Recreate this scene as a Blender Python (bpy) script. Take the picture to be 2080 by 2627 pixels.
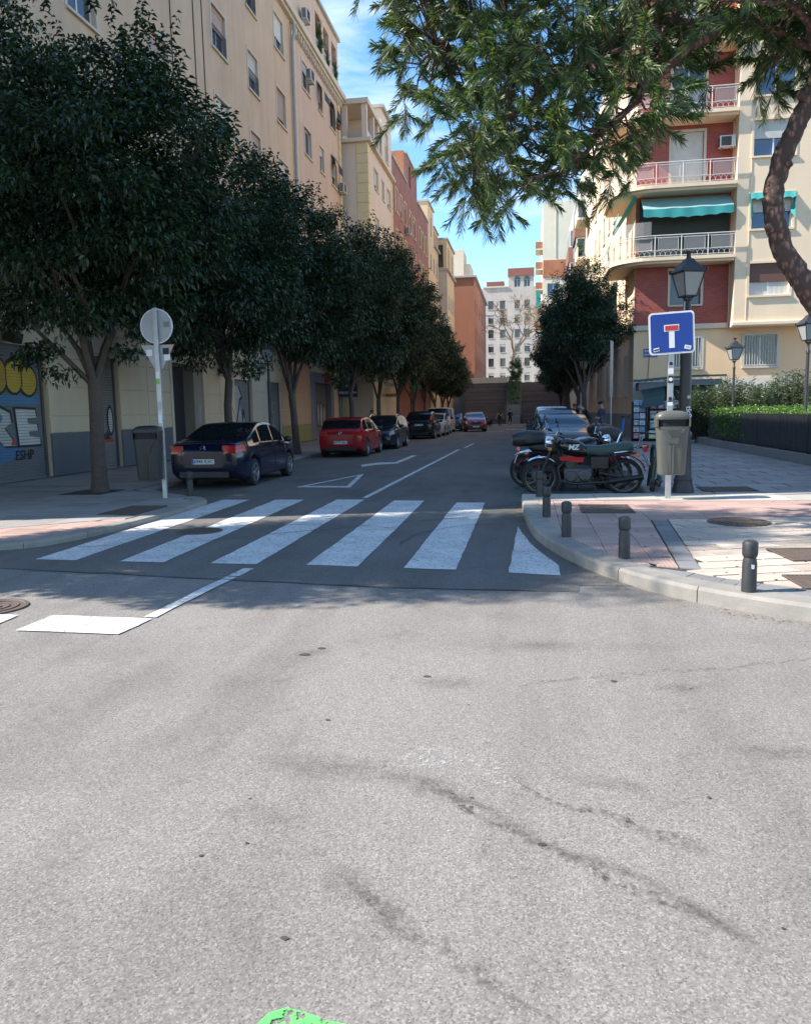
import bpy, math, random
import numpy as np
from mathutils import Vector, Matrix

for _o in list(bpy.data.objects):
    bpy.data.objects.remove(_o)
SC = bpy.context.scene
COL = SC.collection
PI = math.pi
R = math.radians

# ---------------------------------------------------------------- camera
cam = bpy.data.cameras.new('camera')
cam.sensor_fit = 'HORIZONTAL'
cam.sensor_width = 36.0
cam.lens = 34.62
cam.clip_start = 0.05
cam.clip_end = 3000
camo = bpy.data.objects.new('camera', cam)
COL.objects.link(camo)
camo.matrix_world = Matrix(((0.987747, 0.0, 0.156064, 0.0),
                            (0.154769, 0.128566, -0.979550, 0.0),
                            (-0.020065, 0.991701, 0.126991, 1.62),
                            (0, 0, 0, 1)))
SC.camera = camo

# ---------------------------------------------------------------- world: blue spring sky with thin streaks of cloud
SUN_EL, SUN_DIR = R(44.0), Vector((0.9686, 0.2487, 0))
wd = bpy.data.worlds.new('World')
SC.world = wd
wd.use_nodes = True
nt = wd.node_tree
nt.nodes.clear()
wo = nt.nodes.new('ShaderNodeOutputWorld')
bg = nt.nodes.new('ShaderNodeBackground')
sky = nt.nodes.new('ShaderNodeTexSky')
sky.sky_type = 'NISHITA'
sky.sun_disc = False
sky.sun_elevation = SUN_EL
sky.sun_rotation = R(255.6)
sky.air_density = 1.0
sky.dust_density = 0.3
sky.ozone_density = 1.6
sky.altitude = 600
tc = nt.nodes.new('ShaderNodeTexCoord')
mp = nt.nodes.new('ShaderNodeMapping')
mp.inputs['Scale'].default_value = (1.6, 1.6, 6.5)
mp.inputs['Location'].default_value = (0.35, 0.2, 0.55)
nz = nt.nodes.new('ShaderNodeTexNoise')
nz.inputs['Scale'].default_value = 2.1
nz.inputs['Detail'].default_value = 8
nz.inputs['Roughness'].default_value = 0.56
nz.inputs['Distortion'].default_value = 0.3
rp = nt.nodes.new('ShaderNodeValToRGB')
rp.color_ramp.elements[0].position = 0.52
rp.color_ramp.elements[0].color = (0, 0, 0, 1)
rp.color_ramp.elements[1].position = 0.8
rp.color_ramp.elements[1].color = (0.75, 0.75, 0.75, 1)
mx = nt.nodes.new('ShaderNodeMix')
mx.data_type = 'RGBA'
mx.inputs[7].default_value = (4.6, 4.9, 5.2, 1)
hs = nt.nodes.new('ShaderNodeHueSaturation')
hs.inputs['Saturation'].default_value = 1.2
hs.inputs['Hue'].default_value = 0.497
nt.links.new(tc.outputs['Generated'], mp.inputs[0])
nt.links.new(mp.outputs[0], nz.inputs['Vector'])
nt.links.new(nz.outputs[0], rp.inputs[0])
nt.links.new(rp.outputs[0], mx.inputs[0])
nt.links.new(sky.outputs[0], hs.inputs['Color'])
nt.links.new(hs.outputs[0], mx.inputs[6])
nt.links.new(mx.outputs[2], bg.inputs[0])
bg.inputs[1].default_value = 0.15
nt.links.new(bg.outputs[0], wo.inputs[0])

# ---------------------------------------------------------------- sun
sl = bpy.data.lights.new('sun', 'SUN')
sl.energy = 4.35
sl.angle = R(0.53)
sl.color = (1.0, 0.955, 0.89)
so = bpy.data.objects.new('sun', sl)
COL.objects.link(so)
so.location = (-40, -10, 40)
_d = SUN_DIR * math.cos(SUN_EL) + Vector((0, 0, -math.sin(SUN_EL)))
so.rotation_euler = _d.to_track_quat('-Z', 'Y').to_euler()

# ---------------------------------------------------------------- exposure
vs = SC.view_settings
vs.view_transform = 'Standard'
vs.look = 'None'
vs.exposure = 1.18
vs.gamma = 1.0
vs.use_curve_mapping = False
SC.cycles.max_bounces = 6
SC.cycles.diffuse_bounces = 4
SC.cycles.transparent_max_bounces = 12
SC.cycles.use_denoising = True
SC.cycles.sample_clamp_indirect = 8


# ================================================================ helpers
def fast_mesh(name, V, F, mats):
    """mesh from numpy arrays; F is (m,k) of equal-sized faces"""
    me = bpy.data.meshes.new(name)
    V = np.asarray(V, np.float32)
    F = np.asarray(F, np.int32)
    m, k = F.shape
    me.vertices.add(len(V))
    me.vertices.foreach_set('co', V.ravel())
    me.loops.add(m * k)
    me.loops.foreach_set('vertex_index', F.ravel())
    me.polygons.add(m)
    me.polygons.foreach_set('loop_start', np.arange(0, m * k, k, dtype=np.int32))
    me.polygons.foreach_set('loop_total', np.full(m, k, np.int32))
    me.update(calc_edges=True)
    for a in mats:
        me.materials.append(a)
    return me


class MB:
    """collects shapes; build() makes them one mesh object"""

    def __init__(self):
        self.v, self.f, self.m = [], [], []
        self.M = None

    def add(self, vs_, fs_, m=0):
        o = len(self.v)
        if self.M is not None:
            self.v += [tuple(self.M @ Vector(p)) for p in vs_]
        else:
            self.v += [tuple(p) for p in vs_]
        self.f += [tuple(i + o for i in q) for q in fs_]
        self.m += [m] * len(fs_)
        return self

    def bb(self, x0, y0, z0, x1, y1, z1, m=0):
        return self.add([(x0, y0, z0), (x1, y0, z0), (x1, y1, z0), (x0, y1, z0), (x0, y0, z1), (x1, y0, z1), (x1, y1, z1), (x0, y1, z1)],
                        [(0, 3, 2, 1), (4, 5, 6, 7), (0, 1, 5, 4), (1, 2, 6, 5), (2, 3, 7, 6), (3, 0, 4, 7)], m)

    def box(self, c, s, m=0, rz=0.0, rx=0.0, ry=0.0):
        T = Matrix.Translation(c) @ Matrix.Rotation(rz, 4, 'Z') @ Matrix.Rotation(ry, 4, 'Y') @ Matrix.Rotation(rx, 4, 'X')
        h = [a / 2 for a in s]
        vs_ = [T @ Vector((x * h[0], y * h[1], z * h[2])) for x, y, z in
               ((-1, -1, -1), (1, -1, -1), (1, 1, -1), (-1, 1, -1), (-1, -1, 1), (1, -1, 1), (1, 1, 1), (-1, 1, 1))]
        return self.add(vs_, [(0, 3, 2, 1), (4, 5, 6, 7), (0, 1, 5, 4), (1, 2, 6, 5), (2, 3, 7, 6), (3, 0, 4, 7)], m)

    def tube(self, pts, r, n=8, m=0, cap=True):
        P = [Vector(p) for p in pts]
        if not isinstance(r, (list, tuple)):
            r = [r] * len(P)
        up = None
        rings = []
        for i, p in enumerate(P):
            t = (P[min(i + 1, len(P) - 1)] - P[max(i - 1, 0)])
            if t.length < 1e-9:
                t = Vector((0, 0, 1))
            t.normalize()
            if up is None:
                up = t.orthogonal().normalized()
            else:
                up = (up - t * up.dot(t))
                up = up.normalized() if up.length > 1e-6 else t.orthogonal().normalized()
            b = t.cross(up)
            rings.append([p + (up * math.cos(2 * PI * k / n) + b * math.sin(2 * PI * k / n)) * r[i] for k in range(n)])
        return self.loft(rings, m, cap=cap)

    def loft(self, rings, m=0, cap=True, closed=True):
        n = len(rings[0])
        vs_ = [p for q in rings for p in q]
        fs_ = []
        for i in range(len(rings) - 1):
            for k in range(n if closed else n - 1):
                a, b = i * n + k, i * n + (k + 1) % n
                fs_.append((a, b, b + n, a + n))
        if cap and closed:
            fs_.append(tuple(range(n))[::-1])
            fs_.append(tuple(range((len(rings) - 1) * n, len(rings) * n)))
        return self.add(vs_, fs_, m)

    def lathe(self, prof, n=16, o=(0, 0, 0), m=0, axis='z', cap=True):
        rings = []
        for r, z in prof:
            q = []
            for k in range(n):
                a = 2 * PI * k / n
                x, y = r * math.cos(a), r * math.sin(a)
                if axis == 'z':
                    p = (o[0] + x, o[1] + y, o[2] + z)
                elif axis == 'x':
                    p = (o[0] + z, o[1] + x, o[2] + y)
                else:
                    p = (o[0] + y, o[1] + z, o[2] + x)
                q.append(p)
            rings.append(q)
        return self.loft(rings, m, cap)

    def prism(self, poly, z0, z1, m=0):
        n = len(poly)
        vs_ = [(x, y, z0) for x, y in poly] + [(x, y, z1) for x, y in poly]
        fs_ = [tuple(range(n))[::-1], tuple(range(n, 2 * n))] + [(i, (i + 1) % n, (i + 1) % n + n, i + n) for i in range(n)]
        return self.add(vs_, fs_, m)

    def ell(self, c, r, m=0, n=10, k=6):
        rings = []
        for i in range(k + 1):
            a = -PI / 2 + PI * i / k
            a = max(min(a, PI / 2 - 0.08), -PI / 2 + 0.08)
            rings.append([(c[0] + r[0] * math.cos(a) * math.cos(2 * PI * j / n), c[1] + r[1] * math.cos(a) * math.sin(2 * PI * j / n), c[2] + r[2] * math.sin(a)) for j in range(n)])
        return self.loft(rings, m)

    def sheet(self, poly, z, m=0):
        return self.add([(x, y, z) for x, y in poly], [tuple(range(len(poly)))], m)

    def mesh(self, name, mats, smooth=38):
        me = bpy.data.meshes.new(name)
        me.from_pydata(self.v, [], self.f)
        for a in mats if isinstance(mats, (list, tuple)) else [mats]:
            me.materials.append(a)
        me.polygons.foreach_set('material_index', self.m)
        if smooth:
            me.polygons.foreach_set('use_smooth', [True] * len(self.f))
            me.update()
            me.set_sharp_from_angle(angle=R(smooth))
        me.update()
        return me

    def build(self, name, mats, parent=None, smooth=38, bevel=0.0):
        return obj(name, self.mesh(name, mats, smooth), parent, bevel)


def obj(name, me, parent=None, bevel=0.0, loc=None, rz=None):
    o = bpy.data.objects.new(name, me)
    COL.objects.link(o)
    o.parent = parent
    if loc is not None:
        o.location = loc
    if rz is not None:
        o.rotation_euler = (0, 0, rz)
    if bevel:
        b = o.modifiers.new('bevel', 'BEVEL')
        b.width = bevel
        b.segments = 2
        b.limit_method = 'ANGLE'
        b.angle_limit = R(50)
    return o


def tag(o, label=None, cat=None, group=None, kind=None):
    for k_, v_ in (('label', label), ('category', cat), ('group', group), ('kind', kind)):
        if v_:
            o[k_] = v_
    return o


def thing(name, label, cat, loc=(0, 0, 0), rz=0.0, group=None):
    o = bpy.data.objects.new(name, None)
    o.empty_display_size = 0.2
    COL.objects.link(o)
    o.location = loc
    o.rotation_euler = (0, 0, rz)
    return tag(o, label, cat, group)


def copy_tree(o, parent=None):
    c = o.copy()
    COL.objects.link(c)
    c.parent = parent
    for ch in o.children:
        copy_tree(ch, c)
    return c


def struct(name, mb, mats, smooth=0, bevel=0.0):
    return tag(mb.build(name, mats, None, smooth, bevel), kind='structure')


_tx = {}


def text_mesh(s, size, mat_, depth=0.004, offset=0.0, shear=0.0, align='CENTER'):
    key = (s, size, mat_.name, depth, offset, shear, align)
    if key in _tx:
        return _tx[key]
    cu = bpy.data.curves.new('lettering', 'FONT')
    cu.body = s
    cu.size = size
    cu.extrude = depth / 2
    cu.offset = offset
    cu.shear = shear
    cu.align_x = align
    cu.align_y = 'CENTER'
    cu.resolution_u = 3
    t = bpy.data.objects.new('lettering_tmp', cu)
    COL.objects.link(t)
    dg = bpy.context.evaluated_depsgraph_get()
    me = bpy.data.meshes.new_from_object(t.evaluated_get(dg))
    bpy.data.objects.remove(t)
    me.materials.clear()
    me.materials.append(mat_)
    _tx[key] = me
    return me


def text(name, s, size, mat_, parent, loc, rot, **kw):
    """rot: 'front' faces -Y, 'east' faces +X, 'west' faces -X"""
    o = obj(name, text_mesh(s, size, mat_, **kw), parent)
    o.location = loc
    o.rotation_euler = {'front': (PI / 2, 0, 0), 'back': (PI / 2, 0, PI), 'east': (PI / 2, 0, PI / 2), 'west': (PI / 2, 0, -PI / 2)}[rot] if isinstance(rot, str) else rot
    return o


# ================================================================ materials
_mats = {}


class NT:
    def __init__(self, name):
        self.mat = bpy.data.materials.new(name)
        self.mat.use_nodes = True
        self.t = self.mat.node_tree
        self.t.nodes.clear()
        self.out = self.n('ShaderNodeOutputMaterial')
        self.b = self.n('ShaderNodeBsdfPrincipled')
        self.l(self.b.outputs[0], self.out.inputs[0])
        self.tc = self.n('ShaderNodeTexCoord')

    def n(self, typ, **kw):
        x = self.t.nodes.new(typ)
        for k_, v_ in kw.items():
            setattr(x, k_, v_)
        return x

    def l(self, a, b):
        self.t.links.new(a, b)

    def noise(self, scale, detail=5, rough=0.55, vec=None, dist=0.0):
        x = self.n('ShaderNodeTexNoise')
        x.inputs['Scale'].default_value = scale
        x.inputs['Detail'].default_value = detail
        x.inputs['Roughness'].default_value = rough
        x.inputs['Distortion'].default_value = dist
        self.l(vec if vec is not None else self.tc.outputs['Object'], x.inputs['Vector'])
        return x.outputs[0]

    def voro(self, scale, vec=None, feature='F1'):
        x = self.n('ShaderNodeTexVoronoi', feature=feature)
        x.inputs['Scale'].default_value = scale
        self.l(vec if vec is not None else self.tc.outputs['Object'], x.inputs['Vector'])
        return x

    def mapped(self, sc, loc=(0, 0, 0), rot=(0, 0, 0)):
        x = self.n('ShaderNodeMapping')
        x.inputs['Scale'].default_value = sc
        x.inputs['Location'].default_value = loc
        x.inputs['Rotation'].default_value = rot
        self.l(self.tc.outputs['Object'], x.inputs[0])
        return x.outputs[0]

    def ramp(self, fac, stops, interp='LINEAR'):
        x = self.n('ShaderNodeValToRGB')
        cr = x.color_ramp
        cr.interpolation = interp
        while len(cr.elements) < len(stops):
            cr.elements.new(0.5)
        for e, (p, c) in zip(cr.elements, stops):
            e.position = p
            c = c if isinstance(c, (tuple, list)) else (c, c, c)
            e.color = (c[0], c[1], c[2], 1)
        self.l(fac, x.inputs[0])
        return x.outputs[0]

    def mix(self, fac, a, b, blend='MIX'):
        x = self.n('ShaderNodeMix', data_type='RGBA', blend_type=blend)
        for s, i in ((fac, 0), (a, 6), (b, 7)):
            if isinstance(s, (int, float)):
                x.inputs[i].default_value = s if i == 0 else (s, s, s, 1)
            elif isinstance(s, (tuple, list)):
                x.inputs[i].default_value = (s[0], s[1], s[2], 1)
            else:
                self.l(s, x.inputs[i])
        return x.outputs[2]

    def bump(self, h, strength, dist=0.01):
        x = self.n('ShaderNodeBump')
        x.inputs['Strength'].default_value = strength
        x.inputs['Distance'].default_value = dist
        self.l(h, x.inputs['Height'])
        self.l(x.outputs[0], self.b.inputs['Normal'])

    def island(self):
        return self.n('ShaderNodeNewGeometry').outputs['Random Per Island']

    def objrand(self):
        return self.n('ShaderNodeObjectInfo').outputs['Random']

    def color(self, c):
        if isinstance(c, (tuple, list)):
            self.b.inputs['Base Color'].default_value = (c[0], c[1], c[2], 1)
        else:
            self.l(c, self.b.inputs['Base Color'])

    def set(self, rough=0.6, metal=0.0, spec=0.5, coat=0.0):
        self.b.inputs['Roughness'].default_value = rough
        self.b.inputs['Metallic'].default_value = metal
        self.b.inputs['Specular IOR Level'].default_value = spec
        self.b.inputs['Coat Weight'].default_value = coat
        self.b.inputs['Coat Roughness'].default_value = 0.05


def sc_(c, k):
    return tuple(min(a * k, 1.0) for a in c)


def pm(name, col, rough=0.6, metal=0.0, var=0.15, scale=3.0, bump=0.0, bscale=60.0, coat=0.0, spec=0.5, stain=0.0, orand=0.0):
    """general painted / plain surface: mottled colour, optional run-down stains, fine relief, per-object tint"""
    if name in _mats:
        return _mats[name]
    t = NT(name)
    c = t.mix(t.noise(scale, 6), sc_(col, 1 - var), sc_(col, 1 + var))
    if stain:
        s = t.ramp(t.noise(1.0, 6, 0.6, t.mapped((1.5, 1.5, 0.16))), [(0.34, 1 - stain * 0.55), (0.66, 1.0)])
        c = t.mix(1.0, c, s, 'MULTIPLY')
    if orand:
        c = t.mix(1.0, c, t.ramp(t.objrand(), [(0, 1 - orand), (1, 1 + orand)]), 'MULTIPLY')
    t.color(c)
    t.set(rough, metal, spec, coat)
    if bump:
        t.bump(t.noise(bscale, 4), bump)
    _mats[name] = t.mat
    return t.mat


def asphalt(name, mid, tint=(1, 1, 1), stains=True):
    """worn surface dressing: fine grains, pale and tan chippings, broad soft wear"""
    t = NT(name)
    v = t.voro(150)
    v2 = t.voro(62)
    g = t.ramp(v.outputs['Color'], [(0.0, mid * 0.5), (0.3, mid * 0.87), (0.65, mid * 1.08), (0.95, mid * 1.55)])
    col = t.mix(1.0, g, tint, 'MULTIPLY')
    fine = t.ramp(t.noise(420, 2, 0.6), [(0.3, 0.8), (0.7, 1.18)])
    col = t.mix(1.0, col, fine, 'MULTIPLY')
    peb = t.ramp(v2.outputs['Color'], [(0.0, (0.55, 0.5, 0.48)), (0.07, (1, 1, 1)), (0.88, (1, 1, 1)), (0.93, (1.5, 1.38, 1.2)), (0.975, (1.3, 0.95, 0.7))])
    pd_ = t.ramp(v2.outputs['Distance'], [(0.2, 1.0), (0.38, 0.0)])
    col = t.mix(pd_, col, t.mix(1.0, col, peb, 'MULTIPLY'))
    if stains:
        big = t.ramp(t.noise(0.45, 6, 0.6, dist=0.7), [(0.28, (0.74, 0.72, 0.70)), (0.47, (0.96, 0.955, 0.95)), (0.66, (1.07, 1.06, 1.05))])
        tracks = t.ramp(t.noise(1.0, 5, 0.6, t.mapped((1.7, 0.28, 1), (0, 0, 0), (0, 0, 0.5)), 0.5), [(0.3, (0.84, 0.82, 0.80)), (0.55, (1.02, 1.01, 1.0))])
        blot = t.ramp(t.noise(3.2, 5, 0.7, dist=0.6), [(0.25, (0.74, 0.71, 0.69)), (0.40, (1, 1, 1))])
        for x in (big, tracks, blot):
            col = t.mix(1.0, col, x, 'MULTIPLY')
    t.color(col)
    t.set(0.92, 0, 0.2)
    t.bump(t.noise(170, 3, 0.65), 0.3, 0.004)
    _mats[name] = t.mat
    return t.mat


def brick_mat(name, c1, c2, mort, sx=4.0, bw=0.25, bh=0.075):
    t = NT(name)
    sep = t.n('ShaderNodeSeparateXYZ')
    t.l(t.tc.outputs['Object'], sep.inputs[0])
    a = t.n('ShaderNodeMath', operation='ADD')
    t.l(sep.outputs[0], a.inputs[0])
    t.l(sep.outputs[1], a.inputs[1])
    cb = t.n('ShaderNodeCombineXYZ')
    t.l(a.outputs[0], cb.inputs[0])
    t.l(sep.outputs[2], cb.inputs[1])
    b = t.n('ShaderNodeTexBrick')
    b.inputs['Color1'].default_value = (*c1, 1)
    b.inputs['Color2'].default_value = (*c2, 1)
    b.inputs['Mortar'].default_value = (*mort, 1)
    b.inputs['Scale'].default_value = 1.0
    b.inputs['Brick Width'].default_value = bw
    b.inputs['Row Height'].default_value = bh
    b.inputs['Mortar Size'].default_value = 0.006
    t.l(cb.outputs[0], b.inputs['Vector'])
    st = t.ramp(t.noise(0.7, 6, 0.6), [(0.3, 0.78), (0.65, 1.08)])
    t.color(t.mix(1.0, b.outputs[0], st, 'MULTIPLY'))
    t.set(0.85)
    t.bump(b.outputs['Fac'], -0.4, 0.01)
    _mats[name] = t.mat
    return t.mat


def ribbed(name, col, pitch=0.05, axis=1, rough=0.8, strength=0.8, low=0.72):
    """surface with parallel ribs (tactile tile, grate, louvre)"""
    t = NT(name)
    w = t.n('ShaderNodeTexWave', wave_type='BANDS', bands_direction='XYZ'[axis])
    w.inputs['Scale'].default_value = 0.3142 / pitch
    w.inputs['Distortion'].default_value = 0.0
    t.l(t.tc.outputs['Object'], w.inputs['Vector'])
    c = t.mix(t.noise(2.3, 6), sc_(col, 0.78), sc_(col, 1.2))
    c = t.mix(1.0, c, t.ramp(t.objrand(), [(0, 0.86), (1, 1.12)]), 'MULTIPLY')
    c = t.mix(1.0, c, t.ramp(w.outputs[0], [(0.1, low), (0.45, 1.0)]), 'MULTIPLY')
    t.color(c)
    t.set(rough)
    t.bump(w.outputs[0], strength, 0.006)
    _mats[name] = t.mat
    return t.mat


def leafmat(name, c1, c2, trans=0.25, rough=0.38, c3=None):
    t = NT(name)
    g = t.island()
    st = [(0.0, c1), (0.75, c2)]
    if c3:
        st.append((0.97, c3))
    c = t.ramp(g, st)
    t.color(c)
    t.set(rough, 0, 0.5)
    tr = t.n('ShaderNodeBsdfTranslucent')
    t.l(t.mix(1.0, c, (1.25, 1.35, 0.6), 'MULTIPLY'), tr.inputs[0])
    ms = t.n('ShaderNodeMixShader')
    ms.inputs[0].default_value = trans
    t.l(t.b.outputs[0], ms.inputs[1])
    t.l(tr.outputs[0], ms.inputs[2])
    t.l(ms.outputs[0], t.out.inputs[0])
    _mats[name] = t.mat
    return t.mat


def glassmat(name, col, rough=0.03, alpha=None):
    t = NT(name)
    t.color(col)
    t.set(rough, 0, 0.8)
    if alpha is not None:
        tr = t.n('ShaderNodeBsdfTransparent')
        tr.inputs[0].default_value = (0.72, 0.78, 0.78, 1)
        ms = t.n('ShaderNodeMixShader')
        ms.inputs[0].default_value = alpha
        t.l(tr.outputs[0], ms.inputs[1])
        t.l(t.b.outputs[0], ms.inputs[2])
        t.l(ms.outputs[0], t.out.inputs[0])
    _mats[name] = t.mat
    return t.mat


def paint(name, col, rough=0.25):
    t = NT(name)
    dirt = t.ramp(t.noise(1.5, 4, 0.5), [(0.35, 0.95), (0.7, 1.03)])
    t.color(t.mix(1.0, col, dirt, 'MULTIPLY'))
    t.set(rough, 0.0, 0.3, 0.5)
    _mats[name] = t.mat
    return t.mat


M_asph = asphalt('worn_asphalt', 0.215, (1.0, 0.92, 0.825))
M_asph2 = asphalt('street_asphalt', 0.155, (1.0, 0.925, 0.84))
_p = NT('road_paint')
_grime = _p.ramp(_p.noise(2.2, 6, 0.62), [(0.3, 0.78), (0.6, 1.04)])
_p.color(_p.mix(1.0, _p.mix(_p.noise(60, 3), (0.55, 0.53, 0.50), (0.68, 0.66, 0.62)), _grime, 'MULTIPLY'))
_p.set(0.75)
_p.bump(_p.noise(120, 3), 0.3, 0.004)
_m1 = _p.n('ShaderNodeMixShader')
_t1 = _p.n('ShaderNodeBsdfTransparent')
_p.l(_p.mix(1.0, _p.ramp(_p.noise(26, 5, 0.7), [(0.36, 0.35), (0.45, 1.0)]), _p.ramp(_p.noise(5, 5, 0.7, dist=1.2), [(0.30, 0.45), (0.40, 1.0)]), 'MULTIPLY'), _m1.inputs[0])
_p.l(_t1.outputs[0], _m1.inputs[1])
_p.l(_p.b.outputs[0], _m1.inputs[2])
_p.l(_m1.outputs[0], _p.out.inputs[0])
M_white = _p.mat
M_kerb = pm('kerb_stone', (0.27, 0.245, 0.21), 0.88, var=0.34, scale=5, bump=0.3, bscale=45, orand=0.12)
M_kerbpale = pm('pale_kerb_stone', (0.42, 0.385, 0.32), 0.85, var=0.18, scale=3, bump=0.25, bscale=45, orand=0.12)
M_slab = pm('grey_slab', (0.28, 0.258, 0.235), 0.85, var=0.16, scale=2.2, bump=0.25, bscale=40, orand=0.16)
M_paver = pm('beige_paver', (0.47, 0.38, 0.30), 0.85, var=0.32, scale=4.5, bump=0.3, bscale=40, orand=0.18)
M_greypav = pm('blue_grey_paver', (0.19, 0.185, 0.175), 0.85, var=0.15, scale=3, bump=0.25, bscale=40, orand=0.12)
M_redtile = ribbed('red_ribbed_tile', (0.42, 0.275, 0.225), 0.04, 0, 0.8, 0.35, 0.9)
M_joint = pm('joint_sand', (0.045, 0.04, 0.036), 0.95, var=0.3, scale=8)
M_conc = pm('sidewalk_concrete', (0.24, 0.22, 0.20), 0.9, var=0.2, scale=1.5, bump=0.2, bscale=50)
M_iron = pm('cast_iron', (0.045, 0.045, 0.047), 0.5, 0.3, var=0.3, scale=9, bump=0.3, bscale=70)
M_rust = pm('rusty_iron', (0.13, 0.095, 0.075), 0.75, 0.3, var=0.4, scale=12, bump=0.4, bscale=70)
M_boll = pm('bollard_iron', (0.05, 0.05, 0.05), 0.55, 0.4, var=0.35, scale=14, bump=0.25, bscale=60)
M_black = pm('black_plastic', (0.018, 0.018, 0.019), 0.45, var=0.2, scale=8)
M_dark = pm('dark_void', (0.012, 0.012, 0.014), 0.8, var=0.2)
M_steel = pm('galvanised_steel', (0.42, 0.43, 0.44), 0.42, 0.75, var=0.2, scale=10)
M_alu = pm('grey_sign_back', (0.36, 0.38, 0.40), 0.5, 0.5, var=0.15, scale=5)
M_chrome = pm('chrome', (0.75, 0.76, 0.78), 0.12, 1.0, var=0.05)
M_bin = pm('bin_grey', (0.098, 0.1, 0.084), 0.42, var=0.12, scale=5)
M_lampglass = pm('lamp_glass', (0.34, 0.345, 0.34), 0.25, var=0.08, scale=3)
M_tyre = pm('tyre_rubber', (0.02, 0.02, 0.02), 0.75, var=0.25, scale=20)
M_rim = pm('alloy_rim', (0.42, 0.43, 0.44), 0.3, 0.8, var=0.1)
M_wglass = glassmat('window_glass', (0.045, 0.05, 0.055), 0.04)
M_bglass = glassmat('blue_window_glass', (0.05, 0.09, 0.15), 0.03)
M_carglass = glassmat('car_glass', (0.012, 0.014, 0.016), 0.02)
M_redlens = pm('red_lens', (0.45, 0.015, 0.015), 0.12, var=0.2, scale=25, coat=0.6)
M_clearlens = pm('clear_lens', (0.62, 0.66, 0.70), 0.08, 0.4, var=0.2, scale=25, coat=0.6)
M_orange = pm('orange_lens', (0.6, 0.2, 0.03), 0.15, var=0.1, scale=25)
M_plate = pm('plate_white', (0.72, 0.73, 0.72), 0.45, var=0.04)
M_ink = pm('black_ink', (0.015, 0.015, 0.017), 0.6, var=0.1)
M_eu = pm('plate_blue', (0.02, 0.08, 0.42), 0.4, var=0.05)
M_wframe = pm('window_frame_white', (0.62, 0.62, 0.60), 0.5, var=0.08)
M_dframe = pm('window_frame_brown', (0.13, 0.09, 0.065), 0.5, var=0.12)
M_bark = pm('street_tree_bark', (0.085, 0.066, 0.052), 0.9, var=0.45, scale=9, bump=0.9, bscale=28)
M_pbark = None
# ================================================================ ground, road, pavements
rng = random.Random(7)
g_ = MB()
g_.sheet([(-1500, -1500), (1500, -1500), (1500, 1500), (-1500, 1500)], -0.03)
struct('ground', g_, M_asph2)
r_ = MB()
r_.sheet([(-70, -30), (70, -30), (70, 95), (-70, 95)], 0.0)
ROAD = struct('road', r_, M_asph)
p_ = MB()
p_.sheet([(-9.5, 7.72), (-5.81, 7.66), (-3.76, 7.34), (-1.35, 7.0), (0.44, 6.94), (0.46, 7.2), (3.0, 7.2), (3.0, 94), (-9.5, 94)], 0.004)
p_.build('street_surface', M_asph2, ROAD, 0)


def marking(name, poly, z=0.009):
    m = MB()
    m.sheet(poly, z)
    return m.build(name, M_white, ROAD, 0)


def rough_poly(poly, step=0.22, amp=0.007):
    """worn paint edge: the outline wanders by a few millimetres"""
    out = []
    for i, a in enumerate(poly):
        b = poly[(i + 1) % len(poly)]
        n = max(1, int(math.dist(a, b) / step))
        for k in range(n):
            t = k / n
            out.append((a[0] + (b[0] - a[0]) * t + rng.uniform(-amp, amp), a[1] + (b[1] - a[1]) * t + rng.uniform(-amp, amp)))
    return out


for q in ([(-5.67, 8.16), (-5.14, 8.12), (-5.30, 14.26), (-5.86, 14.28)], [(-4.58, 8.08), (-4.03, 8.05), (-4.22, 14.26), (-4.78, 14.28)],
          [(-3.47, 8.03), (-2.93, 8.0), (-3.04, 14.25), (-3.58, 14.27)], [(-2.37, 8.0), (-1.79, 7.94), (-1.88, 14.05), (-2.45, 14.1)],
          [(-1.29, 7.89), (-0.74, 7.83), (-0.76, 13.72), (-1.27, 13.74)], [(-0.20, 7.72), (0.30, 7.62), (0.31, 8.1), (0.16, 8.75), (0.0, 9.6), (-0.15, 10.88)]):
    marking('crosswalk_stripe', rough_poly(q))
marking('lane_line', rough_poly([(-3.16, 14.55), (-3.05, 14.55), (-2.86, 33.1), (-2.97, 33.1)], 0.5))
marking('lane_line', rough_poly([(-2.84, 34.5), (-2.74, 34.5), (-2.66, 39), (-2.76, 39)], 0.5))
marking('lane_line', rough_poly([(-3.10, 5.78), (-2.99, 5.78), (-2.91, 7.35), (-3.02, 7.35)]))
marking('lane_line', rough_poly([(-3.01, 7.39), (-2.90, 7.39), (-2.88, 7.78), (-2.99, 7.78)]))
marking('give_way_bar', rough_poly([(-3.91, 5.32), (-3.04, 5.29), (-3.0, 5.74), (-3.90, 5.78)]))
marking('give_way_bar', rough_poly([(-5.05, 5.30), (-4.19, 5.30), (-4.19, 5.76), (-5.05, 5.78)]))


def strip(pts, w):
    L, Rr = [], []
    for i, p in enumerate(pts):
        a, b = pts[max(i - 1, 0)], pts[min(i + 1, len(pts) - 1)]
        d = Vector((b[0] - a[0], b[1] - a[1])).normalized()
        ww = w[i] if isinstance(w, (list, tuple)) else w
        L.append((p[0] - d.y * ww / 2, p[1] + d.x * ww / 2))
        Rr.append((p[0] + d.y * ww / 2, p[1] - d.x * ww / 2))
    return L + Rr[::-1]


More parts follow.
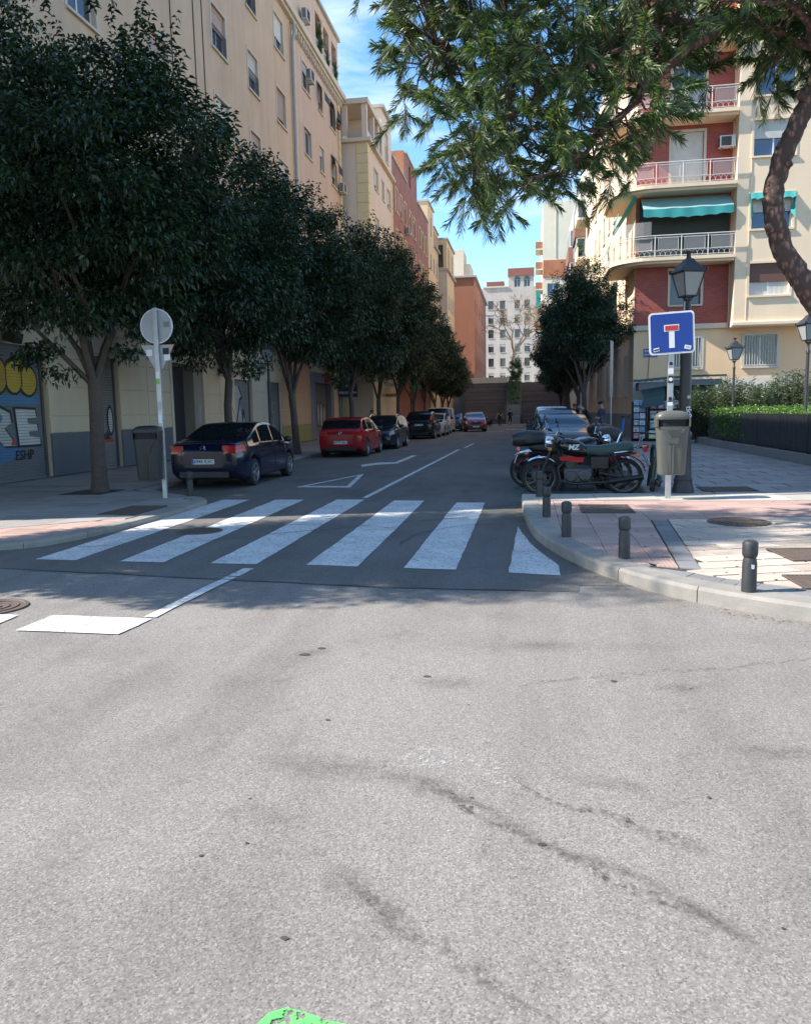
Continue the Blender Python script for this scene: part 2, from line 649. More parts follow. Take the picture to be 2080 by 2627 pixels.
tri = [(-5.15, 16.75), (-4.35, 20.4), (-3.86, 16.6)]
for a, b in ((0, 1), (1, 2), (2, 0)):
    ax, bx = Vector(tri[a]), Vector(tri[b])
    c = (Vector(tri[0]) + Vector(tri[1]) + Vector(tri[2])) / 3
    ia, ib = ax + (c - ax) * 0.26, bx + (c - bx) * 0.26
    if (a, b) == (1, 2):
        pass
    marking('give_way_triangle_side', [tuple(ax), tuple(bx), tuple(ib), tuple(ia)])
marking('worn_arrow', [(-5.21, 24.05), (-4.86, 24.97), (-4.31, 25.14), (-4.33, 28.93), (-4.13, 28.89), (-4.12, 24.37), (-4.67, 23.98), (-4.99, 23.04)][::-1])
marking('lane_line', [(-1.9, 66.0), (1.3, 66.0), (1.3, 66.9), (-1.9, 66.9)])
marking('lane_line', [(-3.3, 61.5), (-1.9, 61.5), (-1.9, 62.0), (-3.3, 62.0)])

# sealed cracks, dark spots, the worn white smudge and the green paint splash
M_tar = pm('tar_seal', (0.075, 0.07, 0.066), 0.85, var=0.35, scale=30, bump=0.4, bscale=90)


def wig(pts, w, amp=0.018, n=7):
    out, ws = [], []
    for i in range(len(pts) - 1):
        for k in range(n):
            t = k / n
            out.append((pts[i][0] * (1 - t) + pts[i + 1][0] * t + rng.gauss(0, amp), pts[i][1] * (1 - t) + pts[i + 1][1] * t + rng.gauss(0, amp)))
            ws.append(w * rng.uniform(0.3, 1.2))
    ws[0] = ws[-1] = w * 0.1
    return strip(out, ws)


M_scuff = NT('scuffed_seam')
_al = M_scuff.ramp(M_scuff.noise(38, 4, 0.7), [(0.42, 0.0), (0.64, 0.36)])
_tr = M_scuff.n('ShaderNodeBsdfTransparent')
_ms = M_scuff.n('ShaderNodeMixShader')
M_scuff.color((0.085, 0.072, 0.062))
M_scuff.set(0.9)
M_scuff.l(_al, _ms.inputs[0])
M_scuff.l(_tr.outputs[0], _ms.inputs[1])
M_scuff.l(M_scuff.b.outputs[0], _ms.inputs[2])
M_scuff.l(_ms.outputs[0], M_scuff.out.inputs[0])
M_scuff = M_scuff.mat
for pts, w in (([(-0.45, 3.26), (-0.32, 3.1), (-0.22, 3.0), (-0.1, 2.88), (0.03, 2.78), (0.15, 2.69), (0.3, 2.57), (0.44, 2.49), (0.64, 2.37)], 0.055),
               ([(-0.11, 3.35), (0.03, 3.15), (0.17, 3.08), (0.28, 3.06), (0.4, 2.96), (0.51, 2.91), (0.66, 2.86)], 0.045),
               ([(-0.09, 4.45), (0.24, 4.63), (0.53, 4.72), (0.83, 4.83), (1.12, 4.89), (1.49, 5.03), (1.9, 5.25)], 0.045),
               ([(-0.62, 2.5), (-0.52, 2.38), (-0.42, 2.27), (-0.2, 2.1), (0.1, 1.9)], 0.06)):
    m = MB()
    m.sheet(wig(pts, w), 0.004)
    m.build('crack_seam', M_scuff, ROAD, 0)
for pts, w in (([(-5.9, 8.9), (-4.5, 9.3), (-3.3, 10.2), (-2.0, 11.2), (-0.5, 12.0)], 0.02), ([(-1.6, 9.3), (-1.45, 10.2), (-1.0, 10.9), (-0.2, 11.3)], 0.02),
               ([(-3.9, 10.9), (-2.9, 11.0), (-1.6, 10.6)], 0.018), ([(-5.8, 7.65), (-3.7, 7.33), (-1.3, 6.98), (0.46, 6.92)], 0.022)):
    m = MB()
    m.sheet(wig(pts, w), 0.0125)
    m.build('crack_seam', M_tar, ROAD, 0)
M_spot = pm('gum_spot', (0.055, 0.052, 0.05), 0.9, var=0.3, scale=40)
for i in range(20):
    x, y, s = rng.uniform(-2.6, 2.0), rng.uniform(1.9, 6.4), rng.uniform(0.004, 0.011)
    if i < 6:
        x, y, s = [(-1.5, 4.95, .03), (-1.42, 5.1, .025), (0.5, 4.62, .02), (-0.75, 2.15, .012), (0.05, 2.78, .014), (-0.62, 4.6, .02)][i]
    m = MB()
    m.sheet([(x + s * rng.uniform(.55, 1.2) * 1.3 * math.cos(a * PI / 5), y + s * rng.uniform(.55, 1.2) * math.sin(a * PI / 5)) for a in range(10)], 0.0035)
    m.build('tar_spot', M_spot, ROAD, 0)
M_green = NT('green_splash')
_n = M_green.noise(9, 6, 0.65)
_ms = M_green.n('ShaderNodeMixShader')
_tr = M_green.n('ShaderNodeBsdfTransparent')
M_green.color(M_green.mix(M_green.noise(40, 3), (0.10, 0.62, 0.10), (0.16, 0.75, 0.15)))
M_green.l(M_green.ramp(_n, [(0.40, 0.0), (0.44, 1.0)]), _ms.inputs[0])
M_green.l(_tr.outputs[0], _ms.inputs[1])
M_green.l(M_green.b.outputs[0], _ms.inputs[2])
M_green.l(_ms.outputs[0], M_green.out.inputs[0])
m = MB()
m.sheet([(-0.76, 1.70), (-0.70, 1.845), (-0.655, 1.872), (-0.60, 1.86), (-0.52, 1.84), (-0.44, 1.83), (-0.38, 1.80), (-0.33, 1.72), (-0.4, 1.62), (-0.7, 1.62)][::-1], 0.005)
m.build('paint_splash', M_green.mat, ROAD, 0)
m = MB()
m.sheet([(-0.22, 1.80), (-0.20, 1.845), (-0.175, 1.83), (-0.18, 1.79)][::-1], 0.005)
m.build('paint_splash', M_green.mat, ROAD, 0)
M_smudge = NT('white_smudge')
_ms = M_smudge.n('ShaderNodeMixShader')
_tr = M_smudge.n('ShaderNodeBsdfTransparent')
M_smudge.color((0.72, 0.71, 0.68))
M_smudge.l(M_smudge.ramp(M_smudge.noise(48, 4, 0.7), [(0.54, 0.0), (0.68, 0.45)]), _ms.inputs[0])
M_smudge.l(_tr.outputs[0], _ms.inputs[1])
M_smudge.l(M_smudge.b.outputs[0], _ms.inputs[2])
M_smudge.l(_ms.outputs[0], M_smudge.out.inputs[0])
for pl in ([(-0.62, 3.42), (-0.5, 3.6), (-0.36, 3.56), (-0.3, 3.42), (-0.44, 3.34)], [(-0.3, 3.5), (-0.16, 3.5), (-0.08, 3.36), (-0.02, 3.2), (-0.12, 3.2), (-0.22, 3.34)]):
    m = MB()
    m.sheet(rough_poly(pl, 0.05, 0.02)[::-1], 0.0045)
    m.build('faded_smudge', M_smudge.mat, ROAD, 0)


_t = NT('soft_stain')
_gr = _t.n('ShaderNodeTexGradient', gradient_type='SPHERICAL')
_t.l(_t.tc.outputs['Object'], _gr.inputs[0])
_t.color((0.085, 0.065, 0.052))
_t.set(0.95, 0, 0.2)
_wn = _t.n('ShaderNodeNewGeometry')
_al = _t.mix(1.0, _t.ramp(_gr.outputs['Fac'], [(0.0, 0.0), (0.7, 0.24)]), _t.ramp(_t.noise(14, 6, 0.7, _wn.outputs['Position']), [(0.34, 0.1), (0.62, 1.0)]), 'MULTIPLY')
_ms = _t.n('ShaderNodeMixShader')
_tr = _t.n('ShaderNodeBsdfTransparent')
_t.l(_al, _ms.inputs[0])
_t.l(_tr.outputs[0], _ms.inputs[1])
_t.l(_t.b.outputs[0], _ms.inputs[2])
_t.l(_ms.outputs[0], _t.out.inputs[0])
_dm = MB()
_dm.sheet([(math.cos(2 * PI * k / 20), math.sin(2 * PI * k / 20)) for k in range(20)], 0)
_dm = _dm.mesh('oil_stain', _t.mat, 0)
STN = [(-0.9, 3.32, .42, .17, -.1), (-.45, 3.2, .3, .12, -.5), (-.62, 2.45, .16, .11, -.8), (-.45, 2.3, .2, .07, -.8), (.86, 4.54, .17, .1, .1), (-.49, 4.49, .26, .13, 0), (.55, 2.85, .2, .05, -.5), (.35, 3.3, .25, .08, -.2), (-1.45, 5.0, .16, .09, .4), (.1, 5.3, .3, .12, .1), (1.2, 3.7, .3, .1, 0)]
for q in range(12):
    t_ = q / 11
    STN.append((-.35 + 1.0 * t_, 3.12 - .75 * t_ + .04 * math.sin(q), .14, .035, -.62))
for i, (x, y, rx, ry, a) in enumerate(STN):
    o = obj('oil_stain', _dm, ROAD, loc=(x, y, .0028 + .00012 * i), rz=a)
    o.scale = (rx, ry, 1)


# ---------------------------------------------------------------- pavements made of single stones
def clip(subj, tile):
    """Sutherland-Hodgman: subject polygon clipped by a convex ccw tile"""
    out = list(subj)
    n = len(tile)
    for i in range(n):
        a, b = tile[i], tile[(i + 1) % n]
        ins = lambda p: (b[0] - a[0]) * (p[1] - a[1]) - (b[1] - a[1]) * (p[0] - a[0]) >= -1e-9
        res = []
        for j in range(len(out)):
            p, q = out[j - 1], out[j]
            ip, iq = ins(p), ins(q)
            if ip != iq:
                d1 = (b[0] - a[0]) * (p[1] - a[1]) - (b[1] - a[1]) * (p[0] - a[0])
                d2 = (b[0] - a[0]) * (q[1] - a[1]) - (b[1] - a[1]) * (q[0] - a[0])
                t = d1 / (d1 - d2)
                res.append((p[0] + (q[0] - p[0]) * t, p[1] + (q[1] - p[1]) * t))
            if iq:
                res.append(q)
        out = res
        if not out:
            return []
    return out


def area(p):
    return 0.5 * sum(p[i - 1][0] * p[i][1] - p[i][0] * p[i - 1][1] for i in range(len(p)))


def pave(parent, name, zone, tw, th, mat_, rot=0.0, gap=0.008, bond=0.5, top=0.13, jit=0.0015, org=(0, 0), cap=300):
    if area(zone) < 0:
        zone = zone[::-1]
    full = MB()
    full.bb(-tw / 2 + gap / 2, -th / 2 + gap / 2, -0.03, tw / 2 - gap / 2, th / 2 - gap / 2, 0)
    fm = full.mesh(name, mat_, 0)
    ca, sa = math.cos(rot), math.sin(rot)
    xs, ys = [p[0] for p in zone], [p[1] for p in zone]
    cx, cy = org
    loc = [((x - cx) * ca + (y - cy) * sa, -(x - cx) * sa + (y - cy) * ca) for x, y in zone]
    i0, i1 = int(min(p[0] for p in loc) / tw) - 2, int(max(p[0] for p in loc) / tw) + 2
    j0, j1 = int(min(p[1] for p in loc) / th) - 2, int(max(p[1] for p in loc) / th) + 2
    n = 0
    for j in range(j0, j1):
        for i in range(i0, i1):
            u, v = (i + 0.5 + bond * (j % 2)) * tw, (j + 0.5) * th
            h, k = tw / 2 - gap / 2, th / 2 - gap / 2
            cor = [(u - h, v - k), (u + h, v - k), (u + h, v + k), (u - h, v + k)]
            c = clip(loc, cor)
            if len(c) < 3:
                continue
            ar = abs(area(c))
            if ar < 0.08 * tw * th or n >= cap:
                continue
            w = (cx + u * ca - v * sa, cy + u * sa + v * ca)
            if ar > 0.995 * 4 * h * k:
                o = obj(name, fm, parent, loc=(w[0], w[1], top + rng.gauss(0, jit)), rz=rot)
                o.rotation_euler = (rng.gauss(0, 0.003), rng.gauss(0, 0.003), rot)
            else:
                m = MB()
                m.prism([(x - u, y - v) for x, y in c], -0.03, 0)
                obj(name, m.mesh(name, mat_, 0), parent, loc=(w[0], w[1], top + rng.gauss(0, jit)), rz=rot)
            n += 1
    return n


def resample(path, step):
    out, acc = [path[0]], 0.0
    P = [Vector(p) for p in path]
    for a, b in zip(P, P[1:]):
        L = (b - a).length
        t = step - acc
        while t <= L:
            out.append(tuple(a + (b - a) * (t / L)))
            t += step
        acc = (acc + L) % step
    return out + [path[-1]]


def smooth_path(path, k=2):
    for _ in range(k):
        q = [path[0]]
        for a, b in zip(path, path[1:]):
            q += [(a[0] * .75 + b[0] * .25, a[1] * .75 + b[1] * .25), (a[0] * .25 + b[0] * .75, a[1] * .25 + b[1] * .75)]
        path = q + [path[-1]]
    return path


def offset_path(path, d):
    out = []
    for i, p in enumerate(path):
        a, b = Vector(path[max(i - 1, 0)]), Vector(path[min(i + 1, len(path) - 1)])
        t = (b - a).normalized()
        out.append((p[0] - t.y * d, p[1] + t.x * d))
    return out


def kerb(parent, path, w=0.26, step=0.95, mat_=M_kerb, top=0.135, sub=4):
    """kerb stones one after another; the pavement lies to the left of the path"""
    pts = resample(path, step)
    if math.dist(pts[-1], pts[-2]) < 0.25:
        pts.pop(-2)
    fine = resample(path, step / sub)
    P = resample(path, 0.02)
    for i in range(len(pts) - 1):
        a, b = pts[i], pts[i + 1]
        ia = min(range(len(P)), key=lambda k_: math.dist(P[k_], a))
        ib = min(range(len(P)), key=lambda k_: math.dist(P[k_], b))
        if ib - ia < 3:
            continue
        seg = [P[ia + int((ib - ia) * t / sub)] for t in range(sub + 1)]
        d0 = Vector(seg[1]) - Vector(seg[0])
        d1 = Vector(seg[-1]) - Vector(seg[-2])
        seg[0] = tuple(Vector(seg[0]) + d0.normalized() * 0.005)
        seg[-1] = tuple(Vector(seg[-1]) - d1.normalized() * 0.005)
        inn = offset_path(seg, w)
        out2 = offset_path(seg, 0.02)
        m = MB()
        z = top + rng.gauss(0, 0.003)
        n = len(seg)
        vs_ = [(*p, -0.05) for p in seg] + [(*p, z - 0.03) for p in seg] + [(*p, z) for p in out2] + [(*p, z) for p in inn] + [(*p, -0.05) for p in inn]
        fs_ = []
        for r in range(4):
            for k_ in range(n - 1):
                fs_.append((r * n + k_, (r + 1) * n + k_, (r + 1) * n + k_ + 1, r * n + k_ + 1))
        fs_.append(tuple(r * n for r in range(5)))
        fs_.append(tuple(r * n + n - 1 for r in range(5))[::-1])
        m.add(vs_, fs_)
        m.build('kerb_stone', mat_, parent, 0)


# right-hand corner and plaza
KR = smooth_path([(-0.12, 13.92), (-0.1, 12.5), (-0.04, 11.2), (0.05, 10.0), (0.22, 9.1), (0.45, 8.3), (0.78, 7.45), (1.28, 6.68), (2.07, 6.05), (3.2, 5.55), (5, 5.25), (9, 5.1), (20, 5.0)])
KRi = offset_path(KR, 0.26)
m = MB()
m.prism(KRi[::-1] and (KRi + [(60, 5.2), (60, 94), (2.35, 94), (2.35, 13.9), (-0.1, 13.9)]), -0.06, 0.118)
SWR = struct('corner_pavement', m, M_joint)
kerb(SWR, KR)
kerb(SWR, [(0.0, 13.92), (2.1, 13.92)][::-1] and [(2.1, 13.95), (-0.12, 13.95)], w=0.98, step=1.0, mat_=M_kerbpale)
kerb(SWR, [(2.1, 94.0), (2.1, 14.0)], w=0.26, step=1.6)
ki = [p for p in KRi if p[1] < 12.9]
redz = [(0.17, 12.93)] + [p for p in ki if p[1] > 7.72] + [(0.98, 7.64), (1.38, 7.47), (1.60, 10.72), (3.7, 11.0), (6.6, 11.0), (6.6, 12.93)]
pave(SWR, 'ribbed_tile', redz, 0.4, 0.4, M_redtile, 0.0, bond=0.0, gap=0.007)
pave(SWR, 'border_sett', [(1.39, 7.47), (1.57, 7.40), (1.82, 10.72), (1.61, 10.72)], 0.2, 0.4, M_greypav, -0.07, bond=0.0, org=(1.39, 7.4))
low = [(0.98, 7.63)] + [p for p in ki if p[1] < 7.6 and p[0] < 6.6]
edge = [(x - 0.02, y + 0.33) for x, y in low[1:]][::-1]
pave(SWR, 'border_sett', low + edge + [(1.57, 7.39), (1.39, 7.46)], 0.3, 0.2, M_greypav, -0.6)
beige = [(1.58, 7.38)] + [(x - 0.01, y + 0.35) for x, y in low if x > 1.4] + [(6.6, 10.98), (3.7, 10.98), (1.84, 10.72)]
pave(SWR, 'beige_paver', beige, 0.6, 0.3, M_paver, 0.30, gap=0.024)
pave(SWR, 'pale_kerb_slab', [(2.1, 12.95), (6.6, 12.95), (6.6, 13.93), (2.1, 13.93)], 1.0, 0.98, M_kerbpale, 0, bond=0, org=(2.1, 12.95))
pave(SWR, 'paving_slab', [(2.37, 13.95), (6.74, 13.95), (6.74, 34.2), (2.37, 34.2)], 0.8, 0.6, M_slab, 0.0, org=(2.37, 13.95), gap=0.032)
m = MB()
m.bb(2.37, 34.21, 0.05, 60, 94, 0.13)
m.bb(6.75, 33.4, 0.05, 60, 34.2, 0.13)
m.build('concrete_surface', M_conc, SWR, 0)

for i in range(34):
    x, y, s = rng.uniform(.5, 4.5), rng.uniform(6.9, 13.0), rng.uniform(.008, .022)
    if y < 7.9 and x < 1.5:
        continue
    m = MB()
    m.sheet([(x + s * rng.uniform(.6, 1.2) * math.cos(a * PI / 5), y + s * rng.uniform(.6, 1.2) * math.sin(a * PI / 5)) for a in range(10)], .1375)
    m.build('gum_spot', M_spot, SWR, 0)

# left pavement with its built-out corner
KL = smooth_path([(-8.25, 15.9), (-7.4, 15.0), (-6.6, 14.35), (-6.1, 14.05), (-5.82, 13.5), (-5.76, 12.0), (-5.80, 10.9), (-5.94, 9.6), (-6.2, 8.85), (-6.7, 8.66), (-8, 8.6), (-14, 8.5), (-30, 8.4)][::-1])
m = MB()
KLi = offset_path(KL, 0.26)
m.prism(KLi + [(-8.5, 94), (-60, 94), (-60, 8.7), (-30, 8.66)], -0.06, 0.068)
SWL = struct('shaded_pavement', m, M_joint)
kerb(SWL, KL, top=.085)
kerb(SWL, [(-8.25, 15.9), (-8.25, 94.0)], step=1.6, top=.085)
tact = [(-7.6, 9.0), (-6.72, 8.95), (-6.35, 9.1), (-6.2, 9.5), (-6.05, 10.9), (-6.15, 11.12), (-7.5, 10.0)]
pave(SWL, 'ribbed_tile', tact, 0.4, 0.4, M_redtile, 0.0, bond=0, gap=0.007, top=.08)
pave(SWL, 'paving_slab', [(-12.5, 9.0), (-7.62, 9.0), (-7.5, 10.04), (-6.15, 11.16), (-6.02, 12.0), (-6.1, 13.5), (-6.4, 13.9), (-8.5, 15.6), (-8.5, 26), (-12.5, 26)], 0.6, 0.6, M_slab, 0.0, bond=0.0, org=(-12.5, 9), top=.08)
m = MB()
m.bb(-60, 26.01, 0.03, -8.52, 94, 0.08)
m.bb(-60, 8.8, 0.03, -12.51, 26.0, 0.08)
m.build('concrete_surface', M_conc, SWL, 0)
m = MB()
m.bb(-9.5, 14.6, 0.04, -8.6, 15.6, 0.089)
tag(m.build('tree_pit', pm('tree_pit_soil', (0.05, 0.042, 0.035), 0.95, var=0.4, scale=20, bump=0.6, bscale=40), SWL, 0))


# ---------------------------------------------------------------- covers and grates
def grate(x0, y0, x1, y1, z, label, rz=0.0, nb=22):
    t = thing('drain_grate', label, 'drain grate', ((x0 + x1) / 2, (y0 + y1) / 2, z), rz)
    w, d = x1 - x0, y1 - y0
    m = MB()
    m.bb(-w / 2, -d / 2, -0.01, w / 2, d / 2, 0.003)
    m.build('pit_plate', M_dark, t, 0)
    m = MB()
    for a, b, c, e in ((-w / 2, -d / 2, w / 2, -d / 2 + .03), (-w / 2, d / 2 - .03, w / 2, d / 2), (-w / 2, -d / 2 + .03, -w / 2 + .03, d / 2 - .03), (w / 2 - .03, -d / 2 + .03, w / 2, d / 2 - .03)):
        m.bb(a, b, 0, c, e, 0.012)
    m.build('rim', M_rust, t, 0)
    m = MB()
    for k in range(nb):
        x = -w / 2 + 0.04 + (w - 0.08) * (k + 0.5) / nb
        m.bb(x - 0.3 * w / nb, -d / 2 + .03, 0, x + 0.3 * w / nb, d / 2 - .03, 0.01)
    m.build('bars', M_rust, t, 0)['kind'] = 'stuff'
    return t


grate(0.76, 11.35, 1.5, 12.3, 0.134, 'rectangular ribbed iron grate in the red tiles by the motorbikes')
grate(2.46, 7.85, 3.4, 8.5, 0.134, 'rectangular iron grate in beige paving behind the biggest bollard', 0.1)
grate(2.2, 6.62, 3.2, 7.15, 0.134, 'iron drain grate nearest the kerb, beside the biggest bollard', 0.05, 26)
grate(-6.85, 11.5, -6.2, 12.65, 0.084, 'ribbed iron grate in shaded pavement by the crossing', 0.0, 20)
grate(3.05, 14.3, 3.95, 15.0, 0.136, 'dark iron cover plate in the plaza slabs beside the lamp post', 0.0, 14)


def manhole(x, y, r, z, label, bars=True):
    t = thing('manhole_cover', label, 'manhole cover', (x, y, z))
    m = MB()
    m.lathe([(r, 0.0), (r, 0.012), (r - 0.03, 0.014), (r - 0.035, 0.006), (0.001, 0.006)], 40)
    m.build('disc', M_rust, t, 30)
    m = MB()
    if bars:
        for k in range(-6, 7):
            x_ = k * r / 7.2
            h = math.sqrt(max((r * 0.82) ** 2 - x_ ** 2, 0.001))
            m.bb(x_ - 0.014, -h, 0.004, x_ + 0.014, h, 0.015)
    else:
        for q in (0.75, 0.5, 0.28):
            m.lathe([(r * q, 0.004), (r * q, 0.014), (r * q - .02, 0.014), (r * q - .02, 0.004)], 32, cap=False)
    m.build('relief', M_rust, t, 0)['kind'] = 'stuff'


manhole(2.66, 10.46, 0.38, 0.132, 'round iron manhole cover in the sunny paving')
manhole(-4.58, 10.3, 0.31, 0.006, 'round ribbed manhole cover between two crossing stripes')
manhole(-4.62, 5.98, 0.30, 0.002, 'round manhole cover with rings in sunlit asphalt by the white bars', False)
_t = NT('faded_green_line')
_ms = _t.n('ShaderNodeMixShader')
_tr = _t.n('ShaderNodeBsdfTransparent')
_t.color((0.10, 0.30, 0.12))
_t.l(_t.ramp(_t.noise(16, 5, 0.7), [(0.42, 0.0), (0.62, 0.6)]), _ms.inputs[0])
_t.l(_tr.outputs[0], _ms.inputs[1])
_t.l(_t.b.outputs[0], _ms.inputs[2])
_t.l(_ms.outputs[0], _t.out.inputs[0])
for y0, y1 in ((14.6, 15.4), (16.2, 17.2), (19.0, 20.2), (22.5, 24.0)):
    m = MB()
    m.sheet(rough_poly([(-.32, y0), (-.08, y0), (-.08, y1), (-.32, y1)], .1, .03), .0095)
    m.build('faded_bay_line', _t.mat, ROAD, 0)

# dry leaves and grit caught along the kerb
rl = np.random.RandomState(5)
n_ = 520
kk_ = [p for p in resample(KR, .05) if p[0] < 4]
Pl = []
for i in range(n_):
    a = kk_[rl.randint(len(kk_))]
    if i % 3:
        Pl.append((a[0] - abs(rl.normal(0, .07)) - .02, a[1] - abs(rl.normal(0, .10)) - .01, .008))
    else:
        Pl.append((rl.uniform(1.0, 4.2), rl.uniform(6.8, 12.6), .137))
Pl = np.array(Pl)
an, sz = rl.uniform(0, 6.28, n_), rl.uniform(.006, .02, n_)
Vv = np.empty((n_, 4, 3), np.float32)
for q, (dx, dy, dz) in enumerate(((-1, 0, 0), (0, -.45, .25), (1, 0, .1), (0, .45, .2))):
    Vv[:, q, 0] = Pl[:, 0] + (dx * np.cos(an) - dy * np.sin(an)) * sz
    Vv[:, q, 1] = Pl[:, 1] + (dx * np.sin(an) + dy * np.cos(an)) * sz
    Vv[:, q, 2] = Pl[:, 2] + dz * sz
lt = NT('dry_leaf')
lt.color(lt.ramp(lt.island(), [(0, (.10, .06, .035)), (.5, (.24, .17, .09)), (1, (.38, .3, .18))]))
lt.set(.9)
tag(obj('leaf_litter', fast_mesh('leaf_litter', Vv.reshape(-1, 3), np.arange(n_ * 4).reshape(-1, 4), [lt.mat])), 'dry leaf bits and grit along the sunny kerb', 'leaf litter', kind='stuff')
# ================================================================ buildings
def plaster(name, col, stain=0.16, var=0.1):
    return pm(name, col, 0.9, var=var, scale=0.7, bump=0.25, bscale=30, stain=stain)


M_tan = plaster('tan_plaster', (0.62, 0.445, 0.30), 0.28, .16)
M_tan2 = plaster('rose_tan_plaster', (0.60, 0.43, 0.32), 0.2)
M_cream = plaster('cream_ground_floor', (0.62, 0.50, 0.355), 0.18)
M_grplinth = plaster('grey_plinth', (0.135, 0.135, 0.145), 0.15)
M_peachpan = plaster('peach_panel', (0.56, 0.36, 0.235), 0.15)
M_ygplinth = plaster('ochre_green_plinth', (0.34, 0.29, 0.12), 0.25)
M_lilac = plaster('lilac_grey_render', (0.20, 0.195, 0.235), 0.15)
M_ledge = plaster('ledge_stone', (0.30, 0.25, 0.20), 0.4)
M_trim = plaster('pale_trim', (0.60, 0.51, 0.40), 0.15)
M_quoin = plaster('yellow_quoin', (0.66, 0.55, 0.32), 0.08)
M_pink = plaster('pale_rose_plaster', (0.66, 0.54, 0.43), 0.12)
M_peach = plaster('peach_plaster', (0.68, 0.47, 0.27), 0.1)
M_wht = plaster('white_plaster', (0.54, 0.455, 0.375), 0.25, 0.18)
M_orangew = plaster('orange_render', (0.33, 0.135, 0.08), 0.2)
M_cream2 = plaster('cream_plaster', (0.80, 0.615, 0.42), 0.1)
M_cream3 = plaster('pale_cream_plaster', (0.74, 0.66, 0.50), 0.08)
M_gtan = plaster('apricot_ground_floor', (0.76, 0.52, 0.31), 0.12)
M_brickL = brick_mat('red_brick', (0.34, 0.12, 0.085), (0.28, 0.095, 0.07), (0.30, 0.17, 0.13))
M_brickR = brick_mat('crimson_brick', (0.40, 0.105, 0.075), (0.33, 0.085, 0.065), (0.16, 0.05, 0.045))
M_brickB = brick_mat('brown_brick', (0.24, 0.115, 0.075), (0.19, 0.09, 0.06), (0.26, 0.2, 0.16))
M_brickO = brick_mat('orange_brick', (0.50, 0.17, 0.07), (0.42, 0.14, 0.06), (0.4, 0.25, 0.17))
M_blindw = ribbed('pale_roller_blind', (0.60, 0.57, 0.50), 0.05, 2, 0.6, 0.5)
M_blindp = ribbed('rose_roller_blind', (0.46, 0.32, 0.25), 0.05, 2, 0.6, 0.5)
M_blindb = ribbed('brown_roller_blind', (0.16, 0.075, 0.05), 0.05, 2, 0.6, 0.6)
M_shut = ribbed('steel_shutter', (0.17, 0.175, 0.18), 0.075, 2, 0.5, 1.0)
M_shutl = ribbed('grey_shutter', (0.23, 0.225, 0.22), 0.075, 2, 0.5, 1.0)
M_roofg = pm('zinc_edge', (0.38, 0.36, 0.33), 0.7, var=0.2)
M_rail = pm('white_iron', (0.62, 0.60, 0.57), 0.5, var=0.08)
M_acw = pm('aircon_white', (0.60, 0.58, 0.53), 0.5, var=0.08)
M_curtain = pm('lace_curtain', (0.5, 0.49, 0.45), 0.9, var=0.2, scale=14)

ROT = {'S': 0.0, 'E': PI / 2, 'W': -PI / 2}


def TF(face, p):
    return {'S': lambda u, d, z: (u, p + d, z), 'E': lambda u, d, z: (p - d, u, z), 'W': lambda u, d, z: (p + d, u, z)}[face]


def facade(mb, face, p, u0, u1, z0, z1, holes=(), depth=0.22, m=0):
    T = TF(face, p)
    H = [(u - w / 2, z, u + w / 2, z + h) for u, z, w, h in holes]
    H = [h for h in H if h[0] >= u0 - 1e-6 and h[2] <= u1 + 1e-6 and h[1] >= z0 - 1e-6 and h[3] <= z1 + 1e-6]
    us = sorted({u0, u1} | {a for h in H for a in (h[0], h[2])})
    zs = sorted({z0, z1} | {a for h in H for a in (h[1], h[3])})
    for a, b in zip(us, us[1:]):
        run = None
        for c, d in zip(zs, zs[1:]):
            cu, cz = (a + b) / 2, (c + d) / 2
            inside = any(h[0] < cu < h[2] and h[1] < cz < h[3] for h in H)
            if not inside:
                mb.add([T(a, 0, c), T(b, 0, c), T(b, 0, d), T(a, 0, d)], [(0, 1, 2, 3)], m)
    for a, c, b, d in H:
        for q in ([(a, c), (b, c)], [(b, c), (b, d)], [(b, d), (a, d)], [(a, d), (a, c)]):
            (x0, y0), (x1, y1) = q
            mb.add([T(x0, 0, y0), T(x1, 0, y1), T(x1, depth, y1), T(x0, depth, y0)], [(0, 1, 2, 3)], m)


_win = {}


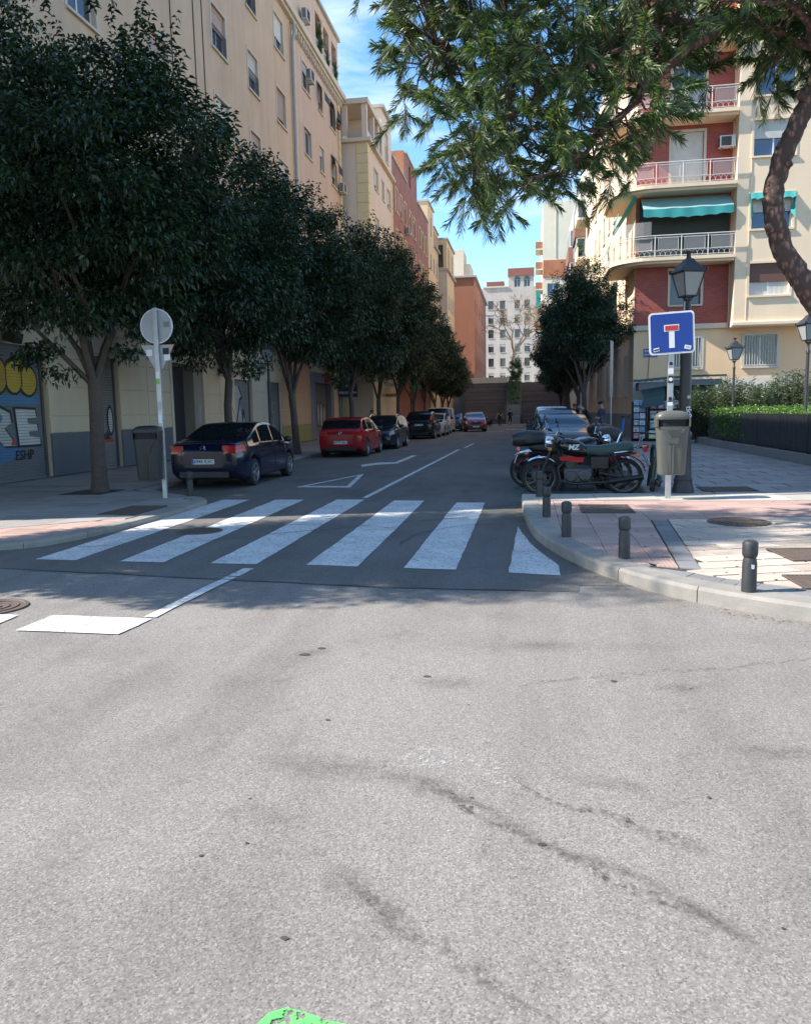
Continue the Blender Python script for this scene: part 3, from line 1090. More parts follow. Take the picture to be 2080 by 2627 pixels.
def window(bld, face, p, u, z, w, h, frame=None, blind=0.0, blindmat=None, sill=True, surround=None, grille=0, glass=None, depth=0.14, mull=1, curtain=False, arch=False):
    frame = frame or M_wframe
    blindmat = blindmat or M_blindw
    glass = glass or M_wglass
    key = (round(w, 2), round(h, 2), frame.name, round(blind, 2), blindmat.name, sill, surround and surround.name, grille, glass.name, depth, mull, curtain)
    if key not in _win:
        d = {}
        m = MB()
        t = 0.055
        m.bb(-w / 2, depth, 0, -w / 2 + t, depth + .05, h)
        m.bb(w / 2 - t, depth, 0, w / 2, depth + .05, h)
        m.bb(-w / 2 + t, depth, 0, w / 2 - t, depth + .05, t)
        m.bb(-w / 2 + t, depth, h - t, w / 2 - t, depth + .05, h)
        for k in range(mull):
            x = -w / 2 + w * (k + 1) / (mull + 1)
            m.bb(x - .035, depth + .004, t, x + .035, depth + .046, h - t)
        d['window'] = m.mesh('window', frame, 0)
        m = MB()
        m.bb(-w / 2 + t, depth + .02, t, w / 2 - t, depth + .028, h - t)
        d['pane'] = m.mesh('pane', glass, 0)
        m = MB()
        m.add([(-w / 2, depth + .09, 0), (w / 2, depth + .09, 0), (w / 2, depth + .09, h), (-w / 2, depth + .09, h)], [(0, 1, 2, 3)])
        d['dark_room'] = None
        if blind > 0:
            m = MB()
            m.bb(-w / 2 + .02, depth - .045, h * (1 - blind), w / 2 - .02, depth - .012, h)
            m.bb(-w / 2 + .01, depth - .06, h - .16, w / 2 - .01, depth - .046, h)
            d['roller_blind'] = m.mesh('roller_blind', blindmat, 0)
        if curtain:
            m = MB()
            n = 16
            m.add([(-w / 2 + w * i / n, depth + .012 - .006 * (i % 2), zz) for zz in (t, h - t) for i in range(n + 1)], [(i, i + 1, n + 2 + i, n + 1 + i) for i in range(n)])
            d['curtain'] = m.mesh('curtain', M_curtain, 0)
        if sill:
            m = MB()
            m.bb(-w / 2 - .09, -.09, -.085, w / 2 + .09, depth, -.002)
            d['sill'] = m.mesh('sill', surround or M_trim, 0)
        if surround:
            m = MB()
            s = .11
            m.bb(-w / 2 - s, -.028, 0, -w / 2 + .002, .02, h)
            m.bb(w / 2 - .002, -.028, 0, w / 2 + s, .02, h)
            m.bb(-w / 2 - s, -.028, h - .002, w / 2 + s, .02, h + s)
            d['surround'] = m.mesh('surround', surround, 0)
        if grille:
            m = MB()
            hh = h if grille == 2 else .85
            y = -.03
            for zz in (.06, hh):
                m.bb(-w / 2, y - .012, zz - .015, w / 2, y + .012, zz + .015)
            n = max(4, int(w / .125))
            for k in range(n + 1):
                x = -w / 2 + .02 + (w - .04) * k / n
                m.bb(x - .009, y - .009, .06, x + .009, y + .009, hh)
            d['grille'] = m.mesh('grille', M_rail if grille == 2 else M_black, 0)
        _win[key] = d
    d = _win[key]
    T = TF(face, p)
    o = obj('window', d['window'], bld, loc=T(u, 0, z), rz=ROT[face])
    for k in ('pane', 'roller_blind', 'curtain', 'sill', 'surround', 'grille'):
        if d.get(k):
            obj(k, d[k], o)
    return o


def box_walls(mb, x0, y0, x1, y1, z0, z1, skip='', m=0, roof=None):
    if 'S' not in skip:
        mb.add([(x0, y0, z0), (x1, y0, z0), (x1, y0, z1), (x0, y0, z1)], [(0, 1, 2, 3)], m)
    if 'E' not in skip:
        mb.add([(x1, y0, z0), (x1, y1, z0), (x1, y1, z1), (x1, y0, z1)], [(0, 1, 2, 3)], m)
    if 'N' not in skip:
        mb.add([(x1, y1, z0), (x0, y1, z0), (x0, y1, z1), (x1, y1, z1)], [(0, 1, 2, 3)], m)
    if 'W' not in skip:
        mb.add([(x0, y1, z0), (x0, y0, z0), (x0, y0, z1), (x0, y1, z1)], [(0, 1, 2, 3)], m)
    if roof is not None:
        mb.add([(x0, y0, z1), (x1, y0, z1), (x1, y1, z1), (x0, y1, z1)], [(0, 1, 2, 3)], roof)


def part_box(bld, name, x0, y0, z0, x1, y1, z1, mat_, bevel=0.0):
    m = MB()
    m.bb(x0, y0, z0, x1, y1, z1)
    return m.build(name, mat_, bld, 0, bevel)


def aircon(bld, face, p, u, z, w=0.85, h=0.6):
    T = TF(face, p)
    m = MB()
    m.bb(-w / 2, -.42, 0, w / 2, -.1, h)
    o = m.build('air_conditioner', M_acw, bld, 0, .015)
    o.location = T(u, 0, z)
    o.rotation_euler = (0, 0, ROT[face])
    m = MB()
    for k in range(9):
        zz = .07 + (h - .14) * k / 8
        m.bb(-w / 2 + .06, -.432, zz - .016, w / 2 - .2, -.421, zz + .016)
        m.bb(-w / 2 - .011, -.36, zz - .016, -w / 2 - .001, -.14, zz + .016)
    m.build('fan_grille', M_dark, o, 0)
    m = MB()
    m.bb(-w / 2 + .1, -.4, -.05, -w / 2 + .15, 0, -.002)
    m.bb(w / 2 - .15, -.4, -.05, w / 2 - .1, 0, -.002)
    m.build('bracket', M_steel, o, 0)


# ---------------------------------------------------------------- the long tan block on the shaded side
XA = -12.6
b1 = thing('apartment_block', 'long tan plastered apartment block with graffitied shop shutters behind the street trees', 'building', (0, 0, 0))
cols1 = [(13.2, 1.5), (17.6, 1.5), (22.2, 1.5), (27.05, 1.4), (32.75, 1.5), (36.85, 1.35), (41.05, 1.5)]
cols2 = [(46.15, 1.5), (49.3, 1.0), (52.4, 1.5)]
floors = [5.95, 9.45, 12.95, 16.45, 20.0]
H1 = [(u, z, w, 1.68) for u, w in cols1 for z in floors]
H2 = [(u, z, w, 1.5) for u, w in cols2 for z in floors]
m = MB()
facade(m, 'E', XA, 9.7, 29.6, 5.0, 20.6, [h for h in H1 if h[1] < 18], .25)
facade(m, 'E', XA, 29.6, 43.1, 5.0, 22.6, H1, .25)
m.add([(XA, 9.7, 0), (-26, 9.7, 0), (-26, 9.7, 20.6), (XA, 9.7, 20.6)], [(0, 1, 2, 3)])
m.add([(XA, 29.6, 20.6), (-26, 29.6, 20.6), (-26, 29.6, 22.9), (XA, 29.6, 22.9)], [(0, 1, 2, 3)])
m.add([(XA, 29.6, 22.9), (-26, 29.6, 22.9), (-26, 54.4, 22.9), (XA, 54.4, 22.9)], [(0, 1, 2, 3)], 1)
m.add([(XA + .1, 9.6, 20.6), (-26, 9.6, 20.6), (-26, 29.6, 20.6), (XA + .1, 29.6, 20.6)], [(0, 1, 2, 3)], 1)
m.add([(-26, 9.7, 0), (-26, 54.4, 0), (-26, 54.4, 20), (-26, 9.7, 20)], [(0, 1, 2, 3)])
m.build('wall', [M_tan, M_roofg], b1, 0)
m = MB()
facade(m, 'E', XA - .05, 43.1, 54.4, 5.0, 22.6, H2, .25)
m.add([(XA - .05, 54.4, 0), (-26, 54.4, 0), (-26, 54.4, 22.6), (XA - .05, 54.4, 22.6)], [(0, 1, 2, 3)])
m.build('wall', M_tan2, b1, 0)
rr = random.Random(3)
for i, (u, w) in enumerate(cols1):
    for j, z in enumerate(floors):
        if i < 1 or (i < 4 and j == 4):
            continue
        f = [0.35, 0.8, 0.5, 0.25, 0.6][(i * 2 + j * 3) % 5]
        window(b1, 'E', XA, u, z, w, 1.68, blind=f, blindmat=M_blindp if (i + j) % 2 else M_blindw, surround=M_trim, grille=1 if (i in (4, 5) or j == 0) else 0)
for i, (u, w) in enumerate(cols2):
    for j, z in enumerate(floors):
        window(b1, 'E', XA - .05, u, z, w, 1.5, blind=[0.0, .3, .55][(i + j) % 3], surround=M_trim, frame=M_wframe)
# dark fabric awnings over two upper windows
for u, z in ((49.2, 20.2), (52.4, 20.3), (52.3, 16.9)):
    m = MB()
    m.add([(XA + .0, u - .62, z + 1.45), (XA + .0, u + .62, z + 1.45), (XA + .42, u + .6, z + .75), (XA + .42, u - .6, z + .75), (XA + .44, u - .6, z + .25), (XA + .44, u + .6, z + .25)], [(0, 1, 2, 3), (3, 2, 5, 4)])
    m.build('window_awning', pm('dark_awning', (0.03, 0.035, 0.04), 0.8), b1, 0)
cor = MB()
for a, b, c, d in ((29.6, 54.75, 22.6, .38), (29.6, 54.7, 22.45, .24)):
    cor.bb(XA - 1, a, c if d > .3 else c - .0, XA + d, b, c + (.35 if d > .3 else .148))
cor.build('cornice', M_trim, b1, 0, .03)
m = MB()
for k in range(24):
    y = 43.4 + k * .47
    m.bb(XA - .04, y, 22.1, XA + .16, y + .16, 22.44)
m.build('cornice_brackets', M_trim, b1, 0)['kind'] = 'stuff'
# attic storey with its open loggia
m = MB()
facade(m, 'E', XA - .05, 43.3, 54.4, 22.96, 26.3, [(49.4, 23.3, 1.3, 2.35), (51.35, 23.3, 1.3, 2.35), (53.35, 23.3, 1.3, 2.35)], .3)
m.add([(XA - .05, 54.4, 22.96), (-18, 54.4, 22.96), (-18, 54.4, 26.3), (XA - .05, 54.4, 26.3)], [(0, 1, 2, 3)])
m.add([(XA - .05, 43.3, 22.96), (-18, 43.3, 22.96), (-18, 43.3, 26.3), (XA - .05, 43.3, 26.3)], [(0, 1, 2, 3)])
m.add([(XA - 2.2, 47.5, 22.96), (XA - 2.2, 54.3, 22.96), (XA - 2.2, 54.3, 26.2), (XA - 2.2, 47.5, 26.2)], [(0, 1, 2, 3)], 1)
m.build('attic_wall', [M_tan2, M_pink], b1, 0)
part_box(b1, 'attic_roof_edge', -18.2, 43.1, 26.3, XA + .12, 54.6, 26.5, M_roofg)
for u in (49.4, 51.35, 53.35):
    m = MB()
    for k in range(8):
        m.bb(XA - .08, u - .6 + k * .17, 23.3, XA - .05, u - .58 + k * .17, 24.1)
    m.bb(XA - .09, u - .65, 24.08, XA - .04, u + .65, 24.13)
    m.build('loggia_railing', M_rail, b1, 0)
for (u, z) in ((45.6, 23.5), (46.1, 20.5), (53.6, 16.35)):
    aircon(b1, 'E', XA, u, z)
# rusticated strips of single blocks at both ends of the bay
for u0 in (43.35, 53.8):
    for k in range(28):
        z = 5.1 + k * .62
        part_box(b1, 'quoin_block', XA - .2, u0, z, XA + .035, u0 + .55, z + .585, M_quoin)
m = MB()
m.tube([(XA + .25, 43.0, 22.3), (XA + .3, 43.0, 21.9), (XA + .16, 43.02, 21.3), (XA + .13, 43.05, 5.1)], .085, 10)
m.build('downpipe', pm('pipe_grey', (0.38, 0.37, 0.37), .5, var=.15), b1)
for u in (28.1, 30.15, 31.0):
    m = MB()
    m.tube([(XA + .02, u, 22.4), (XA + .02, u + .06, 5.1)], .018, 5)
    m.build('facade_cable', M_black, b1)
for (u, z) in ((49.6, 24.3), (53.5, 23.6), (52.6, 20.25), (46.2, 19.9)):
    pass
# ground floor: openings, render panels, plinth
OP = [(14.3, 19.2, 3.5), (21.4, 22.9, 3.45), (26.6, 29.3, 3.55), (32.66, 34.86, 3.2), (36.98, 39.2, 3.25), (40.7, 41.7, 3.3), (44.9, 50.0, 4.0), (51.6, 54.1, 3.6)]
m = MB()
facade(m, 'E', XA - .02, 9.7, 54.4, 0.1, 5.0, [((a + b) / 2, .1, b - a, t - .1) for a, b, t in OP], .4)
m.build('ground_floor_wall', M_cream, b1, 0)
part_box(b1, 'ledge', XA - .1, 9.7, 4.78, XA + .2, 54.5, 5.0, M_ledge, .02)
piers = [(9.7, 14.3), (19.2, 21.4), (22.9, 26.6), (29.3, 32.66), (34.86, 36.98), (39.2, 40.7), (41.7, 44.7)]
for i, (a, b) in enumerate(piers):
    if b < 16:
        continue
    mm = M_peachpan if a > 39 else (plaster('bone_panel', (0.56, 0.46, 0.35), .15) if a > 34 else M_cream)
    lo = 1.25 if a < 30 else 1.05
    zs = [lo, 1.70, 2.49, 3.28, 4.07, 4.77] if a < 30 else [lo, 1.9, 2.7, 3.28, 4.07, 4.77]
    for c, d in zip(zs, zs[1:]):
        n = 1 if b - a < 2.6 else 2
        for k in range(n):
            part_box(b1, 'render_panel', XA - .1, a + .012 + (b - a) * k / n, c + .012, XA + .012, a + (b - a) * (k + 1) / n - .012, d - .012, mm, .006)
    part_box(b1, 'plinth', XA - .1, a + .005, .1, XA + .03, b - .005, lo, M_grplinth if a < 30 else (M_ygplinth if a > 39 else M_grplinth), .01)
for i, (a, b, t) in enumerate(OP):
    if t > 3.5:
        pass
    zt = t
    if i < 2:
        for k in range(1):
            for c, d in ((max(t, 3.52), 4.07), (4.09, 4.77)):
                part_box(b1, 'render_panel', XA - .1, a + .012, c + .012, XA + .012, b - .012, d - .012, M_cream, .006)
# shutters with their painted tags
M_gy = ribbed('graffiti_yellow', (0.46, 0.31, 0.04), .075, 2, .6, .6, .8)
M_gw = ribbed('graffiti_white', (0.50, 0.49, 0.47), .075, 2, .6, .8, .62)
M_gk = pm('graffiti_black', (0.02, 0.02, 0.025), .6)
M_gb = ribbed('graffiti_blue', (0.08, 0.18, 0.30), .075, 2, .6, .6, .8)
M_gr = pm('graffiti_red', (0.40, 0.05, 0.05), .6)


def shutter(a, b, t, mat_=M_shut, inset=.18):
    m = MB()
    n = int((t - .1) / .075)
    prof = []
    for k in range(n + 1):
        z = .1 + (t - .1) * k / n
        prof += [(0.0, z), (0.014, z + .02), (0.014, z + .05)]
    vs_, fs_ = [], []
    for d, z in prof:
        vs_ += [(XA - inset + d, a, min(z, t)), (XA - inset + d, b, min(z, t))]
    for k in range(len(prof) - 1):
        fs_.append((2 * k, 2 * k + 1, 2 * k + 3, 2 * k + 2))
    m.add(vs_, fs_)
    o = m.build('roller_shutter', mat_, b1, 0)
    for q in (a, b - .07):
        m = MB()
        m.bb(XA - inset - .05, q, .1, XA - inset + .06, q + .07, t)
        m.build('guide_rail', pm('guide_rail', (0.10, 0.09, 0.085), .6), o, 0)
    return o


def gpoly(sh, name, pts, mat_, x=.022, inset=.18):
    """flat painted shape on a shutter: pts are (u, z)"""
    m = MB()
    X = XA - inset + x
    m.add([(X, u, z) for u, z in pts], [tuple(range(len(pts)))])
    return m.build(name, mat_, sh, 0)


def blob(cu, cz, ru, rz, n=14):
    return [(cu + ru * math.cos(2 * PI * k / n), cz + rz * math.sin(2 * PI * k / n)) for k in range(n)]


s1 = shutter(14.32, 19.18, 3.5)
gpoly(s1, 'graffiti_band', [(14.4, 2.25), (19.05, 2.25), (19.05, 2.0), (14.4, 1.95)], M_gb, .018)
gpoly(s1, 'graffiti_band', [(16.0, .95), (18.0, 1.05), (18.3, .75), (17.4, .55), (16.0, .5)], M_gb, .018)
for i, (u, z, ru, rz) in enumerate(((16.2, 2.75, .36, .42), (16.85, 2.72, .34, .45), (17.45, 2.72, .36, .44), (18.05, 2.70, .34, .42), (18.62, 2.62, .36, .38), (17.0, 3.1, .25, .2), (18.3, 3.0, .26, .2))):
    gpoly(s1, 'graffiti_outline', blob(u, z, ru + .05, rz + .05), M_gk, .020 + i * .0008)
for i, (u, z, ru, rz) in enumerate(((16.2, 2.75, .36, .42), (16.85, 2.72, .34, .45), (17.45, 2.72, .36, .44), (18.05, 2.70, .34, .42), (18.62, 2.62, .36, .38), (17.0, 3.1, .25, .2), (18.3, 3.0, .26, .2))):
    gpoly(s1, 'graffiti_bubble', blob(u, z, ru - .015, rz - .02), M_gy, .0275 + i * .0008)
for i, u in enumerate((16.55, 17.15, 17.75, 18.35)):
    gpoly(s1, 'graffiti_stroke', [(u - .015, 2.45), (u + .02, 2.45), (u + .03, 2.95), (u - .005, 2.95)], M_gk, .036)
PE = [[(16.0, .98), (16.0, 1.86), (16.9, 1.93), (17.3, 1.8), (17.35, 1.55), (17.05, 1.42), (17.5, .98), (17.0, .98), (16.6, 1.3), (16.45, 1.28), (16.45, 1.0)],
      [(17.62, .98), (17.5, 1.9), (18.75, 1.88), (18.8, 1.68), (18.2, 1.66), (18.22, 1.53), (18.8, 1.5), (18.85, 1.33), (18.25, 1.32), (18.27, 1.2), (18.95, 1.15), (18.95, .98)]]
PE = [[(16.55 + (a - 16) * .95, b) for a, b in PE[0]], [(18.02 + (a - 17.5) * .64, b) for a, b in PE[1]]]
for q in PE:
    cu, cz = sum(a for a, _ in q) / len(q), sum(b for _, b in q) / len(q)
    big = [(cu + (a - cu) * 1.10 + (0.02 if a > cu else -.02), cz + (b - cz) * 1.12) for a, b in q]
    gpoly(s1, 'graffiti_outline', big, M_gk, .022)
    gpoly(s1, 'graffiti_letter', q, M_gw, .026)
gpoly(s1, 'graffiti_stroke', blob(17.35, 1.68, .16, .11), M_gb, .029)
gpoly(s1, 'graffiti_stroke', [(17.75, 1.0), (17.87, 1.2), (17.95, 1.0)], M_gr, .029)
text('graffiti_tag', 'ESHP', .34, M_gk, s1, (XA - .15, 18.25, .72), 'east', offset=.004, shear=.1)
s2 = shutter(21.42, 22.88, 3.45, M_shutl)
gpoly(s2, 'graffiti_outline', blob(22.55, 1.55, .2, .48), M_gk, .02)
gpoly(s2, 'graffiti_letter', blob(22.55, 1.55, .12, .38), M_gw, .022)
gpoly(s2, 'graffiti_outline', [(21.5, 1.4), (21.95, 1.45), (21.95, 1.95), (21.5, 1.9)], M_gw, .02)
gpoly(s2, 'graffiti_stroke', [(21.6, .85), (22.7, .92), (22.6, 1.05), (21.6, 1.0)], M_gr, .02)
text('graffiti_tag', 'sk', .4, M_gk, s2, (XA - .15, 22.3, 1.1), 'east', offset=.003)
s3 = shutter(32.68, 34.84, 3.2, M_shutl)
gpoly(s3, 'graffiti_letter', [(32.8, .6), (34.7, .6), (34.6, 1.2), (34.2, 1.7), (33.9, 1.3), (33.6, 2.2), (33.9, 2.4), (33.5, 2.9), (32.85, 2.95)], M_gw, .02)
gpoly(s3, 'graffiti_stroke', [(33.0, 1.0), (33.1, 1.0), (33.7, 2.3), (34.0, 2.4), (33.6, 2.95), (33.52, 2.9), (33.85, 2.45), (33.6, 2.4)], M_gk, .024)
gpoly(s3, 'graffiti_stroke', [(33.6, .8), (33.7, .8), (34.05, 1.7), (34.5, .9), (34.6, .9), (34.1, 1.9), (34.0, 1.9)], M_gk, .024)
s4 = shutter(37.0, 39.18, 3.25)
text('graffiti_tag', 'IC', .85, M_gw, s4, (XA - .15, 38.1, 1.95), 'east', offset=.01)
text('graffiti_tag', 'RL', .8, M_gw, s4, (XA - .15, 38.1, 1.25), 'east', offset=.01)
s5 = shutter(40.72, 41.68, 3.3, M_shutl)
s6 = shutter(45.7, 49.4, 3.5, M_shut, .3)
for q in ((46.2, 1.9, .3, .6), (47.3, 1.6, .3, .8), (48.0, 1.55, .32, .8), (48.7, 1.5, .3, .7)):
    gpoly(s6, 'graffiti_outline', blob(q[0], q[1], q[2] + .05, q[3] + .05), M_gk, .02, .3)
for q in ((47.3, 1.6, .24, .72), (48.0, 1.55, .26, .72), (48.7, 1.5, .24, .62)):
    gpoly(s6, 'graffiti_letter', blob(*q), M_gw, .024, .3)
gpoly(s6, 'graffiti_letter', blob(46.2, 1.9, .22, .5), M_gr, .024, .3)
text('graffiti_tag', 'ADIO', .6, M_gw, s6, (XA - .27, 47.2, .55), 'east', offset=.006)
# lilac garage surround
for n_, q in (('surround', (44.72, .1, 45.68, 4.1)), ('surround', (49.42, .1, 50.2, 4.1)), ('surround', (45.68, 3.5, 49.42, 4.1))):
    part_box(b1, n_, XA - .35, q[0], q[1], XA + .03, q[2], q[3], M_lilac, .01)
part_box(b1, 'red_sign_blade', XA + .03, 47.9, 3.5, XA + .28, 48.1, 4.15, M_gr)
# street door with its jambs and intercom
m = MB()
m.bb(XA - .5, 26.62, .1, XA - .44, 28.5, 3.5)
m.build('street_door', pm('door_dark', (0.03, 0.032, 0.04), .35, var=.2), b1, 0)
part_box(b1, 'door_side_wall', XA - .5, 28.5, .1, XA - .02, 29.28, 3.54, plaster('door_reveal', (0.28, 0.24, 0.19)))
part_box(b1, 'intercom', XA - .02, 28.75, 1.35, XA + .0, 29.05, 2.05, M_alu)
for a, b in ((26.42, 26.6), (29.3, 29.48)):
    part_box(b1, 'door_surround', XA - .1, a, .1, XA + .05, b, 3.74, M_cream, .02)
part_box(b1, 'door_surround', XA - .1, 26.6, 3.55, XA + .05, 29.3, 3.74, M_cream, .02)
# hairdresser's front and its blue sign
m = MB()
m.bb(XA - .4, 51.62, .1, XA - .34, 54.08, 3.5)
m.build('shop_glass', M_wglass, b1, 0)
m = MB()
for u in (51.62, 52.6, 53.3, 54.0):
    m.bb(XA - .33, u, .1, XA - .26, u + .08, 3.5)
m.build('shop_frame', pm('shop_frame_white', (0.5, 0.5, 0.47), .5), b1, 0)
m = MB()
m.bb(0, -.08, -.55, 1.25, .08, .55)
hs_ = m.build('hanging_sign', pm('sign_navy', (0.015, 0.035, 0.10), .35), b1, 0, .01)
hs_.location = (XA + .1, 51.4, 3.25)
text('lettering', 'Daviana', .30, M_plate, hs_, (.62, -.086, .22), 'front', shear=.35)
text('lettering', 'PELUQUERIA', .20, M_plate, hs_, (.62, -.086, -.26), 'front', offset=.004)
# wall lamp boxes and cables over the first shutter
m = MB()
m.tube([(XA + .05, 16.9, 4.7), (XA + .06, 17.2, 4.2), (XA + .05, 17.0, 3.95), (XA + .12, 17.4, 3.75)], .02, 6)
m.build('cable_loop', M_black, b1)
m = MB()
m.box((XA + .28, 17.55, 3.62), (.34, .3, .26), ry=.3)
m.box((XA + .1, 17.55, 3.7), (.16, .12, .14))
m.build('floodlight', M_black, b1, 0, .02)
m = MB()
m.box((XA + .3, 31.0, 3.9), (.4, .34, .3), ry=.25)
m.box((XA + .3, 31.0, 3.45), (.4, .34, .3), ry=.25)
m.bb(XA, 30.95, 3.4, XA + .16, 31.05, 4.0)
m.build('floodlight', M_black, b1, 0, .02)
text('wall_tag', 'Nahlyan', .55, M_gb, b1, (XA + .018, 36.0, 4.0), 'east', shear=.3, offset=.004)

# ---------------------------------------------------------------- rose block with yellow quoins and a corner loggia
XB = -10.9
b2 = thing('apartment_block', 'pale rose block with stacked yellow quoins and a corner roof loggia', 'building')
w2 = [(57.95, 1.45), (60.7, .9), (63.2, 1.4)]
fl2 = [5.6, 9.0, 12.4, 15.9 + .0, 17.7 + 0]
fl2 = [4.1, 7.5, 10.9, 14.3, 17.6]
m = MB()
facade(m, 'E', XB, 55.0, 64.9, 0, 20.0, [(u, z, w, 1.35) for u, w in w2 for z in fl2], .22)
facade(m, 'S', 55.0, -26, XB, 0, 20.0)
facade(m, 'E', XB, 60.6, 64.9, 20.25, 24.2, [(62.6, 20.9, 1.2, 2.1)], .22)
facade(m, 'S', 60.6, -26, XB, 20.25, 24.2)
facade(m, 'S', 57.6, -26, XB - .1, 20.25, 22.4)
m.build('wall', M_pink, b2, 0)
for u, w in w2:
    for j, z in enumerate(fl2):
        window(b2, 'E', XB, u, z, w, 1.35, blind=[.3, .7, .45][j % 3], surround=M_trim)
window(b2, 'E', XB, 62.6, 20.9, 1.2, 2.1, blind=.4, surround=M_trim)
part_box(b2, 'slab', -26.2, 54.7, 20.0, XB + .3, 65.0, 20.25, M_trim, .02)
part_box(b2, 'roof_slab', -20.2, 54.85, 22.5, XB + .15, 60.58, 22.85, M_trim, .02)
part_box(b2, 'roof_slab', -26.2, 60.4, 24.2, XB + .25, 65.0, 24.45, M_roofg, .02)
for x0, y0 in ((XB - .35, 55.05), (XB - 1.75, 55.05), (XB - .35, 57.5), (XB - .35, 59.3)):
    part_box(b2, 'loggia_pillar', x0, y0, 20.25, x0 + .35, y0 + .35, 22.5, M_pink)
m = MB()
n = 22
m.tube([(XB - 1.42 + 1.05 * k / n, 55.15, 20.35 + (.75 if k % 2 else 0)) for k in range(n + 1)], .018, 5)
m.build('loggia_railing', M_rail, b2)
m = MB()
m.bb(XB - .2, 55.4, 20.3, XB - .16, 57.5, 21.15)
m.bb(XB - .2, 57.9, 20.3, XB - .16, 59.3, 21.15)
m.build('loggia_parapet', pm('frosted_panel', (0.45, 0.46, 0.46), .4), b2, 0)
for k in range(23):
    z = 5.0 + k * .65
    part_box(b2, 'quoin_block', XB - .78, 54.96, z, XB + .04, 55.62, z + .615, M_quoin, .012)
for k in range(23):
    z = 5.0 + k * .65
    part_box(b2, 'quoin_block', XB - .3, 64.3, z, XB + .04, 64.9, z + .615, M_quoin, .012)

# ---------------------------------------------------------------- red brick block
b3 = thing('apartment_block', 'red brick block with tall cream-framed windows and an orange chimney', 'building')
w3 = [(67.0, 1.05), (69.3, 1.05), (71.7, 1.05), (74.9, 1.15), (77.5, 1.15), (81.2, 1.05), (83.4, 1.05), (85.8, 1.05)]
fl3 = [4.4, 7.9, 11.4, 14.9, 18.2]
m = MB()
H3 = [(u, z, w, 1.9) for u, w in w3 for z in fl3]
facade(m, 'E', XB, 65.0, 87.9, 0, 22.1, H3, .2)
facade(m, 'S', 65.0, -26, XB, 0, 22.1)
facade(m, 'E', XB, 72.6, 79.6, 22.1, 24.6, [(74.9, 22.3, 1.15, 1.9)], .2)
facade(m, 'S', 72.6, -26, XB, 22.1, 24.6, m=1)
facade(m, 'S', 87.9, -26, XB, 0, 22.1)
m.build('wall', [M_brickL, M_wht], b3, 0)
for u, w in w3:
    for j, z in enumerate(fl3):
        window(b3, 'E', XB, u, z, w, 1.9, blind=[.2, .6, .9][(j + int(u)) % 3], surround=M_quoin)
part_box(b3, 'parapet_cap', -26, 64.95, 22.1, XB + .1, 72.6, 22.28, M_roofg)
part_box(b3, 'parapet_cap', -26, 72.4, 24.6, XB + .12, 79.7, 24.78, M_roofg)
part_box(b3, 'parapet_cap', -26, 79.72, 22.1, XB + .1, 88.0, 22.28, M_roofg)
part_box(b3, 'chimney', XB - 1.3, 71.8, 22.28, XB - .1, 72.58, 24.7, M_brickO)
aircon(b3, 'E', XB, 71.7, 17.4)

# ---------------------------------------------------------------- peach block, then one with a white quoined corner
b4 = thing('apartment_block', 'narrow peach block between red brick block and white-quoined corner', 'building')
m = MB()
H4 = [(u, z, 1.1, 1.6) for u in (90.3, 93.2, 96.0) for z in (4.2, 7.6, 11.0, 14.4, 17.6)]
facade(m, 'E', XB, 88.0, 97.8, 0, 20.6, H4, .2)
facade(m, 'S', 88.0, -26, XB, 0, 24.4)
facade(m, 'E', XB, 88.0, 93.1, 20.6, 24.4, [(90.8, 21.2, .9, 2.2)], .2)
facade(m, 'S', 97.8, -26, XB, 0, 20.6)
facade(m, 'E', XB, 93.1, 97.8, 20.75, 22.8, [(93.9, 20.9, .9, 1.6), (95.2, 20.9, .9, 1.6), (96.6, 20.9, .9, 1.6)], .35)
m.add([(XB - .9, 93.1, 20.7), (XB - .9, 97.8, 20.7), (XB - .9, 97.8, 22.8), (XB - .9, 93.1, 22.8)], [(0, 1, 2, 3)], 1)
m.build('wall', [M_peach, M_dframe], b4, 0)
for u, z, w, h in H4:
    window(b4, 'E', XB, u, z, w, h, blind=.4, frame=M_dframe, surround=M_trim)
part_box(b4, 'cornice', -26, 93.1, 20.6, XB + .3, 97.85, 20.76, M_roofg)
part_box(b4, 'roof_edge', -26, 87.9, 24.4, XB + .15, 93.2, 24.6, M_roofg)
part_box(b4, 'roof_edge', -26, 93.2, 22.8, XB + .15, 97.85, 22.98, M_roofg)
XC = -9.9
b5 = thing('apartment_block', 'apricot block with white quoined corner and dark glazed attic', 'building')
m = MB()
H5 = [(u, z, 1.0, 1.6) for u in (100.4, 103.2, 105.9) for z in (4.2, 7.6, 11.0, 14.4)]
facade(m, 'E', XC, 97.9, 107.4, 0, 18.7, H5, .2)
facade(m, 'S', 97.9, -26, XC, 0, 18.7)
facade(m, 'S', 97.9, -26, XC, 18.95, 22.4, [(-10.75, 19.1, .9, 2.7)], .2)
facade(m, 'E', XC, 97.9, 107.4, 18.95, 22.4, [(99.6, 19.2, .9, 2.5), (101.4, 19.2, .9, 2.5), (105.0, 19.2, 1.1, 2.5)], .2)
m.build('wall', M_peach, b5, 0)
for u, z, w, h in H5:
    window(b5, 'E', XC, u, z, w, h, blind=.3, frame=M_dframe, surround=M_trim)
for u in (99.6, 101.4):
    window(b5, 'E', XC, u, 19.2, .9, 2.5, frame=M_dframe, sill=False)
window(b5, 'E', XC, 105.0, 19.2, 1.1, 2.5, frame=M_dframe, sill=False)
window(b5, 'S', 97.9, -10.75, 19.1, .9, 2.7, frame=M_dframe, sill=False)
part_box(b5, 'cornice', -26, 97.7, 18.7, XC + .3, 107.5, 18.95, M_roofg)
part_box(b5, 'roof_edge', -26, 97.8, 22.4, XC + .2, 107.5, 22.6, M_roofg)
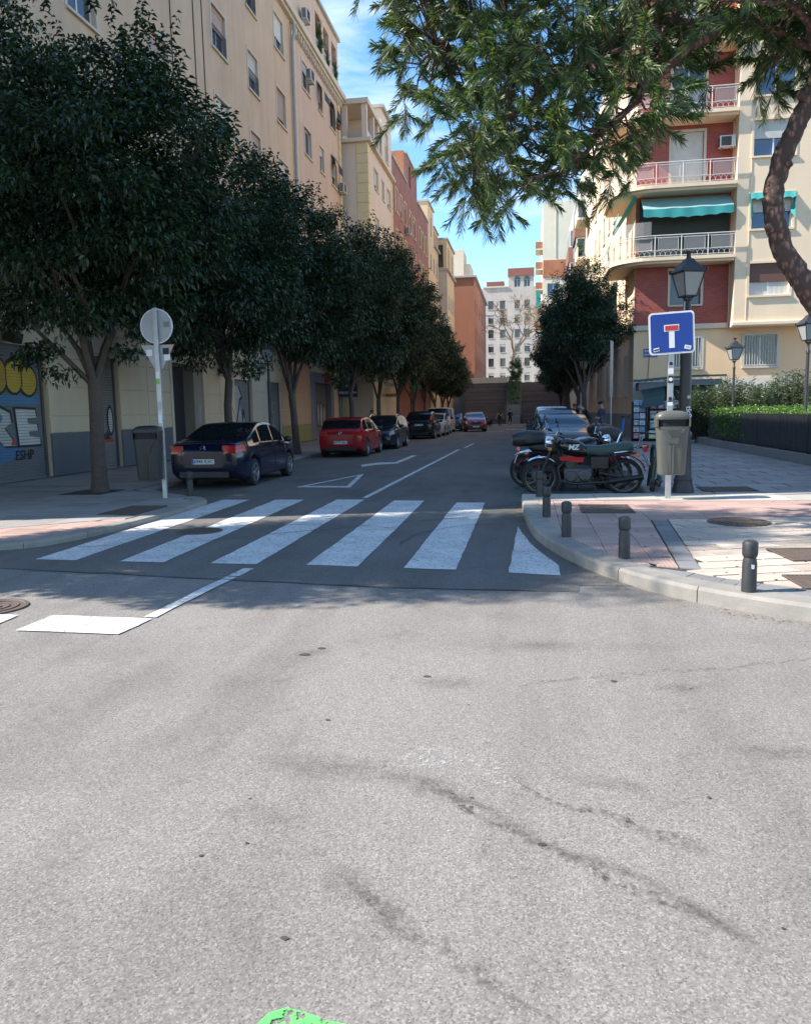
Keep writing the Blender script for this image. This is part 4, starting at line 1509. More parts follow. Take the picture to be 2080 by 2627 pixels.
for k in range(20):
    z = 4.0 + k * .73
    part_box(b5, 'quoin_block', XC - 1.0, 97.85, z, XC + .04, 98.5, z + .69, M_wht, .012)

# ---------------------------------------------------------------- orange block and the cream tower behind it
b6 = thing('apartment_block', 'plain orange rendered block with grey cornice at the end of the street', 'building')
XO = -7.5
m = MB()
H6 = [(u, z, .9, 1.9) for u in (114, 118.2, 122.4, 126.6, 130.8, 135, 139) for z in (7.5, 11.4, 15.4)]
facade(m, 'E', XO, 111.6, 141.7, 0, 20.0, H6, .25)
facade(m, 'S', 111.6, -20, XO, 0, 20.0)
m.add([(-20, 111.6, 20.2), (XO, 111.6, 20.2), (XO, 141.7, 20.2), (-20, 141.7, 20.2)], [(0, 1, 2, 3)])
m.build('wall', M_orangew, b6, 0)
for u, z, w, h in H6:
    window(b6, 'E', XO, u, z, w, h, frame=M_dframe, sill=False, depth=.2)
part_box(b6, 'cornice', -20.2, 111.3, 20.0, XO + .35, 142, 20.3, M_roofg, .03)
b7 = thing('roof_tower', 'cream stepped tower rising behind orange block', 'tower')
m = MB()
box_walls(m, -11.6, 124, -9.9, 130, 18, 26.3, roof=0)
box_walls(m, -9.89, 124.6, -8.9, 131, 18, 24.2, roof=0)
m.build('wall', M_trim, b7, 0)
m = MB()
m.add([(-14.5, 123.9, 18), (-11.61, 123.9, 18), (-11.61, 123.9, 20.9), (-14.5, 123.9, 23.6), (-14.5, 126, 18), (-11.61, 126, 18), (-11.61, 126, 20.9), (-14.5, 126, 23.6)],
      [(0, 1, 2, 3), (3, 2, 6, 7), (1, 5, 6, 2)])
m.build('sloping_wall', M_pink, b7, 0)

# ---------------------------------------------------------------- white building closing the view
b8 = thing('apartment_block', 'white apartment house with arched top windows closing the view', 'building')
YE = 165.0
colsE = [(-13.2, 1.1), (-10.7, 1.1), (-7.7, 1.1), (-5.3, 1.1), (-2.3, 1.1), (-.35, 1.1), (2.6, 1.1), (5.2, 1.1)]
rowE = [7.6, 10.6, 13.5, 16.4, 19.3, 22.2]
HE = [(u, z, w, 1.7) for u, w in colsE for z in rowE]
m = MB()
facade(m, 'S', YE, -16, 8, 4, 26.5, HE, .25)
facade(m, 'S', YE, -4.1, 1.0, 26.5, 28.7, [(-2.3, 26.5, 1.25, 1.5), (-.35, 26.5, 1.25, 1.5)], .25)
m.build('wall', M_wht, b8, 0)
for u, z, w, h in HE:
    if -10 < u < 2:
        window(b8, 'S', YE, u, z, w, h, blind=.3 if int(z) % 2 else 0, frame=M_dframe, glass=M_wglass, sill=True)
for u in (-2.3, -.35):
    window(b8, 'S', YE, u, 26.5, 1.25, 1.5, frame=M_wframe, sill=False)
    m = MB()
    n = 10
    m.add([(u, YE - .03, 28.0)] + [(u + .62 * math.cos(PI * k / n), YE - .03, 28.0 + .62 * math.sin(PI * k / n)) for k in range(n + 1)], [(0, k + 2, k + 1) for k in range(n)])
    m.build('arch_light', M_wglass, b8, 0)
M_tile = pm('red_roof_tile', (0.27, 0.10, 0.07), .8, var=.2)
part_box(b8, 'parapet', -4.2, YE - .3, 28.7, 1.1, YE + 2, 30.2, M_tile)
part_box(b8, 'penthouse', -8.6, YE + 1.5, 26.5, -5.0, YE + 5, 28.0, M_tile)
part_box(b8, 'cornice', -9.2, YE - .25, 26.5, -4.2, YE + .1, 26.8, M_trim)
# ---------------------------------------------------------------- corner house with the rounded balconies
c1 = thing('corner_house', 'cream and crimson brick corner house with rounded white-railed balconies', 'building')
YF, XW = 40.0, 5.05
brw = [(7.4, 6.48, 1.4, 1.6), (7.35, 11.95, 1.45, 2.4), (7.35, 15.1, 1.45, 2.4), (7.35, 8.75, 1.45, 2.4), (7.35, 18.2, 1.45, 2.4)]
m = MB()
facade(m, 'S', YF, XW, 9.36, 5.55, 23, [brw[0], brw[1], brw[2], brw[3], brw[4]], .25)
m.build('brick_wall', M_brickR, c1, 0)
gw = [(10.9, 3.47, 1.5, 1.5), (7.5, 3.47, 1.4, 1.45)]
m = MB()
facade(m, 'S', YF, XW, 18, 0, 5.3, gw, .25)
facade(m, 'S', YF, 9.36, 9.4, 5.3, 23)
m.build('ground_floor_wall', M_gtan, c1, 0)
sunlit_base = MB()
sunlit_base.bb(XW - .01, YF - .012, 0.1, 12.6, YF + .05, 2.95)  # paler layer puts the sunlight on the lower wall into its colour
sunlit_base.build('sunlit_base_tone', plaster('sunlit_base_tone', (0.62, 0.55, 0.47), .1), c1, 0)
YP = 39.1
pw = [(10.92, 6.65, 1.75, 1.45), (10.92, 9.62, 1.75, 1.5), (10.92, 12.8, 1.75, 1.55), (10.92, 15.4, 1.75, 1.6), (15.2, 6.65, 1.75, 1.45), (15.2, 9.62, 1.75, 1.5), (15.2, 12.8, 1.75, 1.55)]
m = MB()
facade(m, 'S', YP, 9.4, 18, 5.3, 23, pw, .25)
m.add([(9.4, YP, 5.3), (9.4, YF, 5.3), (9.4, YF, 23), (9.4, YP, 23)], [(0, 1, 2, 3)])
m.add([(9.4, YP, 5.3), (18, YP, 5.3), (18, YF, 5.3), (9.4, YF, 5.3)], [(0, 1, 2, 3)])
m.build('bay_wall', M_cream2, c1, 0)
m = MB()
hw = [(u, z, 1.0, 1.7) for u in (43, 46.2, 49.4, 52.6, 56, 59.5, 63) for z in (6.3, 9.4, 12.6, 15.7)]
gwl = [(u, 2.3, 1.0, 2.0) for u in (43, 46.2, 49.4, 52.6, 56, 59.5, 63)]
facade(m, 'W', XW, YF, 68, 0, 23, hw + gwl, .25)
m.add([(XW, 68, 0), (18, 68, 0), (18, 68, 23), (XW, 68, 23)], [(0, 1, 2, 3)])
m.add([(XW, YF, 23), (18, YF, 23), (18, 68, 23), (XW, 68, 23)], [(0, 1, 2, 3)])
m.build('street_wall', M_cream2, c1, 0)
part_box(c1, 'grey_plinth', XW - .03, YF + .1, .1, XW + .1, 68, 1.3, plaster('pale_grey_plinth', (0.3, 0.3, 0.3)))
for u, z, w, h in hw:
    window(c1, 'W', XW, u, z, w, h, blind=.5, frame=M_dframe, surround=M_cream2)
for u, z, w, h in gwl:
    window(c1, 'W', XW, u, z, w, h, blind=.3, frame=M_dframe, surround=M_cream2, grille=2)
part_box(c1, 'string_course', XW - .12, YF - .14, 5.3, 9.38, YF + .1, 5.55, M_trim, .03)
part_box(c1, 'string_course', 9.3, YP - .16, 5.28, 18, YP + .05, 5.5, M_cream2, .05)
part_box(c1, 'string_course', XW - .14, YF + .12, 5.3, XW + .05, 68, 5.55, M_trim, .03)
for u, z, w, h in gw:
    window(c1, 'S', YF, u, z, w, h, surround=M_trim, grille=2)
window(c1, 'S', YF, *brw[0], frame=M_dframe, surround=M_trim, glass=M_wglass)
window(c1, 'S', YF, *brw[1], blind=1.0, surround=M_trim, sill=False)
window(c1, 'S', YF, *brw[2], blind=.12, surround=M_trim, sill=False, glass=M_bglass)
window(c1, 'S', YF, *brw[3], blind=.3, surround=M_trim, sill=False)
window(c1, 'S', YF, *brw[4], blind=.3, surround=M_trim, sill=False)
window(c1, 'S', YP, *pw[0], blind=.58, blindmat=M_blindb, surround=M_cream2, curtain=True)
window(c1, 'S', YP, *pw[1], blind=.5, surround=M_cream2, glass=M_bglass)
window(c1, 'S', YP, *pw[2], blind=.5, surround=M_cream2, glass=M_bglass)
window(c1, 'S', YP, *pw[3], blind=.1, surround=M_cream2, glass=M_bglass)
for q in pw[4:]:
    window(c1, 'S', YP, *q, blind=.5, surround=M_cream2)
# small cloth awning round the middle bay window
M_teal = pm('turquoise_canvas', (0.035, 0.27, 0.25), .75, var=.12, scale=2.5)
M_tealb = pm('faded_canvas', (0.22, 0.36, 0.33), .8, var=.12, scale=2.5)
m = MB()
n = 14
top = [(10.92 - .95 + 1.9 * k / n, YP - .05, 11.2) for k in range(n + 1)]
bot = [(10.92 - .95 + 1.9 * k / n, YP - .22 - .04 * math.sin(k * 1.9), 10.9 + .04 * math.sin(k * 2.3)) for k in range(n + 1)]
m.add(top + bot, [(k, k + 1, n + 2 + k, n + 1 + k) for k in range(n)])
for sx in (-1, 1):
    x = 10.92 + sx * .95
    m.add([(x, YP - .05, 11.2), (x, YP - .22, 10.92), (x + .03, YP - .16, 10.0), (x - sx * .16, YP - .05, 10.3)], [(0, 1, 2, 3)])
m.build('window_awning', M_teal, c1, 30)
aircon(c1, 'S', YF - .2, 9.0, 13.4, .7, .5)


# balconies: slab with a quarter-round end turning the corner, railing with mesh panels
def bal_path(inset=0.0):
    x0, y0 = 3.85 + inset, 38.85 + inset
    r = 1.75
    pts = [(9.34, y0)]
    for k in range(0, 6):
        x = 9.34 - (9.34 - (x0 + r)) * k / 5
        pts.append((x, y0))
    for k in range(1, 9):
        a = PI / 2 * k / 8
        pts.append((x0 + r - r * math.sin(a), y0 + r - r * math.cos(a)))
    pts += [(x0, 42.0), (x0, 43.6)]
    return pts[1:]


M_meshp = NT('mesh_panel')
_c = M_meshp.n('ShaderNodeTexChecker')
_c.inputs['Scale'].default_value = 28
M_meshp.l(M_meshp.tc.outputs['Object'], _c.inputs['Vector'])
M_meshp.color((0.50, 0.47, 0.44))
_ms = M_meshp.n('ShaderNodeMixShader')
_tr = M_meshp.n('ShaderNodeBsdfTransparent')
M_meshp.l(M_meshp.ramp(_c.outputs['Fac'], [(0, .12), (1, .55)]), _ms.inputs[0])
M_meshp.l(_tr.outputs[0], _ms.inputs[1])
M_meshp.l(M_meshp.b.outputs[0], _ms.inputs[2])
M_meshp.l(_ms.outputs[0], M_meshp.out.inputs[0])
M_meshp = M_meshp.mat


def balcony(z, arcs=True):
    P = bal_path()
    m = MB()
    poly = P + [(XW + .05, 43.6), (XW + .05, YF + .05), (9.34, YF + .05)]
    m.prism(poly[::-1], z - .16, z)
    b = m.build('balcony', M_cream2, c1, 0)
    m = MB()
    Q = bal_path(.14)
    m.prism((Q + [(XW + .05, 43.5), (XW + .05, YF + .05), (9.3, YF + .05)])[::-1], z - .27, z - .162)
    m.build('soffit_moulding', M_cream2, b, 0)
    RP = bal_path(.06)
    m = MB()
    m.tube([(x, y, z + .97) for x, y in RP], .024, 6)
    m.tube([(x, y, z + .88) for x, y in RP], .014, 5)
    m.tube([(x, y, z + .30) for x, y in RP], .014, 5)
    m.tube([(x, y, z + .06) for x, y in RP], .014, 5)
    m.build('rail', M_rail, b)
    pts = resample(RP, 1.18)
    for x, y in pts:
        m = MB()
        m.tube([(x, y, z), (x, y, z + .97)], .02, 6)
        m.build('post', M_rail, b)
    for a, c in zip(pts, pts[1:]):
        if math.dist(a, c) < .6:
            continue
        e = lambda t: (a[0] + (c[0] - a[0]) * t, a[1] + (c[1] - a[1]) * t)
        p0, p1 = e(.12), e(.88)
        m = MB()
        m.add([(*p0, z + .33), (*p1, z + .33), (*p1, z + .85), (*p0, z + .85)], [(0, 1, 2, 3)])
        pn = m.build('mesh_panel', M_meshp, b, 0)
        m = MB()
        m.tube([(*p0, z + .32), (*p1, z + .32), (*p1, z + .86), (*p0, z + .86), (*p0, z + .32)], .011, 5)
        for k in range(5):
            q = [(*e((k + .5 + .55 * math.cos(PI * t / 6)) / 5), z + .07 + .2 * math.sin(PI * t / 6)) for t in range(7)]
            m.tube(q, .009, 4)
        m.build('panel_frame', M_rail, pn)
    return b


for z in (8.55, 11.78, 14.92, 18.0):
    balcony(z)
# green terrace awning of the lower balcony
m = MB()
n = 26
xs = [5.25 + 4.0 * k / n for k in range(n + 1)]
m.add([(x, YF - .08, 11.42) for x in xs] + [(x, 38.95, 10.72 + .015 * math.sin(x * 5)) for x in xs], [(k, k + 1, n + 2 + k, n + 1 + k) for k in range(n)], 1)
m.add([(x, 38.95, 10.72) for x in xs] + [(x, 38.93 + .03 * math.sin(x * 7), 10.33 + .05 * abs(math.sin(x * 5.2)) - .05 * math.sin(x * 1.1)) for x in xs], [(k, k + 1, n + 2 + k, n + 1 + k) for k in range(n)], 0)
m.build('terrace_awning', [M_teal, M_tealb], c1, 40)
m = MB()
m.add([(5.1, 39.9, 11.45), (4.85, 39.2, 11.42), (3.95, 39.9, 9.95), (4.1, 40.5, 9.9)], [(0, 1, 2, 3)])
m.add([(4.4, 40.9, 11.2), (3.85, 40.6, 9.2), (3.8, 41.3, 9.0), (4.3, 41.4, 11.0)], [(0, 1, 2, 3)])
m.build('side_awning', M_teal, c1, 0)
m = MB()
P = bal_path(.02)
seg = [p for p in P if p[0] < 6.0 and p[1] < 41.5]
m.add([(x, y, 9.55) for x, y in seg] + [(x, y, 10.15) for x, y in seg], [(k, k + 1, len(seg) + k + 1, len(seg) + k) for k in range(len(seg) - 1)])
m.build('wind_screen', M_meshp, c1, 0)
m = MB()
m.bb(5.2, 39.92, 8.6, 9.3, 39.93, 11.4)  # added dark sheet, paints the shade of the balcony recess behind the awning
m.build('recess_shade_sheet', pm('painted_recess_shade', (0.035, 0.05, 0.045), .9, var=.25), c1, 0)
for x, z0, z1 in ((9.95, 23, 5.5), (5.75, 5.2, 2.9)):
    m = MB()
    y = YP - .02 if x > 9.4 else YF - .03
    m.tube([(x, y, z0), (x + .04, y, (z0 + z1) / 2), (x - .02, y, z1)], .014, 5)
    m.build('facade_cable', M_cream2 if x > 9.4 else M_black, c1)
# street-name plaque
m = MB()
m.bb(-.32, -.015, -.2, .32, .015, .2)
pl = m.build('street_plaque', pm('enamel_blue', (0.02, 0.05, 0.24), .3), c1, 0)
pl.location = (5.85, YF - .02, 4.25)
text('lettering', 'CALLE DE', .13, M_plate, pl, (0, -.018, .08), 'front')
text('lettering', 'PEDREZUELA', .105, M_plate, pl, (0, -.018, -.09), 'front')
text('wall_tag', '*', 1.5, pm('ochre_spray', (0.62, 0.27, 0.04), .6), c1, (12.35, YF - .02, 2.1), 'front', offset=.05)

# ---------------------------------------------------------------- sunny houses further along
c2 = thing('apartment_block', 'sunlit cream house with brown brick bay windows beyond corner house', 'building')
m = MB()
facade(m, 'W', 5.05, 68.0, 104, 0, 24, [], .2)
facade(m, 'S', 68.05, 5.05, 14, 0, 24)
m.build('wall', M_cream3, c2, 0)
for y0, y1 in ((74, 79), (86, 92)):
    for z in (7.0, 10.3, 13.6, 16.9):
        part_box(c2, 'brick_bay', 4.1, y0, z, 5.04, y1, z + 1.5, M_brickB)
        o = part_box(c2, 'bay_window', 4.22, y0 + .1, z + 1.501, 5.04, y1 - .1, z + 3.29, M_wframe)
        m = MB()
        m.bb(4.33, y0 + .085, z + 1.65, 4.95, y0 + .099, z + 3.15)
        for k in range(3):
            a = y0 + .3 + (y1 - y0 - .5) * k / 3
            m.bb(4.205, a, z + 1.65, 4.219, a + (y1 - y0) / 3 - .3, z + 3.15)
        m.build('pane', M_bglass, o, 0)
for z in (7.5, 10.8, 14.1, 17.3):
    part_box(c2, 'balcony', 4.0, 69.2, z, 5.04, 72.4, z + .18, M_cream3)
    part_box(c2, 'balcony_front', 4.0, 69.2, z + .181, 4.1, 72.4, z + 1.0, M_cream3)
c3 = thing('apartment_block', 'tall pale cream blank-walled block with orange brick balconies', 'building')
m = MB()
facade(m, 'S', 112, 1.9, 12, 3, 29.5, [(3.3, 17.2, 1.6, 1.6), (3.3, 14, 1.6, 1.6)], .2)
m.add([(1.9, 112, 3), (1.9, 128, 3), (1.9, 128, 29.5), (1.9, 112, 29.5)], [(0, 1, 2, 3)])
m.build('wall', M_cream3, c3, 0)
for z in (17.2, 14):
    window(c3, 'S', 112, 3.3, z, 1.6, 1.6, glass=M_bglass)
part_box(c3, 'brick_band', 1.95, 111.9, 19.6, 5.4, 112.05, 21.9, M_brickO)
part_box(c3, 'wall_rib', 3.6, 111.93, 22.2, 3.72, 112.02, 28.5, M_trim)
for z in (9.5, 12.4, 15.2, 18.0, 20.7, 23.4):
    o = part_box(c3, 'balcony', .95, 112.3, z, 1.89, 116.5, z + .2, M_cream3)
    m = MB()
    m.bb(.93, 112.28, z + .201, 1.03, 116.5, z + 1.05)
    m.bb(1.03, 112.28, z + .201, 1.88, 112.38, z + 1.05)
    m.build('parapet', M_brickO, o, 0)
m = MB()
m.bb(1.0, 112.25, 15.4, 1.06, 112.28, 18.0)
m.bb(1.06, 112.25, 15.4, 1.6, 112.28, 18.0)
m.build('green_awning', M_teal, c3, 0)

# ---------------------------------------------------------------- steps and terrace at the end of the street
m = MB()
m.bb(-60, 104.6, -.05, 60, 320, 5.2)
struct('terrace', m, M_conc)
st = thing('public_steps', 'wide dark stone steps climbing to a terrace at the street end', 'stairs', (0, 94.2, 0))
NS = 31
for (x0, x1) in ((-8.0, -2.7), (-1.0, 6.0)):
    for k in range(NS):
        o = MB()
        o.bb(x0, k * .335, -.02, x1, k * .335 + .36, (k + 1) * 5.2 / NS)
        o.build('step', pm('step_stone', (0.11, 0.088, 0.082), .85, var=.25, scale=1.5, orand=.22), st, 0)
cw = thing('planter_wall', 'stepped grey concrete planter wall dividing the steps', 'wall', (-1.85, 94, 0))
for k in range(8):
    o = MB()
    o.bb(-.83, k * 1.3, 0, .83, k * 1.3 + 1.29, 1.0 + k * .62)
    o.build('concrete_block', pm('planter_concrete', (0.22, 0.215, 0.21), .9, var=.2, orand=.1), cw, 0, .02)
for x in (-2.78, -.93):
    t = thing('handrail', 'steel handrail along the %s edge of planter wall' % ('inner' if x < -2 else 'outer'), 'handrail', (x, 94.2, 0))
    m = MB()
    m.tube([(0, -.3, 0), (0, -.3, .95), (0, 10.2, 6.1), (0, 10.9, 6.1)], .035, 6)
    m.build('rail', M_iron, t)
    for k in range(6):
        m = MB()
        m.tube([(0, 1.6 + k * 1.7, .8 + k * .84), (0, 1.6 + k * 1.7, 1.85 + k * .84)], .025, 5)
        m.build('post', M_iron, t)
pw_ = thing('parapet_wall', 'low white parapet wall on the terrace above the steps', 'wall', (-9, 104.8, 5.2))
m = MB()
m.bb(0, 0, 0, 6.2, .2, .75)
m.build('wall_body', M_wht, pw_, 0)
# ================================================================ vegetation
M_leaf = leafmat('privet_leaf', (0.010, 0.026, 0.012), (0.028, 0.058, 0.024), .15, .36, (0.055, 0.10, 0.035))
M_leaf2 = leafmat('laurel_leaf', (0.025, 0.06, 0.022), (0.06, 0.13, 0.04), .22, .35, (0.1, 0.18, 0.06))
M_needle = leafmat('pine_needle', (0.026, 0.058, 0.02), (0.095, 0.15, 0.045), .3, .42, (0.22, 0.23, 0.08))
M_hedge = leafmat('hedge_leaf', (0.05, 0.11, 0.018), (0.11, 0.21, 0.03), .25, .4, (0.17, 0.28, 0.05))
M_oleander = leafmat('oleander_leaf', (0.03, 0.062, 0.022), (0.065, 0.115, 0.038), .2, .4, (0.1, 0.16, 0.05))
_b = NT('pine_bark')
_v = _b.voro(15, _b.mapped((1.5, 1.5, .6)))
_b.color(_b.mix(_b.ramp(_v.outputs['Distance'], [(.15, 0.0), (.5, 1.0)]), (0.23, 0.12, 0.085), (0.065, 0.04, 0.032)))
_b.set(.9)
_b.bump(_v.outputs['Distance'], -1.0, .03)
M_pbark = _b.mat
M_palebark = pm('pale_bark', (0.42, 0.36, 0.28), .85, var=.25, scale=5)


def unit(a):
    return a / np.maximum(np.linalg.norm(a, axis=1, keepdims=True), 1e-9)


def leaf_geo(P, D, L, W, droop, rs, fold=.18):
    n = len(P)
    D = unit(D)
    ref = rs.normal(size=(n, 3)) * .6 + np.array([0, 0, 1.0])
    S = unit(np.cross(D, ref))
    N = np.cross(S, D)
    L = (L * rs.uniform(.7, 1.25, n))[:, None]
    Wd = W * L / np.mean(L)
    mid = P + D * L * .48
    V = np.empty((n, 4, 3), np.float32)
    V[:, 0] = P
    V[:, 1] = mid + S * Wd / 2 + N * Wd * fold
    V[:, 2] = P + D * L + np.array([0, 0, -1.0]) * L * droop
    V[:, 3] = mid - S * Wd / 2 + N * Wd * fold
    I = np.arange(n)[:, None] * 4
    F = np.concatenate([I + np.array([[0, 1, 2]]), I + np.array([[0, 2, 3]])])
    return V.reshape(-1, 3), F


def merge(parts):
    Vs, Fs, o = [], [], 0
    for V, F in parts:
        Vs.append(V)
        Fs.append(F + o)
        o += len(V)
    return np.concatenate(Vs), np.concatenate(Fs)


def crown_mesh(name, seed, rad, n_leaf, L, mat_, clus=230, shoots=50, cr=.5, gap=.0):
    """crown centred at the origin, radii rad, built of leaf clumps with upright shoots at the rim"""
    rs = np.random.RandomState(seed)
    d = unit(rs.normal(size=(clus, 3)))
    ph = rs.uniform(0, 6.28, 6)
    lump = 1 + .10 * np.sin(3 * np.arctan2(d[:, 1], d[:, 0]) + ph[0]) + .10 * np.sin(4 * d[:, 2] + ph[1]) + .07 * np.sin(5 * d[:, 0] + 4 * d[:, 1] + ph[2])
    r = (1 - .62 * rs.uniform(0, 1, clus) ** 1.7) * lump * (1 - cr / max(rad) * .4)
    C = d * r[:, None] * np.array(rad)
    C[:, 2] = np.where(C[:, 2] < 0, C[:, 2] * .86, C[:, 2])
    if gap:
        keep = rs.uniform(0, 1, clus) > gap
        C = C[keep]
    k = rs.randint(0, len(C), n_leaf)
    off = unit(rs.normal(size=(n_leaf, 3))) * (rs.uniform(0, 1, n_leaf) ** .45)[:, None] * cr * rs.uniform(.6, 1.25, len(C))[k][:, None]
    off[:, 2] *= .7
    P = C[k] + off
    D = off / cr + unit(C[k]) * .5 + rs.normal(size=(n_leaf, 3)) * .55 + np.array([0, 0, -.25])
    parts = [leaf_geo(P, D, L, L * .44, .28, rs)]
    for _ in range(shoots):
        a = d[rs.randint(clus)].copy()
        a[2] = abs(a[2]) * .9 + .1
        a = a / np.linalg.norm(a)
        p0 = a * np.array(rad) * (.93 + .08 * rs.uniform())
        up = np.array([a[0] * .5, a[1] * .5, 1.0])
        up /= np.linalg.norm(up)
        n = 14
        t = np.linspace(.05, 1, n) * rs.uniform(.35, .75)
        Pn = p0 + up * t[:, None] + rs.normal(size=(n, 3)) * .02
        ang = np.arange(n) * 2.4 + rs.uniform(0, 6)
        Dn = np.stack([np.cos(ang), np.sin(ang), np.full(n, .25)], 1)
        parts.append(leaf_geo(Pn, Dn, L * 1.15, L * .42, .55, rs))
    V, F = merge(parts)
    return fast_mesh(name, V, F, [mat_])


def trunk_mb(seed, h_fork, top, spread, r0, lean=(0, 0), nl=5):
    rs = random.Random(seed)
    m = MB()
    fx, fy = lean
    pts = [(0, 0, -.05), (.02 * fx, .02, .25), (fx * .3, fy * .3, h_fork * .35), (fx * .55 + rs.uniform(-.06, .06), fy * .6, h_fork * .7), (fx, fy, h_fork)]
    m.tube(pts, [r0 * 1.25, r0 * 1.02, r0 * .92, r0 * .86, r0 * .84], 10)
    for k in range(nl):
        a = 2 * PI * k / nl + rs.uniform(-.4, .4)
        s = spread * rs.uniform(.55, 1.0)
        zt = h_fork + (top - h_fork) * rs.uniform(.55, 1.0)
        p = [(fx, fy, h_fork - .12)]
        for t in (.25, .5, .75, 1.0):
            p.append((fx + math.cos(a) * s * t ** 1.25 + rs.uniform(-.1, .1), fy + math.sin(a) * s * t ** 1.25 + rs.uniform(-.1, .1), h_fork + (zt - h_fork) * t))
        rr_ = r0 * rs.uniform(.42, .62)
        m.tube(p, [rr_, rr_ * .85, rr_ * .65, rr_ * .42, rr_ * .2], 7)
        for q in range(3):
            b = p[2 + q % 3]
            aa = a + rs.uniform(-1.2, 1.2)
            l = rs.uniform(.7, 1.5)
            m.tube([b, (b[0] + math.cos(aa) * l * .5, b[1] + math.sin(aa) * l * .5, b[2] + l * .45), (b[0] + math.cos(aa) * l, b[1] + math.sin(aa) * l, b[2] + l * .75)], [rr_ * .4, rr_ * .28, rr_ * .1], 5)
    return m


def tree(name, label, loc, crown, trunk, cz, rz=0.0, s=1.0, group='evergreen street trees', sz=1.0):
    t = thing(name, label, 'tree', loc, rz, group)
    c = obj('crown', crown, t, loc=(0, 0, cz))
    c.scale = (s, s, s * sz)
    tr = obj('trunk', trunk, t)
    return t


# foreground street tree, with its low side branches
near = crown_mesh('crown', 11, (3.15, 3.1, 3.5), 76000, .125, M_leaf, 320, 90, .6)
ntr = trunk_mb(5, 2.35, 6.6, 2.3, .165, (.05, 0), 6)
ntr.tube([(.03, 0, 2.2), (-.35, -.3, 2.75), (-.8, -.5, 3.3), (-1.15, -.6, 3.9)], [.06, .05, .04, .03], 6)
ntm = ntr.mesh('trunk', M_bark)
t1 = tree('street_tree', 'big dark evergreen street tree beside the round sign seen from behind', (-8.95, 15.2, .08), near, ntm, 6.05, 0.0, 1.03, sz=.94)
rs0 = np.random.RandomState(4)
low = []
for c, n in (((-.75, -.5, 2.95), 240), ((-1.05, -.6, 2.8), 170), ((-.5, -.4, 2.45), 110), ((.75, .2, 2.9), 170), ((1.2, .1, 3.3), 240), ((-1.3, -.5, 3.5), 300), ((.3, -.5, 3.4), 200)):
    P = np.array(c) + unit(rs0.normal(size=(n, 3))) * rs0.uniform(0, 1, (n, 1)) ** .5 * np.array([.45, .35, .22])
    low.append(leaf_geo(P, rs0.normal(size=(n, 3)) * .6 + np.array([0, 0, -.35]), .12, .052, .3, rs0))
V, F = merge(low)
obj('low_foliage', fast_mesh('low_foliage', V, F, [M_leaf]), t1)

cA = crown_mesh('crown', 21, (2.8, 2.9, 3.6), 46000, .14, M_leaf, 240, 60, .62)
cB = crown_mesh('crown', 22, (2.7, 2.8, 3.9), 42000, .15, M_leaf, 220, 50, .64)
cD = crown_mesh('crown', 24, (2.15, 2.15, 2.45), 36000, .12, M_leaf, 200, 40, .5)
cC = crown_mesh('crown', 23, (2.5, 2.5, 3.0), 30000, .155, M_leaf, 180, 40, .6)
tA = trunk_mb(8, 2.6, 6.8, 2.0, .14, (.1, 0), 6).mesh('trunk', M_bark)
tB = trunk_mb(9, 2.3, 6.8, 1.9, .15, (.15, .1), 5).mesh('trunk', M_bark)
tC = trunk_mb(10, 2.2, 5.6, 1.6, .13, (-.1, 0), 5).mesh('trunk', M_bark)
for y, c, tr, cz, rz, s, szz, lab in (
        (22.4, cA, tA, 5.9, .6, .97, .93, 'evergreen street tree rising behind the navy sedan'),
        (29.4, cB, tB, 6.3, 2.2, .98, .95, 'evergreen street tree with forked trunk between navy sedan and red hatchback'),
        (39.3, cA, tA, 6.9, 4.0, 1.08, 1.04, 'leaning evergreen street tree in front of the hairdresser sign'),
        (46.5, cB, tB, 7.2, 1.2, 1.05, 1.05, 'tall evergreen street tree just past the hairdresser sign'),
        (53.5, cA, tA, 7.6, 5.1, 1.08, 1.08, 'tallest evergreen street tree of the row, before the red brick block'),
        (60.5, cB, tC, 7.0, 3.3, 1.02, .98, 'evergreen street tree standing by the green pharmacy cross'),
        (67.5, cC, tB, 6.9, .9, 1.1, 1.05, 'sunlit-topped evergreen street tree beside the white van'),
        (74.5, cC, tC, 6.4, 2.8, 1.1, 1.0, 'evergreen street tree behind the white van'),
        (81.5, cC, tC, 5.6, 4.4, 1.0, .95, 'small evergreen street tree behind the parked red car'),
        (88.5, cC, tC, 5.0, 5.6, .95, .85, 'last small evergreen street tree before the steps')):
    tree('street_tree', lab, (-8.9, y, .08), c, tr, cz, rz, s, sz=szz)
# two more of the row stand just outside the view and shade the crossing
tree('street_tree', 'evergreen street tree at the corner, its twigs reaching into the top of the view', (-9.7, 7.35, .0), near, ntm, 6.4, 2.4, .82, sz=1.2)
tree('street_tree', 'second evergreen tree at the corner, outside the view, shading the crossing', (-13.6, 6.4, 0), cB, tA, 12.6, 1.0, .95, sz=1.0)
# sunny side
for x, y, c, tr, cz, rz, s, szz, lab in (
        (2.75, 40.0, cD, tC, 5.9, 1.0, 1.0, 1.0, 'bushy evergreen tree beside the corner house'),
        (2.85, 48.0, cD, tC, 5.9, 2.5, 1.0, 1.05, 'evergreen tree behind the bushy one on the sunny pavement'),
        (2.65, 57.0, cD, tC, 6.0, 2.2, 1.1, 1.15, 'evergreen tree third along the sunny pavement with pale sunlit side'),
        (2.95, 66.0, cC, tB, 5.2, .2, .9, .9, 'evergreen tree half hidden on the sunny pavement'),
        (2.95, 76.0, cC, tC, 4.6, 4.0, .85, .8, 'last low evergreen tree on the sunny pavement near the steps')):
    tree('street_tree', lab, (x, y, .13), c, tr, cz, rz, s, 'evergreen trees on the sunny pavement', szz)

